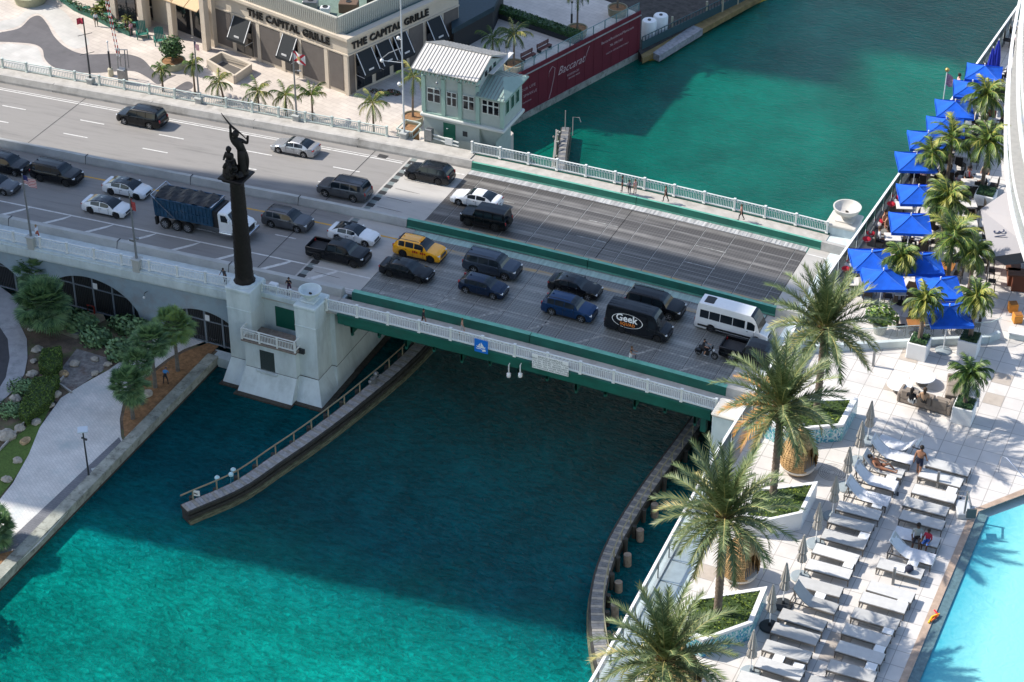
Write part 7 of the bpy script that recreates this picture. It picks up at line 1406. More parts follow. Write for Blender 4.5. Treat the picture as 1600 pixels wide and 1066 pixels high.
wpart('panel_seam', b, mat('seam_maroon', (.12, .01, .022), .8), BW)
azB = atan2(bu.y, bu.x); lw_ = mat('script_white', (.5, .36, .37), .7)
def btxt(s, sz, al, z, **k): p = bA+bu*al+bn*.21; return text('lettering', s, sz, lw_, BW, (p.x-bA.x, p.y-bA.y, z-WAT), (pi/2, 0, azB), .004, **k)
btxt('Baccarat', 1.35, 15.6, -4.9, shear=.45, sx=.95); btxt('RESIDENCES', .34, 16.0, -5.95, track=1.1); btxt('BRICKELL MIAMI', .26, 16.2, -6.4)
btxt('BaccaratResidencesMiami.com', .46, 23.6, -4.2); btxt('786 398 5451', .42, 23.4, -5.0); btxt('SALES BY APPOINTMENT ONLY', .28, 23.6, -5.8)
btxt('YOUR LIFE', .45, 8.4, -4.9, track=1.3); btxt('TO SPARKLE', .45, 8.4, -5.7, track=1.3); btxt('BY INVITATION', .25, 8.2, -6.5)
b = MB(); p0 = bA+bu*12.6+bn*.2; b.tube([Vector((*(p0+bu*s), z)) for s, z in ((-.6, -7.6), (-.3, -6.9), (.2, -5.2), (.35, -4.2), (-.1, -3.85), (-.6, -4.3), (-.7, -4.9))], .035, 5); p0 = bA+bu*18.2+bn*.2; b.tube([Vector((*(p0+bu*s), z)) for s, z in ((-.3, -5.3), (.1, -4.4), (.5, -3.7))], .035, 5); wpart('flourish', b, lw_, BW)
# glass rail on top of the wall
t = thing('quay_railing', 'glass railing with steel posts on top of the maroon banner wall', 'railing', (bA.x, bA.y, PLZ)); po = MB(); g = MB()
for k in range(15):
    p = bA+bu*(k*BL/14)-bn*.15; po.bar(Vector((*p, PLZ)), Vector((*p, PLZ+1.45)), .09)
    if k < 14: q = bA+bu*((k+1)*BL/14)-bn*.15; g.quad(Vector((*p, PLZ+.15)), Vector((*q, PLZ+.15)), Vector((*q, PLZ+1.35)), Vector((*p, PLZ+1.35))); po.bar(Vector((*p, PLZ+1.42)), Vector((*q, PLZ+1.42)), .06, .05)
wpart('posts', po, mat('post_teal', (.12, .22, .23), .5), t); wpart('glass', g, mat('clear_glass', (.75, .85, .86), .05, alpha=.22, spec=.7), t)
b = MB(); b.loft([[Vector((*(p+bn*o), z)) for o, z in ((-.5, PLZ), (.3, PLZ), (.3, PLZ+.1), (-.5, PLZ+.1))] for p in (bA, bB)], True, True); tag(b.build('quay_edge', conc), kind='structure')
# benches, hedge, dark canopy
def bench(label, px, py, rz):
    p = at(px, py, PLZ+.4); t = thing('park_bench', label, 'bench', (p.x, p.y, PLZ), rz, 'red brown benches on the river terrace'); m_ = mat('bench_red', (.13, .045, .035), .6); b = MB()
    for k in range(4): b.b2(-1, 1, -.25+k*.13, -.14+k*.13, .43, .47)
    b.build('seat', m_, t); b = MB()
    for k in range(3): b.b2(-1, 1, -.32, -.28, .55+k*.15, .66+k*.15)
    b.build('backrest', m_, t)
    for x in (-.85, .85): b = MB(); b.b2(x-.04, x+.04, -.3, .25, 0, .43); b.b2(x-.04, x+.04, -.36, -.3, 0, .98); b.build('leg', steeld, t)
bench('red brown bench nearer the tender house', 826, 88, azB+pi*0+pi); bench('red brown bench farther along the glass railing', 851, 74, azB+pi)
t = thing('hedge', 'long dark trough with leafy green hedge crossing the river terrace', 'hedge', tuple(at(830, 38, PLZ))); P0 = at(762, 12, PLZ+.5).to_2d(); P1 = at(905, 60, PLZ+.5).to_2d(); d_ = (P1-P0).normalized(); n_ = Vector((-d_.y, d_.x))*.7; poly = [tuple(P0-n_), tuple(P1-n_), tuple(P1+n_), tuple(P0+n_)]
b = MB(); b.prism(poly, PLZ, PLZ+.6); wpart('trough', b, mat('trough_dark', (.02, .025, .03), .6), t); b = MB(); hedge_box(b, [tuple(P0-n_*.9), tuple(P1-n_*.9), tuple(P1+n_*.9), tuple(P0+n_*.9)], PLZ+.5, PLZ+1.15, 70, .16); wpart('foliage', b, [leafA, leafB, leafA], t)
t = thing('dark_pavilion', 'dark blue flat-roofed pavilion beside the right facade of the restaurant', 'building', tuple(Vector((*(ff+uR*.5), PLZ)))); b = MB(); P_ = [at(x, y, 0).to_2d() for x, y in ((706, 46), (772, 10), (790, -30), (700, -30))]; b.prism([tuple(p) for p in P_], -.6, 0); wpart('roof', b, mat('roof_dark_blue', (.015, .04, .055), .6, var=.2, world=True), t); b = MB(); c_ = sum(P_, Vector((0, 0)))/4; b.prism([tuple(c_+(p-c_)*.93) for p in P_], PLZ, -.6); wpart('wall', b, mat('dark_wall', (.02, .022, .025), .7), t)
# dark sheds and tanks right of the banner
t = thing('quay_walkway', 'timber and steel riverside walkway with teal fence beyond the banner', 'walkway', tuple(at(1090, 70, -7))); b = MB(); P_ = [at(x, y, -7.6) for x, y in ((1004, 92), (1100, 45), (1190, -5), (1180, -12), (1085, 38), (1000, 80))]; b.prism([tuple(p.to_2d()) for p in P_], -8.2, -7.55); wpart('deck', b, mat('quay_tan', (.24, .17, .07), .85, var=.4, scale=1, world=True), t)
b = MB(); P_ = [at(x, y, -7.9) for x, y in ((1020, 87), (1082, 44), (1098, 50), (1030, 92))]; b.prism([tuple(p.to_2d()) for p in P_], -8.3, -7.5)
wpart('gangway', b, wood, t); b = MB(); A_, B_ = at(1003, 78, -7.5), at(1190, -12, -7.5)
for k in range(40): p = A_.lerp(B_, k/39); b.bar(p, p+Vector((0, 0, 1.6)), .07)
b.bar(A_+Vector((0, 0, 1.6)), B_+Vector((0, 0, 1.6)), .08); b.bar(A_+Vector((0, 0, .5)), B_+Vector((0, 0, .5)), .06, 1.0); wpart('fence', b, mat('fence_teal', (.03, .075, .085), .6), t); b = MB()
for px, py in ((1049, 58), (1103, 34), (1128, 24), (1152, 12)): p = at(px, py, -8); b.tube([p, p+Vector((0, 0, 2.6))], .13, 7)
wpart('pile', b, mat('pile_cream', (.42, .38, .28), .8), t); b = MB(); b.tube([at(x, y, WAT+.05) for x, y in ((1005, 95), (1030, 92), (1100, 50), (1125, 28), (1160, 14), (1200, -2))], .12, 6); wpart('floating_boom', b, mat('boom_yellow', (.38, .25, .02), .7), t)
b = MB(); P_ = [at(x, y, -7.4) for x, y in ((1001, 84), (1092, 34), (1185, -14), (1260, -60), (900, -80))]; b.prism([tuple(p.to_2d()) for p in P_], WAT, -7.45); struct('far_quay', b, mat('quay_dark', (.05, .045, .04), .9, var=.6, scale=1.2, world=True))
for px, py, lb in ((1014, 45, 'white round tank at the end of the maroon banner'), (1032, 37, 'taller white round tank farther behind the banner end')): p = at(px, py, -6.2); t = thing('storage_tank', lb, 'tank', (p.x, p.y, -7.45), 0, 'white tanks behind the quay fence'); b = MB(); b.lathe((0, 0, 0), [(.001, 0), (.85, 0), (.85, 2.2), (.75, 2.35), (.001, 2.35)], 24); b.build('shell', white, t); b = MB(); b.lathe((0, 0, 2.35), [(.2, 0), (.2, .1), (.001, .1)], 12); b.build('hatch', steeld, t)
# ---------------- plaza palms, pots, lamps, people ----------------
cpA = mat('coco_leaf', (.085, .15, .02), .5, var=.3, scale=1.2); cpB = mat('coco_dark', (.03, .07, .015), .5, var=.3, scale=1.2); cpC = mat('coco_yellow', (.28, .26, .06), .6, var=.3, scale=2)
def coco(label, px, py, H, seed, L=1.9, nf=15, pot=False, z=PLZ, lean=0, hang=.6, el1=-40, potm=None, mats=None):
    p = at(px, py, z+(.9 if pot else 0)); z0 = z+(.85 if pot else 0); t = thing('coconut_palm', label, 'palm tree', (p.x, p.y, z0), 0, 'coconut palms on the plaza'); a, c = coco_mesh(H, L, nf, seed, .5, hang, lean, 78, el1, 22, .04); a.build('trunk', trunkm, t); c.build('crown', mats or [cpA, cpB, cpC], t)
    if pot: t2 = thing('palm_pot', 'round concrete pot under the %s' % label.replace('coconut ', ''), 'planter', (p.x, p.y, z), 0, 'round concrete palm pots'); b = MB(); b.lathe((0, 0, 0), [(.001, 0), (1.0, 0), (1.12, .9), (1.15, 1.0), (1.02, 1.0), (1.0, .85), (.001, .85)], 26); b.build('pot', mat('pot_olive', (.26, .235, .16), .85, var=.15, scale=2), t2); b = MB(); b.lathe((0, 0, .86), [(.001, 0), (.98, 0), (.001, .02)], 20); b.build('soil', soil, t2)
coco('small coconut palm beside the round clipped tree', 255, 143, 2.6, 201, 1.2, 12); coco('small coconut palm crossing the second plaza flagpole', 305, 148, 3.6, 202, 1.4, 12)
coco('coconut palm below the walled stairwell', 350, 160, 2.4, 203, 1.9, 13, lean=-.3); coco('coconut palm left of the state flag pole', 405, 178, 2.6, 204, 2.0, 15); coco('coconut palm right behind the state flag pole', 448, 182, 2.5, 205, 2.0, 14)
coco('narrow wind-blown coconut palm right of the state flag', 489, 190, 3.0, 206, 2.0, 12, hang=.8, el1=20); coco('coconut palm in front of the restaurant corner', 584, 210, 3.6, 207, 2.2, 16)
coco('tall coconut palm behind the tender house corner', 645, 182, 4.6, 208, 2.2, 12, pot=True, lean=.15); coco('dark coconut palm beside the bench terrace lamp', 803, 100, 3.6, 209, 2.1, 18, pot=True, mats=[cpB, cpB, cpC]); coco('leaning dark palm behind the tender house roof', 770, 100, 3.0, 210, 2.2, 14, mats=[cpB, cpB, cpA]); coco('palm at the far end of the hedge trough', 902, 44, 4.2, 211, 1.9, 12, pot=True, mats=[cpB, cpB, cpC]); coco('coconut palm in the sunlit pot at the banner end', 965, 12, 3.6, 212, 1.9, 12, pot=True)
p = at(713, 62, PLZ+.5); t = thing('low_shrub', 'yellowish low plant behind the white ribbed roof', 'shrub', (p.x, p.y, PLZ)); b = MB(); leaf_cloud(b, [((0, 0, .4), .6), ((.9, .1, .4), .5), ((-.8, 0, .3), .5)], 90, .2); b.build('foliage', [cpA, cpC], t); b = MB(); b.tube([(0, 0, 0), (0, 0, .4)], .05, 5); b.build('stem', trunkm, t)
p = at(577, 148, PLZ); t = thing('dry_shrub', 'reddish low planting at the restaurant corner', 'shrub', (p.x+1, p.y+.6, PLZ)); b = MB(); leaf_cloud(b, [((0, 0, .2), (1.3, .5, .3)), ((1.3, .6, .2), (.9, .4, .3))], 160, .14); b.build('foliage', [mat('leaf_red', (.12, .05, .03), .7, var=.4, scale=4), leafB], t); b = MB(); b.tube([(0, 0, 0), (.2, 0, .3)], .04, 5); b.build('stem', trunkm, t)
p = at(270, 96, PLZ+.7); t = thing('round_tree', 'round dense green tree in a wide concrete pot on the plaza', 'tree', (p.x, p.y, PLZ+.8)); b = MB(); b.tube([(0, 0, 0), (.05, 0, .8), (0, 0, 1.3)], [.14, .11, .1], 7); b.build('trunk', trunkm, t); b = MB(); leaf_cloud(b, [((0, 0, 1.6), (1.4, 1.35, 1.25)), ((0, 0, 1.5), (1.1, 1.1, 1.0)), ((.5, -.4, 2.1), .8), ((-.5, .4, 1.3), .9)], 560, .17); b.build('crown', [leafA, leafB], t)
t2 = thing('round_pot', 'wide pale concrete pot holding the round clipped tree', 'planter', (p.x, p.y, PLZ)); b = MB(); b.lathe((0, 0, 0), [(.001, 0), (1.2, 0), (1.35, .75), (1.38, .85), (1.2, .85), (1.2, .75), (.001, .75)], 28); b.build('pot', mat('pot_sage', (.36, .36, .25), .85, var=.12, scale=2), t2); b = MB(); b.lathe((0, 0, .76), [(.001, 0), (1.18, 0), (.001, .02)], 20); b.build('soil', soil, t2)
p = at(47, -4, PLZ+.5); t2 = thing('round_pot', 'large round pale pot cut by the top edge of the picture', 'planter', (p.x, p.y, PLZ)); b = MB(); b.lathe((0, 0, 0), [(.001, 0), (1.7, 0), (1.9, .95), (1.95, 1.0), (1.75, 1.0), (.001, .9)], 30); b.build('pot', mat('pot_sage', (.36, .36, .25), .85), t2); b = MB(); leaf_cloud(b, [((0, 0, 1.9), (1.6, 1.6, 1.1))], 500, .2); b.build('foliage', [leafA, leafB], t2)
def lampmast(label, x, y, z, H, kind='flag', col=steel):
    t = thing('lamp_mast' if kind != 'flag' else 'flag_mast', label, 'mast', (x, y, z)); b = MB(); b.bb((0, 0, .62), (.7, .7, 1.24), .05); b.bb((0, 0, 1.3), (.85, .85, .14), .04); b.build('plinth', mat('plinth_grey', (.40, .41, .39), .7), t); b = MB(); b.tube([(0, 0, 1.3), (0, 0, 1.6), (0, 0, H)], [.16, .11, .06], 8); b.build('pole', col, t); return t
def flag(t, z, m, w=1.3, h=.8, ang=0, stripes=None):
    b = MB(); n = 6; ca, sa = cos(ang), sin(ang); rows = []
    for i in range(n+1): x = w*i/n; y = .1*sin(i*1.4); rows.append([Vector((x*ca-y*sa, x*sa+y*ca, z-zz-.12*i/n)) for zz in (0, h*.25, h*.5, h*.75, h)])
    b.add([v for r_ in rows for v in r_], [(i*5+j, i*5+j+1, (i+1)*5+j+1, (i+1)*5+j) for i in range(n) for j in range(4)], 0, True); return b.build('flag', m, t)
def flagmat(name, kind):
    m = bpy.data.materials.new(name); m.use_nodes = True; nt = m.node_tree; b = nt.nodes['Principled BSDF']; b.inputs['Roughness'].default_value = .8; tc = N(nt, 'ShaderNodeTexCoord'); sp = N(nt, 'ShaderNodeSeparateXYZ'); nt.links.new(tc.outputs['Generated'], sp.inputs[0])
    def M2(op, a, bb=None):
        q = N(nt, 'ShaderNodeMath', operation=op)
        for i, v in enumerate((a, bb)):
            if v is None: continue
            if isinstance(v, (int, float)): q.inputs[i].default_value = v
            else: nt.links.new(v, q.inputs[i])
        return q.outputs[0]
    X, Z = sp.outputs[0], sp.outputs[2]; mx = N(nt, 'ShaderNodeMix', data_type='RGBA')
    if kind == 'us':
        st = M2('GREATER_THAN', M2('SINE', M2('MULTIPLY', Z, 40.8)), 0); nt.links.new(st, mx.inputs[0]); mx.inputs[6].default_value = (.6, .55, .55, 1); mx.inputs[7].default_value = (.38, .03, .06, 1); c = M2('MULTIPLY', M2('LESS_THAN', X, .42), M2('GREATER_THAN', Z, .48)); m3 = N(nt, 'ShaderNodeMix', data_type='RGBA'); nt.links.new(c, m3.inputs[0]); nt.links.new(mx.outputs[2], m3.inputs[6]); m3.inputs[7].default_value = (.02, .03, .14, 1); nt.links.new(m3.outputs[2], b.inputs['Base Color'])
    else:
        d1 = M2('LESS_THAN', M2('ABSOLUTE', M2('SUBTRACT', X, Z)), .13); d2 = M2('LESS_THAN', M2('ABSOLUTE', M2('SUBTRACT', M2('ADD', X, Z), 1)), .13); nt.links.new(M2('MAXIMUM', d1, d2), mx.inputs[0]); mx.inputs[6].default_value = (.7, .68, .66, 1); mx.inputs[7].default_value = (.5, .02, .04, 1); m3 = N(nt, 'ShaderNodeMix', data_type='RGBA'); r2 = M2('ADD', M2('POWER', M2('SUBTRACT', X, .5), 2), M2('POWER', M2('SUBTRACT', Z, .5), 2)); nt.links.new(M2('LESS_THAN', r2, .035), m3.inputs[0]); nt.links.new(mx.outputs[2], m3.inputs[6]); m3.inputs[7].default_value = (.35, .26, .10, 1); nt.links.new(m3.outputs[2], b.inputs['Base Color'])
    return m
usm = flagmat('flag_us', 'us'); flm = flagmat('flag_state', 'fl')
def pxy(px, py, y): p = onY(px, py, y); return p.x, y, zp(p.x)
x, y, z = pxy(143, 138, 27.3); t = lampmast('dark mast with two short crossbars and a small red and white flag', x, y, z-.6, 8.3, col=steeld); flag(t, 8.3, mat('flag_red', (.5, .05, .08), .8, var=.6, scale=5), .7, .7, 3.4)
b = MB(); b.bar((-.7, -.3, 4.0), (.7, .3, 4.4), .05); b.bar((-.7, -.3, 6.2), (.7, .3, 6.6), .05); b.build('crossbar', steeld, t)
x, y, z = pxy(312, 163, 27.3); t = lampmast('grey mast with a small striped flag near the round tree', x, y, z-.6, 7.8); flag(t, 7.7, usm, .8, .7, -.5)
x, y, z = pxy(464, 190, 27.3); t = lampmast('grey flag mast with a red cross state flag in front of the restaurant', x, y, z-.6, 8.6); flag(t, 8.5, flm, 1.5, 1.15, -.2); b = MB(); b.bar((0, 0, 6.3), (.7, -.3, 6.6), .06); b.bb((.8, -.35, 6.6), (.4, .2, .1), .02); b.build('lamp_arm', steel, t)
x, y, z = pxy(632, 222, 27.6); t = lampmast('tall white lamp mast with side arms beside the tender house', x, y, z-.6, 16.5, col=mat('mast_white', (.55, .57, .58), .4)); b = MB(); b.tube([(0, 0, 10.6), (-1.3, -.3, 9.9), (-2.0, -.4, 9.2)], .05, 6); b.build('lamp_arm', steel, t)
for nm, c_ in (('globe', (-2.0, -.4, 9.0)), ('globe', (-.4, 0, 6.6)), ('globe', (-.5, .3, 11.4))): b = MB(); b.ball(c_, .2, 8); b.bar((0, 0, c_[2]), c_, .04); b.build(nm, white, t)
x, y, z = pxy(48, 366, -3.05); t = lampmast('mast with a striped flag above the near parapet at the far left', x, y, z-.1, 7.9, col=steel); flag(t, 7.8, usm, 1.5, .9, -.1)
x, y, z = pxy(213, 400, -3.05); t = lampmast('mast with a small red and dark flag rising in front of the white car', x, y, z-.1, 8.1, col=steel); flag(t, 7.6, mat('flag_dark_red', (.32, .05, .05), .8, var=.6, scale=5), .8, .9, -.5); b = MB(); b.bb((-.3, 0, 3.2), (.5, .2, .25), .03); b.bb((.3, 0, 3.5), (.3, .2, .2), .03); b.build('fixture', steel, t)
p = at(173, 113, PLZ+.4); t = thing('post_lamp', 'black plaza lamp post with a cream base and thin white upper stem', 'lamp', (p.x, p.y, PLZ)); b = MB(); b.lathe((0, 0, 0), [(.3, 0), (.3, .8), (.2, .9), (.001, .9)], 14); b.build('base', mat('base_cream', (.5, .46, .34), .8), t); b = MB(); b.tube([(0, 0, .9), (0, 0, 2.9)], .11, 8); b.build('post', steeld, t); b = MB(); b.tube([(0, 0, 2.9), (0, 0, 3.9)], .05, 8); b.ball((0, 0, 4.0), .12, 8); b.build('stem', white, t)
for px, py, lb in ((791, 113, 'black post lamp beside the palm pot next to the tender house'), (893, 42, 'post lamp at the end of the hedge trough')): p = at(px, py, PLZ); t = thing('post_lamp', lb, 'lamp', (p.x, p.y, PLZ), 0); b = MB(); b.tube([(0, 0, 0), (0, 0, 1.6)], .13, 8); b.build('post', steeld, t); b = MB(); b.tube([(0, 0, 1.6), (0, 0, 2.9)], .07, 8); b.build('lens', mat('lens_grey', (.35, .37, .4), .4), t); b = MB(); b.ball((0, 0, 3.0), .15, 8); b.build('cap', steeld, t)
# crossing gate stand and striped barrier arms
p = at(192, 122, PLZ+.5); t = thing('barrier_gate', 'raised red and white striped barrier arms on a grey steel frame', 'barrier gate', (p.x, p.y, PLZ)); b = MB()
for x in (-.5, .5): b.bar((x, 0, 1.5), (x*.9, .2, 3.8), .09); b.bar((x, .6, 1.5), (x, .6, 3.6), .07)
b.bar((-.5, 0, 2.6), (.5, 0, 3.4), .06); b.bar((-.6, 0, 3.7), (.7, .4, 3.8), .07); b.bb((0, 0, .8), (.9, .7, 1.6), .05); b.build('frame', steel, t); redm = mat('gate_red', (.42, .02, .03), .6)
for s_ in (-.12, .18):
    b = MB(); w_ = MB()
    for k in range(22): z0 = 3.0+k*.33; (b if k % 2 else w_).box((-.3+s_-k*.035, 0, z0+.16), (.1, .04, .33))
    q = b.build('arm_red', redm, t); w_.build('arm_white', white, q)
# plaza fence and cafe corner
ft = thing('cafe_planters', 'row of green planters with plants dividing the shaded cafe from the plaza', 'planter row', tuple(at(150, 30, PLZ)))
b = MB(); A_ = [at(x, y, PLZ) for x, y in ((90, -4), (118, 16), (150, 30), (178, 44), (205, 56))]; g = MB()
for a, c_ in zip(A_, A_[1:]): b.bar(a+Vector((0, 0, .3)), c_+Vector((0, 0, .3)), .5, .6); leaf_cloud(g, [(a.lerp(c_, f)+Vector((0, 0, .8)), .45) for f in (.15, .4, .65, .9)], 60, .14)
wpart('trough', b, mat('trough_green', (.03, .12, .09), .6), ft); wpart('foliage', g, [leafA, leafB], ft)
for i, (px, py, m_) in enumerate(((160, 5, cpA), (152, 15, cpC), (200, 28, cpC))):
    p = at(px, py, PLZ+.9); t = thing('cafe_plant', ['bright lime green plant at the top of the cafe corner', 'small yellowish palm beside the person in white shirt', 'small yellowish palm by the seated pair'][i], 'plant', (p.x, p.y, PLZ)); a, c = coco_mesh(.8, .9, 16, 300+i, .3, .3); a.build('stem', trunkm, t); c.build('crown', [m_, cpA, m_], t)
b = MB()
for i, (px, py, lb) in enumerate(((135, 12, 'green cafe table at the left of the planter row'), (168, 22, 'green cafe table behind the person in white shirt'), (190, 40, 'green cafe table near the striped barrier arms'), (212, 34, 'cafe table beside the seated pair'), (182, 8, 'dark cafe table in the shaded corner'))):
    p = at(px, py, PLZ+.7); t = thing('cafe_table', lb, 'table', (p.x, p.y, PLZ), 0, 'cafe tables in the shaded corner'); b = MB(); b.lathe((0, 0, .7), [(.001, 0), (.45, 0), (.45, .04), (.001, .04)], 16); b.build('top', mat('table_green', (.05, .2, .15), .5), t); b = MB(); b.tube([(0, 0, 0), (0, 0, .7)], .04, 6); b.build('leg', steeld, t)
    for s_ in (0, 1):
        a = 1+s_*2.6; t = thing('cafe_chair', '%s chair of the %s' % ('left' if s_ else 'right', lb), 'chair', (p.x+.7*cos(a), p.y+.7*sin(a), PLZ), a+pi, 'cafe chairs'); b = MB(); b.bb((0, 0, .45), (.42, .42, .05), .02); b.build('seat', steeld, t); b = MB(); b.bb((-.2, 0, .7), (.04, .42, .45), .02); b.build('backrest', steeld, t)
        for x in (-.18, .18):
            for y in (-.18, .18): b = MB(); b.bar((x, y, 0), (x, y, .43), .03); b.build('leg', steeld, t)
for px, py, lb in ((222, 52, 'left large green adirondack chair on a white mat'), (250, 62, 'right large green adirondack chair beside the round tree')):
    p = at(px, py, PLZ+.5); t = thing('garden_chair', lb, 'chair', (p.x, p.y, PLZ), radians(-50), 'big green slatted chairs'); gm = mat('chair_green', (.03, .17, .13), .6); b = MB(); b.add([(-.55, -.5, .35), (.6, -.5, .6), (.6, .5, .6), (-.55, .5, .35), (-.55, -.5, .28), (.6, -.5, .53), (.6, .5, .53), (-.55, .5, .28)], [(0, 1, 2, 3), (7, 6, 5, 4), (0, 4, 5, 1), (1, 5, 6, 2), (2, 6, 7, 3), (3, 7, 4, 0)]); b.build('seat', gm, t); b = MB()
    for k in range(6): y0 = -.5+k*.17; b.bar((-.45, y0+.08, .35), (-.95, y0+.08, 1.5+.12*sin(pi*(k+.5)/6)), .15, .04)
    b.build('backrest', gm, t)
    for s_ in (-.6, .6): b = MB(); b.b2(-.6, .6, s_-.07, s_+.07, .72, .77); b.bar((.5, s_, 0), (.5, s_, .72), .1); b.bar((-.5, s_, 0), (-.5, s_, .72), .1); b.build('armrest', gm, t)
# people on plaza, bridge and promenade
def pers(label, px, py, z, yaw, *a, **k): p = at(px, py, z); return person(label, (p.x, p.y, z), radians(yaw), *a, **k)
def persY(label, px, y, yaw, *a, **k):
    py = k.pop('py'); p = onY(px, py, y); return person(label, (p.x, y, zp(p.x)+.13), radians(yaw), *a, **k)
pers('person in white shirt and black trousers beside the cafe planter row', 151, 41, PLZ, -60, 'stand', (.6, .62, .65), (.02, .02, .02), skin=0)
pers('person in dark clothes at the cafe table near the green chairs', 198, 54, PLZ, 20, 'stand', (.01, .01, .03), (.01, .01, .02), skin=1); pers('person in pink top next to the one in dark clothes', 206, 56, PLZ, 160, 'stand', (.5, .3, .38), (.2, .12, .15), skin=0, hair=1)
persY('pedestrian in white top and orange shorts at the far left of the near walkway', 58, -2.0, 180, 'walk', (.6, .62, .68), (.45, .12, .08), py=366, skin=0, hair=2, long_=False)
persY('person at the railing immediately left of the bronze column', 352, -2.4, -90, 'lean', (.06, .06, .07), (.03, .03, .04), py=440, skin=1)
persY('person in black coat photographing the river between the column and the stone bowl', 453, -1.9, -70, 'photo', (.012, .012, .018), (.06, .02, .05), py=466, skin=1)
persY('pedestrian in black with bare legs near the left end of the green span', 662, -1.9, 0, 'walk', (.015, .015, .02), (.02, .02, .02), py=517, skin=1, long_='bare')
persY('shirtless pedestrian on the near walkway left of the blue sign', 722, -1.9, 20, 'walk', None, (.4, .38, .36), py=528, skin=0, hair=1, long_=False)
persY('left person in dark clothes of the group on the far walkway', 972, 25.9, 200, 'stand', (.03, .03, .05), (.02, .02, .03), py=300, skin=1)
persY('middle person in grey top of the group on the far walkway', 983, 25.7, 100, 'walk', (.18, .17, .2), (.05, .05, .06), py=302, skin=1, h=1.6); persY('right person in pink top of the group on the far walkway', 992, 26, 150, 'stand', (.5, .28, .27), (.45, .35, .3), py=304, skin=0, hair=1, h=1.65)
persY('lone jogger in brown top on the far walkway', 1040, 25.9, 170, 'walk', (.25, .12, .1), (.02, .02, .02), py=314, skin=0, hair=1); persY('pedestrian in salmon top and black leggings on the far walkway', 1158, 25.8, 180, 'walk', (.55, .25, .2), (.015, .015, .02), py=342, skin=0, hair=1)
pers('gardener in blue shirt bending over on the mulch bed', 259, 600, PROM+.05, 110, 'bend', (.05, .22, .5), (.02, .02, .025), skin=1, hat=(.03, .06, .1))
pp_ = onY(453, 466, -1.9)
t = thing('equipment_cabinet', 'white equipment cabinet on the walkway next to the column plinth', 'cabinet', (-6.9, -2.1, zp(-6.9)+.12)); b = MB(); b.bb((0, 0, .45), (.8, .5, .9), .04); b.build('box', white, t); b = MB(); b.bb((1.9, -.1, .02), (1.2, .6, .03), .005); b.build('grate', steeld, t)
for px, c, lb in ((752, 'b', 'square blue information sign with a white boat symbol on the railing'),):
    p = onY(px, 541, -3.2); t = thing('blue_sign', lb, 'sign', (p.x, -3.22, p.z)); b = MB(); b.bb((0, 0, 0), (1.25, .05, 1.3), .01); b.build('panel', mat('sign_blue', (.01, .16, .6), .5), t); b = MB(); yy = -.035
    b.add([(-.45, yy, -.02), (.45, yy, -.02), (.32, yy, -.16), (-.32, yy, -.16)], [(3, 2, 1, 0)]); b.add([(-.05, yy, .0), (.28, yy, .0), (.0, yy, .42)], [(2, 1, 0)]); b.add([(-.3, yy, .02), (-.08, yy, .02), (-.08, yy, .34)], [(0, 1, 2)]); b.add([(.12, yy, -.5), (.45, yy, -.42), (.40, yy, -.22), (.1, yy, -.3)], [(3, 2, 1, 0)]); b.tube([(-.45, yy, -.25), (-.25, yy, -.3), (-.05, yy, -.25), (.08, yy, -.3)], .03, 4); b.build('symbol', white, t)
p = onY(860, 570, -3.2); t = thing('white_notice_board', 'long white notice board with lines of small lettering hung on the near railing', 'sign', (p.x, -3.22, p.z)); b = MB(); b.bb((0, 0, 0), (3.3, .05, 1.45), .01); b.build('panel', mat('board_white', (.8, .8, .79), .6, var=.08, scale=3), t)
tx = mat('letter_grey', (.10, .11, .12), .7)
for i, s_ in enumerate(('BRIDGE SCHEDULE', 'OPENS ON SIGNAL EXCEPT MON-FRI', '7:35 AM - 8:59 AM   NOON - 1 PM', '4:35 PM - 5:59 PM  BRIDGE NEED', 'NOT OPEN.  ALL OTHER TIMES OPENS', 'ON THE HOUR AND HALF HOUR')): text('lettering', s_, .22 if i else .26, tx, t, (0, -.03, .52-i*.22), (pi/2, 0, 0), .003)
for k, px in enumerate((795, 813)):
    p = onY(px, 572, -3.3); t = thing('navigation_light', '%s hanging navigation light below the bridge centre joint' % ('left' if not k else 'right'), 'lamp', (p.x, -3.3, p.z), 0, 'hanging navigation lights'); b = MB(); b.tube([(0, 0, .1), (0, 0, -.7)], .06, 6); b.bar((0, 0, .1), (0, .3, .15), .06); b.build('hanger', railw, t); b = MB(); b.lathe((0, 0, -1.15), [(.001, 0), (.17, .04), (.19, .2), (.1, .32), (.2, .36), (.001, .5)], 12); b.build('lantern', white, t)
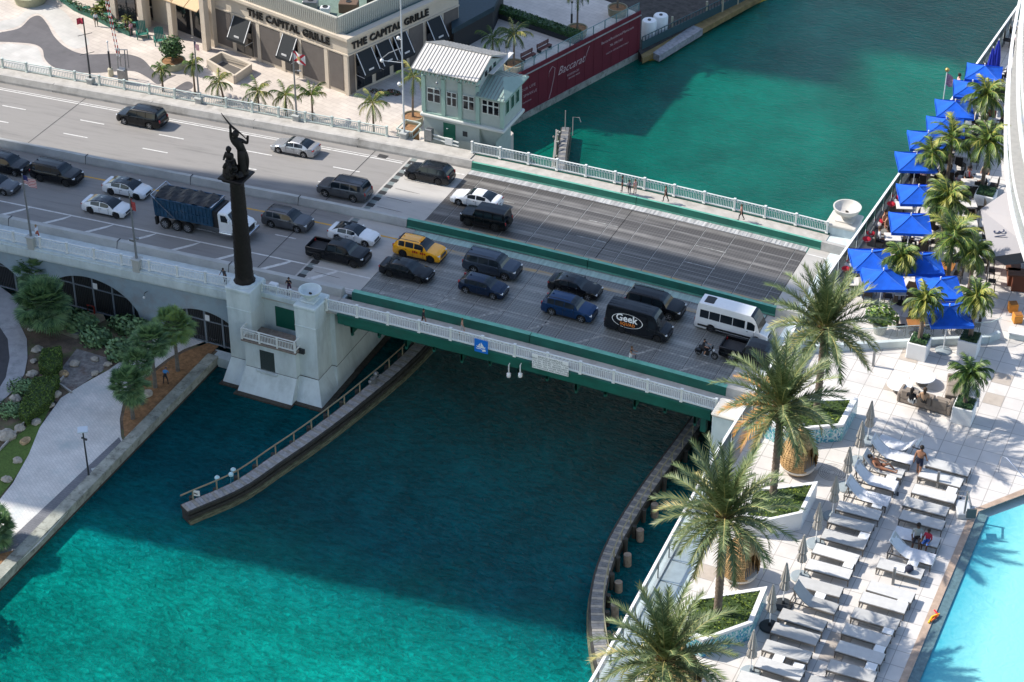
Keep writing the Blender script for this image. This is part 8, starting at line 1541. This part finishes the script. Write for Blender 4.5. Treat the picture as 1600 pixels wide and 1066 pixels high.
# ---------------- timber fenders ----------------
def fender(name, label, path, ztop, side, w=1.25, rail=True, lights=True, dark=woodd, top=wood, post=True):
    t = thing(name, label, 'fender pier', (path[0][0], path[0][1], WAT)); P_ = [Vector((x, y, 0)) for x, y in path]; pts = []
    for i in range(1, len(P_)-2):
        for k in range(6):
            s_ = k/6; p0, p1, p2, p3 = P_[i-1], P_[i], P_[i+1], P_[i+2]; pts.append(.5*((2*p1)+(p2-p0)*s_+(2*p0-5*p1+4*p2-p3)*s_*s_+(3*p1-p0-3*p2+p3)*s_**3))
    pts.append(P_[-2]); N_ = []
    for i, p in enumerate(pts):
        d = (pts[min(i+1, len(pts)-1)]-pts[max(i-1, 0)]).normalized(); N_.append(Vector((d.y, -d.x, 0))*side)
    def ribbon(mb, o0, o1, z0, z1, mi=0): mb.loft([[p+n*o0+Vector((0, 0, z0)), p+n*o1+Vector((0, 0, z0)), p+n*o1+Vector((0, 0, z1)), p+n*o0+Vector((0, 0, z1))] for p, n in zip(pts, N_)], True, True, mi)
    L_ = sum((a-b).length for a, b in zip(pts, pts[1:])); mb = MB(); n = int(L_/.3)
    def along(s):
        for i in range(len(pts)-1):
            l = (pts[i+1]-pts[i]).length
            if s <= l or i == len(pts)-2: f = min(1, s/l); return pts[i].lerp(pts[i+1], f), N_[i].lerp(N_[i+1], f).normalized()
            s -= l
    for k in range(n):
        p, q = along((k+.5)*L_/n); d = Vector((-q.y, q.x, 0)); c = p+Vector((0, 0, ztop-.03)); a = d*(.135); b_ = q*w/2*random.uniform(.97, 1.03); mb.add([c-a-b_, c+a-b_, c+a+b_, c-a+b_, *[v-Vector((0, 0, .07)) for v in (c-a-b_, c+a-b_, c+a+b_, c-a+b_)]], [(0, 1, 2, 3), (0, 4, 5, 1), (1, 5, 6, 2), (2, 6, 7, 3), (3, 7, 4, 0)], k % 3 == 0 and 1 or 0)
    wpart('planks', mb, [top, mat('timber_pale', (.27, .255, .23), .85, var=.3, scale=3, world=True)], t); mb = MB()
    ribbon(mb, w/2, w/2+.18, ztop-.35, ztop-.06, 0); ribbon(mb, w/2, w/2+.16, ztop-.85, ztop-.55, 0); ribbon(mb, w/2, w/2+.22, ztop-1.3, ztop-1.0, 1); ribbon(mb, w/2, w/2+.3, WAT-.3, WAT+.22, 1); ribbon(mb, -w/2-.12, -w/2, ztop-.4, ztop-.08, 0); ribbon(mb, -w/2+.05, w/2-.02, WAT-.5, ztop-.12, 0)
    wpart('wales', mb, [dark, algae], t); k = int(L_/2.2)
    for j in range(min(k, 34)):
        p, q = along((j+.5)*L_/k)
        if post: mb = MB(); c = p-q*(w/2+.28); mb.tube([c+Vector((0, 0, WAT-1)), c+Vector((0, 0, ztop+.02+random.uniform(-.2, .25)))], .2, 8); wpart('pile', mb, concd if rail is False else dark, t)
        if rail: mb = MB(); c = p-q*(w/2-.05); mb.bar(c+Vector((0, 0, ztop)), c+Vector((0, 0, ztop+1.0)), .09); wpart('rail_post', mb, mat('rail_timber', (.24, .22, .15), .85, var=.2, scale=4), t)
    if rail: mb = MB(); mb.loft([[p-n_*(w/2-.09)+Vector((0, 0, ztop+z)) for z in (.92, 1.02)]+[p-n_*(w/2-.01)+Vector((0, 0, ztop+z)) for z in (1.02, .92)] for p, n_ in zip(pts, N_)]); wpart('handrail', mb, mat('rail_timber', (.24, .22, .15), .85, var=.2, scale=4), t)
    return t, along, L_
random.seed(5)
FL, al, L_ = fender('timber_fender', 'long curved timber fender pier with plank walkway beside the statue pier', [(3.9, 40), (3.9, 28), (3.9, 12), (3.8, 3), (2.7, -5), (1.5, -11), (.3, -15.6), (-.9, -19.9), (-3.3, -24.3), (-5, -28)], -7.15, -1, w=1.02)
FR, ar, LR_ = fender('timber_fender', 'curved dark timber fender with log piles beneath the pool deck', [(31.3, 40), (31.3, 28), (31, 10), (30.7, 3), (30.2, -7.5), (30.4, -14.6), (31.4, -19.9), (33.3, -24.5), (36, -29), (40, -34)], -7.15, 1, w=1.0, rail=True, dark=woodd, top=mat('timber_grey', (.15, .155, .165), .85, var=.35, scale=3, world=True))
for k in range(15): mb = MB(); p, q = ar(8+k*3.4+28); c = p-q*1.4; mb.tube([c+Vector((0, 0, WAT-1)), c+Vector((-.1, .1, -7.3+random.uniform(-.4, .3)))], .32, 9); wpart('log_pile', mb, mat('log_pale', (.20, .17, .14), .9, var=.35, scale=3, world=True), FR)
FT, at_, LT = fender('timber_fender', 'short ruined timber fender end with leaning braces on the far side of the drawbridge', [(3.9, 20), (3.8, 29), (3.3, 38), (1.6, 43.5), (.2, 47.6), (-1, 51)], -7.2, 1, w=.75, rail=False, top=mat('timber_grey', (.15, .155, .165)))
t = thing('white_braces', 'leaning white timber braces with a lamp arm on the far fender end', 'brace', (1, 44, WAT)); b = MB()
for a, c in (((.6, 44, -6.4), (1.6, 40.6, -8.6)), ((.9, 43, -6.3), (2.0, 40.2, -8.6)), ((.2, 45, -6.2), (1.4, 42, -8.6))): b.bar(a, c, .12)
b.tube([(1.6, 46.2, -7.2), (1.6, 46.2, -5.0), (2.3, 46.2, -4.9), (2.5, 46.2, -5.4)], .05, 6); b.tube([(.4, 47, -7.2), (.4, 47, -4.9)], .05, 6); wpart('struts', b, mat('strut_pale', (.35, .33, .31), .8), t); b = MB(); 
for c in ((.3, 45.2, -6.5), (.6, 44.6, -6.6), (.2, 44.4, -6.8)): b.ball(c, .14, 7, 0, .3)
wpart('debris', b, mat('strut_pale', (.35, .33, .31), .8), t)
# small lights and sign on the fender end
p, q = al(L_-1.2); t = thing('fender_sign', 'small white square sign at the tip of the timber fender', 'sign', (p.x, p.y, -7.15)); b = MB(); b.bb((-.35, .5, .45), (.6, .05, .55), .01, .3); b.build('panel', white, t); b = MB(); b.bar((-.35, .5, 0), (-.35, .5, .3), .04); b.bar((-.2, .47, .4), (-.5, .4, .5), .06); b.build('post', steeld, t)
bm = mat('buoy_blue', (.04, .22, .32), .5)
for i, s_ in enumerate((3.6, 4.6, 5.3)):
    p, q = al(L_-s_); o = q*-.7; t = thing('fender_light', ['first pale blue navigation lamp on the fender tip handrail', 'second pale blue navigation lamp on the fender tip handrail', 'third pale blue navigation lamp, farthest from the fender tip'][i], 'lamp', (p.x+o.x*(1.2 if i != 1 else .6), p.y+o.y, -7.15), 0, 'navigation lamps on the fender tip'); b = MB(); b.tube([(0, 0, 0), (.1, 0, .9)], .03, 6); b.build('stem', bm, t); b = MB(); b.lathe((.1, 0, .85), [(.001, 0), (.2, .02), (.22, .2), (.12, .32), (.001, .36)], 12); b.build('lens', mat('lens_paleblue', (.4, .6, .66), .3), t)
p, q = al(L_-23); t = thing('fender_equipment', 'grey mechanical equipment on the fender beside the pier corner', 'equipment', (p.x-.3, p.y, -7.15)); b = MB(); b.bb((0, 0, .3), (.5, .5, .6), .05); b.ball((.1, .3, .8), .25, 8); b.ball((0, -.6, .5), .2, 8); b.build('body', steel, t); b = MB(); b.bar((0, 0, .6), (.6, .3, .9), .06); b.build('arm', steel, t)
# ---------------- garden by the promenade ----------------
sbA = mat('sabal_leaf', (.16, .27, .11), .55, var=.3, scale=1.2); sbB = mat('sabal_dark', (.085, .165, .075), .55, var=.3, scale=1.2)
def sabal(label, bx_, by_, H, seed, R=1.9, nl=60, mats=None): p = at(bx_, by_, PROM); t = thing('cabbage_palm', label, 'palm tree', (p.x, p.y, PROM), 0, 'fan palms in the promenade garden'); a, c = fan_palm_mesh(H, R, nl, seed); a.build('trunk', mat('sabal_trunk', (.13, .12, .11), .9, var=.3, scale=5, bump=.8, bscale=14), t); c.build('crown', mats or [sbA, sbB], t)
sabal('largest fan palm left of the gated arch', 74, 520, 3.2, 401, 2.3, 90); sabal('fan palm behind the largest one against the viaduct', 66, 462, 2.6, 402, 2.0, 70); sabal('fan palm with pale crown nearest the pier', 278, 580, 4.9, 403, 1.7, 60, [mat('sabal_light', (.2, .3, .09), .55, var=.3, scale=1.2), sbA])
sabal('fan palm overlapping the pale crowned one', 243, 606, 5.0, 404, 1.6, 60); sabal('small drooping fan palm standing at the mulch bed tip', 208, 655, 3.6, 405, 1.6, 55); sabal('fan palm rising behind the drooping small one', 222, 632, 4.4, 406, 1.35, 45)
sabal('fan palm cut by the left edge beside the lower paving', -8, 850, 1.6, 407, 1.7, 60)
def shrub(label, px, py, r, n=260, z=PROM, sz=.18, mats=None, blobs=None):
    p = at(px, py, z+r[2]*.5); t = thing('shrub', label, 'shrub', (p.x, p.y, z)); b = MB(); leaf_cloud(b, blobs or [((0, 0, r[2]*.5), r), ((r[0]*.4, r[1]*.3, r[2]*.7), (r[0]*.6, r[1]*.6, r[2]*.6)), ((0, 0, r[2]*.4), (r[0]*.7, r[1]*.7, r[2]*.7))], n, sz); b.build('foliage', mats or [sbA, sbB], t); b = MB(); b.tube([(0, 0, 0), (0, 0, r[2]*.6)], .08, 6); b.build('stem', trunkm, t)
shrub('dark palmetto clump in front of the middle arch', 148, 528, (1.5, 1.2, 1.1), 380, sz=.26); shrub('dark palmetto clump beside the promenade bend', 186, 548, (1.3, 1.3, 1.2), 380, sz=.26); shrub('dark foliage under the gated arch', 205, 512, (2.4, 1.0, 1.2), 380, sz=.28); shrub('dark shrubs beneath the largest fan palm', 110, 500, (2.6, 1.5, 1.0), 380, sz=.25); shrub('palmetto clump between the two arches', 240, 515, (1.2, 1.0, .9), 260, sz=.24)
shrub('bushy dark shrub left of the clipped hedge', 33, 605, (1.4, 1.1, .8), 320, sz=.15); shrub('dark low hedge at the left edge below the path', 10, 640, (1.9, 1.2, .7), 380, sz=.14)
hm = [mat('hedge_lime', (.085, .15, .02), .7, var=.4, scale=4), mat('hedge_inner', (.03, .06, .012), .8), mat('hedge_lime2', (.13, .20, .03), .7, var=.3, scale=4)]
for lb, pts, z1 in (('bright clipped hedge, lower long strip', ((52, 590), (92, 585), (78, 622), (40, 652), (28, 640)), 1.0), ('bright clipped hedge, upper rounded part', ((66, 545), (95, 540), (95, 565), (82, 580), (60, 568)), 1.1)):
    P_ = [at(x, y, PROM+z1) for x, y in pts]; c = sum(P_, Vector())/len(P_); t = thing('clipped_hedge', lb, 'hedge', (c.x, c.y, PROM)); b = MB(); hedge_box(b, [(p.x, p.y) for p in P_], PROM, PROM+z1, 110, .12); wpart('foliage', b, hm, t); b = MB(); b.tube([(c.x, c.y, PROM), (c.x, c.y, PROM+.5)], .06, 5); wpart('stem', b, trunkm, t)
rk = mat('coral_rock', (.40, .36, .30), .95, var=.35, scale=3, bump=1, bscale=6, world=True); rko = mat('coral_rock_orange', (.42, .30, .17), .95, var=.5, scale=3, bump=1, bscale=6, world=True); ringm = mat('mulch_ring', (.03, .025, .02), .95, var=.3, scale=5, world=True)
RK = [(39, 688, .75, 1, 1, 'orange tinted rock in a dark ring on the lawn'), (27, 718, .65, 0, 1, 'grey rock in a dark ring, second from the bottom of the lawn'), (10, 748, .7, 0, 1, 'grey rock in a dark ring at the left end of the lawn'), (56, 658, .7, 0, 1, 'grey rock in a dark ring above the orange tinted one'), (77, 632, .6, 0, 1, 'rock in a dark ring beside the garden kerb'), (88, 615, .7, 0, 0, 'flat rock near the promenade edge of the garden'),
      (98, 583, .8, 1, 0, 'brown rock in the middle of the gravel bed'), (116, 567, .8, 0, 0, 'pale rock above the brown one in the gravel bed'), (148, 560, .6, 0, 0, 'pale rock under the palmetto clump'), (168, 568, .55, 0, 0, 'small rock beside the promenade edge'), (148, 582, .55, 0, 0, 'low yellowish rocks at the promenade edge'), (58, 545, .8, 0, 0, 'pale slab rock at the top of the clipped hedge'), (52, 563, .5, 0, 0, 'small white rock by the curved path'), (50, 583, .8, 0, 0, 'pale flat rock between path and hedge'), (24, 622, .9, 0, 0, 'pale slab rock between path and dark shrub'), (10, 680, 1.3, 0, 0, 'large rock pile at the left edge beside the lawn'), (30, 668, .8, 0, 0, 'rock pile right of the large one at the left edge'), (47, 514, .4, 0, 0, 'small white rock in the dark soil by the path'), (228, 615, .9, 0, 0, 'pale rock at the foot of the mulch bed palms')]
for px, py, r, o, ring, lb in RK:
    p = at(px, py, PROM+.2); t = thing('garden_rock', lb, 'rock', (p.x, p.y, PROM+.02), random.uniform(0, 3), 'coral rocks in the promenade garden'); b = MB(); b.ball((0, 0, .1), r*.62, 12, 0, .16, .55); b.ball((r*.35, .1, .08), r*.4, 9, 0, .2, .6); b.ball((-r*.3, -.2, .12), r*.35, 9, 0, .2, .7); b.build('rock', rko if o else rk, t)
    if ring: b = MB(); b.lathe((0, 0, -.015), [(.001, 0), (r*1.35, 0), (r*1.35, .03), (.001, .035)], 20); b.build('mulch_ring', ringm, t)
sheet('gravel_bed', G([(85, 590), (120, 545), (170, 560), (160, 580), (110, 612)], PROM+.02), PROM+.03, mat('gravel_grey', (.20, .19, .18), .95, var=.5, scale=2, bump=1, bscale=12, world=True, dirt=(.13, .08, .06), dscale=.6), .02)
sheet('sand_patch', G([(92, 520), (118, 490), (160, 488), (165, 500), (140, 512), (120, 530)], PROM+.03), PROM+.04, mat('sand_tan', (.27, .23, .15), .95, var=.25, scale=2, world=True), .02)
p = at(123, 513, PROM); t = thing('manhole_cover', 'round grey utility cover in the sandy patch under the arch', 'utility cover', (p.x, p.y, PROM+.045)); b = MB(); b.lathe((0, 0, 0), [(.001, 0), (1.0, 0), (1.0, .05), (.001, .06)], 28); b.build('cover', mat('cover_grey', (.16, .17, .17), .8, var=.2, scale=4), t); b = MB(); b.lathe((0, 0, 0), [(1.0, 0), (1.12, 0), (1.12, .03), (1.0, .03)], 28); b.build('rim', concd, t)
t = thing('red_pump', 'small red pipe fitting beside the gated arch', 'pipe fitting', tuple(at(138, 488, PROM))); b = MB(); b.tube([(0, 0, 0), (0, 0, .8), (.7, 0, .8), (.7, 0, 0)], .09, 8); b.build('pipe', mat('pipe_red', (.25, .03, .02), .6), t); b = MB(); b.lathe((.35, 0, .8), [(.16, -.05), (.16, .05)], 10); b.build('valve', steeld, t)
p = at(139, 744, PROM+.06); t = thing('promenade_lamp', 'tall grey lamp post with a square white head on the promenade', 'street lamp', (p.x, p.y, PROM+.06)); b = MB(); b.tube([(0, 0, 0), (0, 0, .3), (0, 0, 4.6)], [.12, .08, .06], 8); b.build('pole', steeld, t); b = MB(); b.bb((0, 0, 4.85), (.85, .85, .1), .03, .6); b.build('head', mat('lamp_head_pale', (.5, .56, .62), .4), t); b = MB(); b.bb((.15, 0, 3.9), (.3, .15, .15), .02); b.ball((-.15, 0, 3.95), .1, 6); b.build('camera', steeld, t)
p = at(150, 733, PROM+.06); t = thing('hatch_plate', 'small pale hatch plate in the grey paver band by the lamp', 'hatch', (p.x, p.y, PROM+.06)); b = MB(); b.bb((0, 0, .02), (.75, .4, .04), .01, .9); b.build('plate', mat('plate_pale', (.42, .45, .44), .6), t); b = MB(); b.box((0, 0, .045), (.1, .05, .01)); b.build('handle', steeld, t)
p = onY(229, 463, -3.2); t = thing('wall_lamp', 'small bright lamp on a bent arm on the viaduct wall', 'lamp', (p.x, -3.0, p.z)); b = MB(); b.tube([(0, 0, .4), (0, -.5, .5), (0, -.6, .2)], .03, 6); b.build('arm', steeld, t); b = MB(); b.ball((0, -.6, .1), .13, 8); b.build('globe', white, t)
# ---------------- towers outside the picture for river shade, and added ones that block horizon reflections ----------------
fac = mat('tower_facade', (.45, .45, .44), .6, var=.1, scale=.2, world=True)
def tower(label, x0, x1, y0, y1, z0, z1):
    t = thing('apartment_tower', label, 'building', ((x0+x1)/2, (y0+y1)/2, z0), 0, 'apartment towers on the left bank'); b = MB(); b.b2(x0, x1, y0, y1, z0, z1); wpart('wall', b, fac, t); b = MB(); z = z0+3
    while z < z1: b.b2(x0-.01, x1+.02, y0-.01, y1+.02, z, z+1.7); z += 3.4
    wpart('window_bands', b, glassd, t)
SLP = .117
def shade(label, x_in, yA, yB, xfar, z_at, depth=35):   # tower whose shadow reaches xfar between yA and yB (measured at x=0)
    h = z_at+(xfar-x_in)*math.tan(SUN_EL)/.993; tower(label, x_in-depth, x_in, yA+SLP*x_in, yB+SLP*x_in, -3, h)
shade('pale apartment tower standing out of view behind the left bank gardens', -100, -27.5, 13.8, 45, WAT)
tower('apartment block rising above the restaurant roof, out of view', -52, -32, 46.6, 67, 3.4, 29)
shade('stepped apartment tower out of view beyond the cafe', -260, 68, 78, 24, WAT); shade('broad apartment tower out of view far beyond the plaza', -300, 78, 180, 60, WAT)
tower('broad hotel tower behind the camera, added unseen to block horizon reflections', 20, 190, -260, -185, WAT, 190); tower('unseen tower added beyond the lower left to block horizon reflections', -95, -20, -250, -190, WAT, 170)  # both added out of view to cut horizon reflections and sky fill
for i, (x, y) in enumerate(((-17, -44), (-15.5, -49), (-18, -54))):
    t = thing('shade_tree', ['leafy tree just outside the lower left corner, nearest the seawall', 'leafy tree outside the lower left corner, middle', 'leafy tree outside the lower left corner, farthest'][i], 'tree', (x, y, PROM)); b = MB(); b.tube([(0, 0, 0), (.1, 0, 3)], [.25, .18], 7); b.build('trunk', trunkm, t); b = MB(); leaf_cloud(b, [((0, 0, 5), 2.6), ((1, 1, 4.5), 2)], 500, .35); b.build('crown', [leafA, leafB], t)
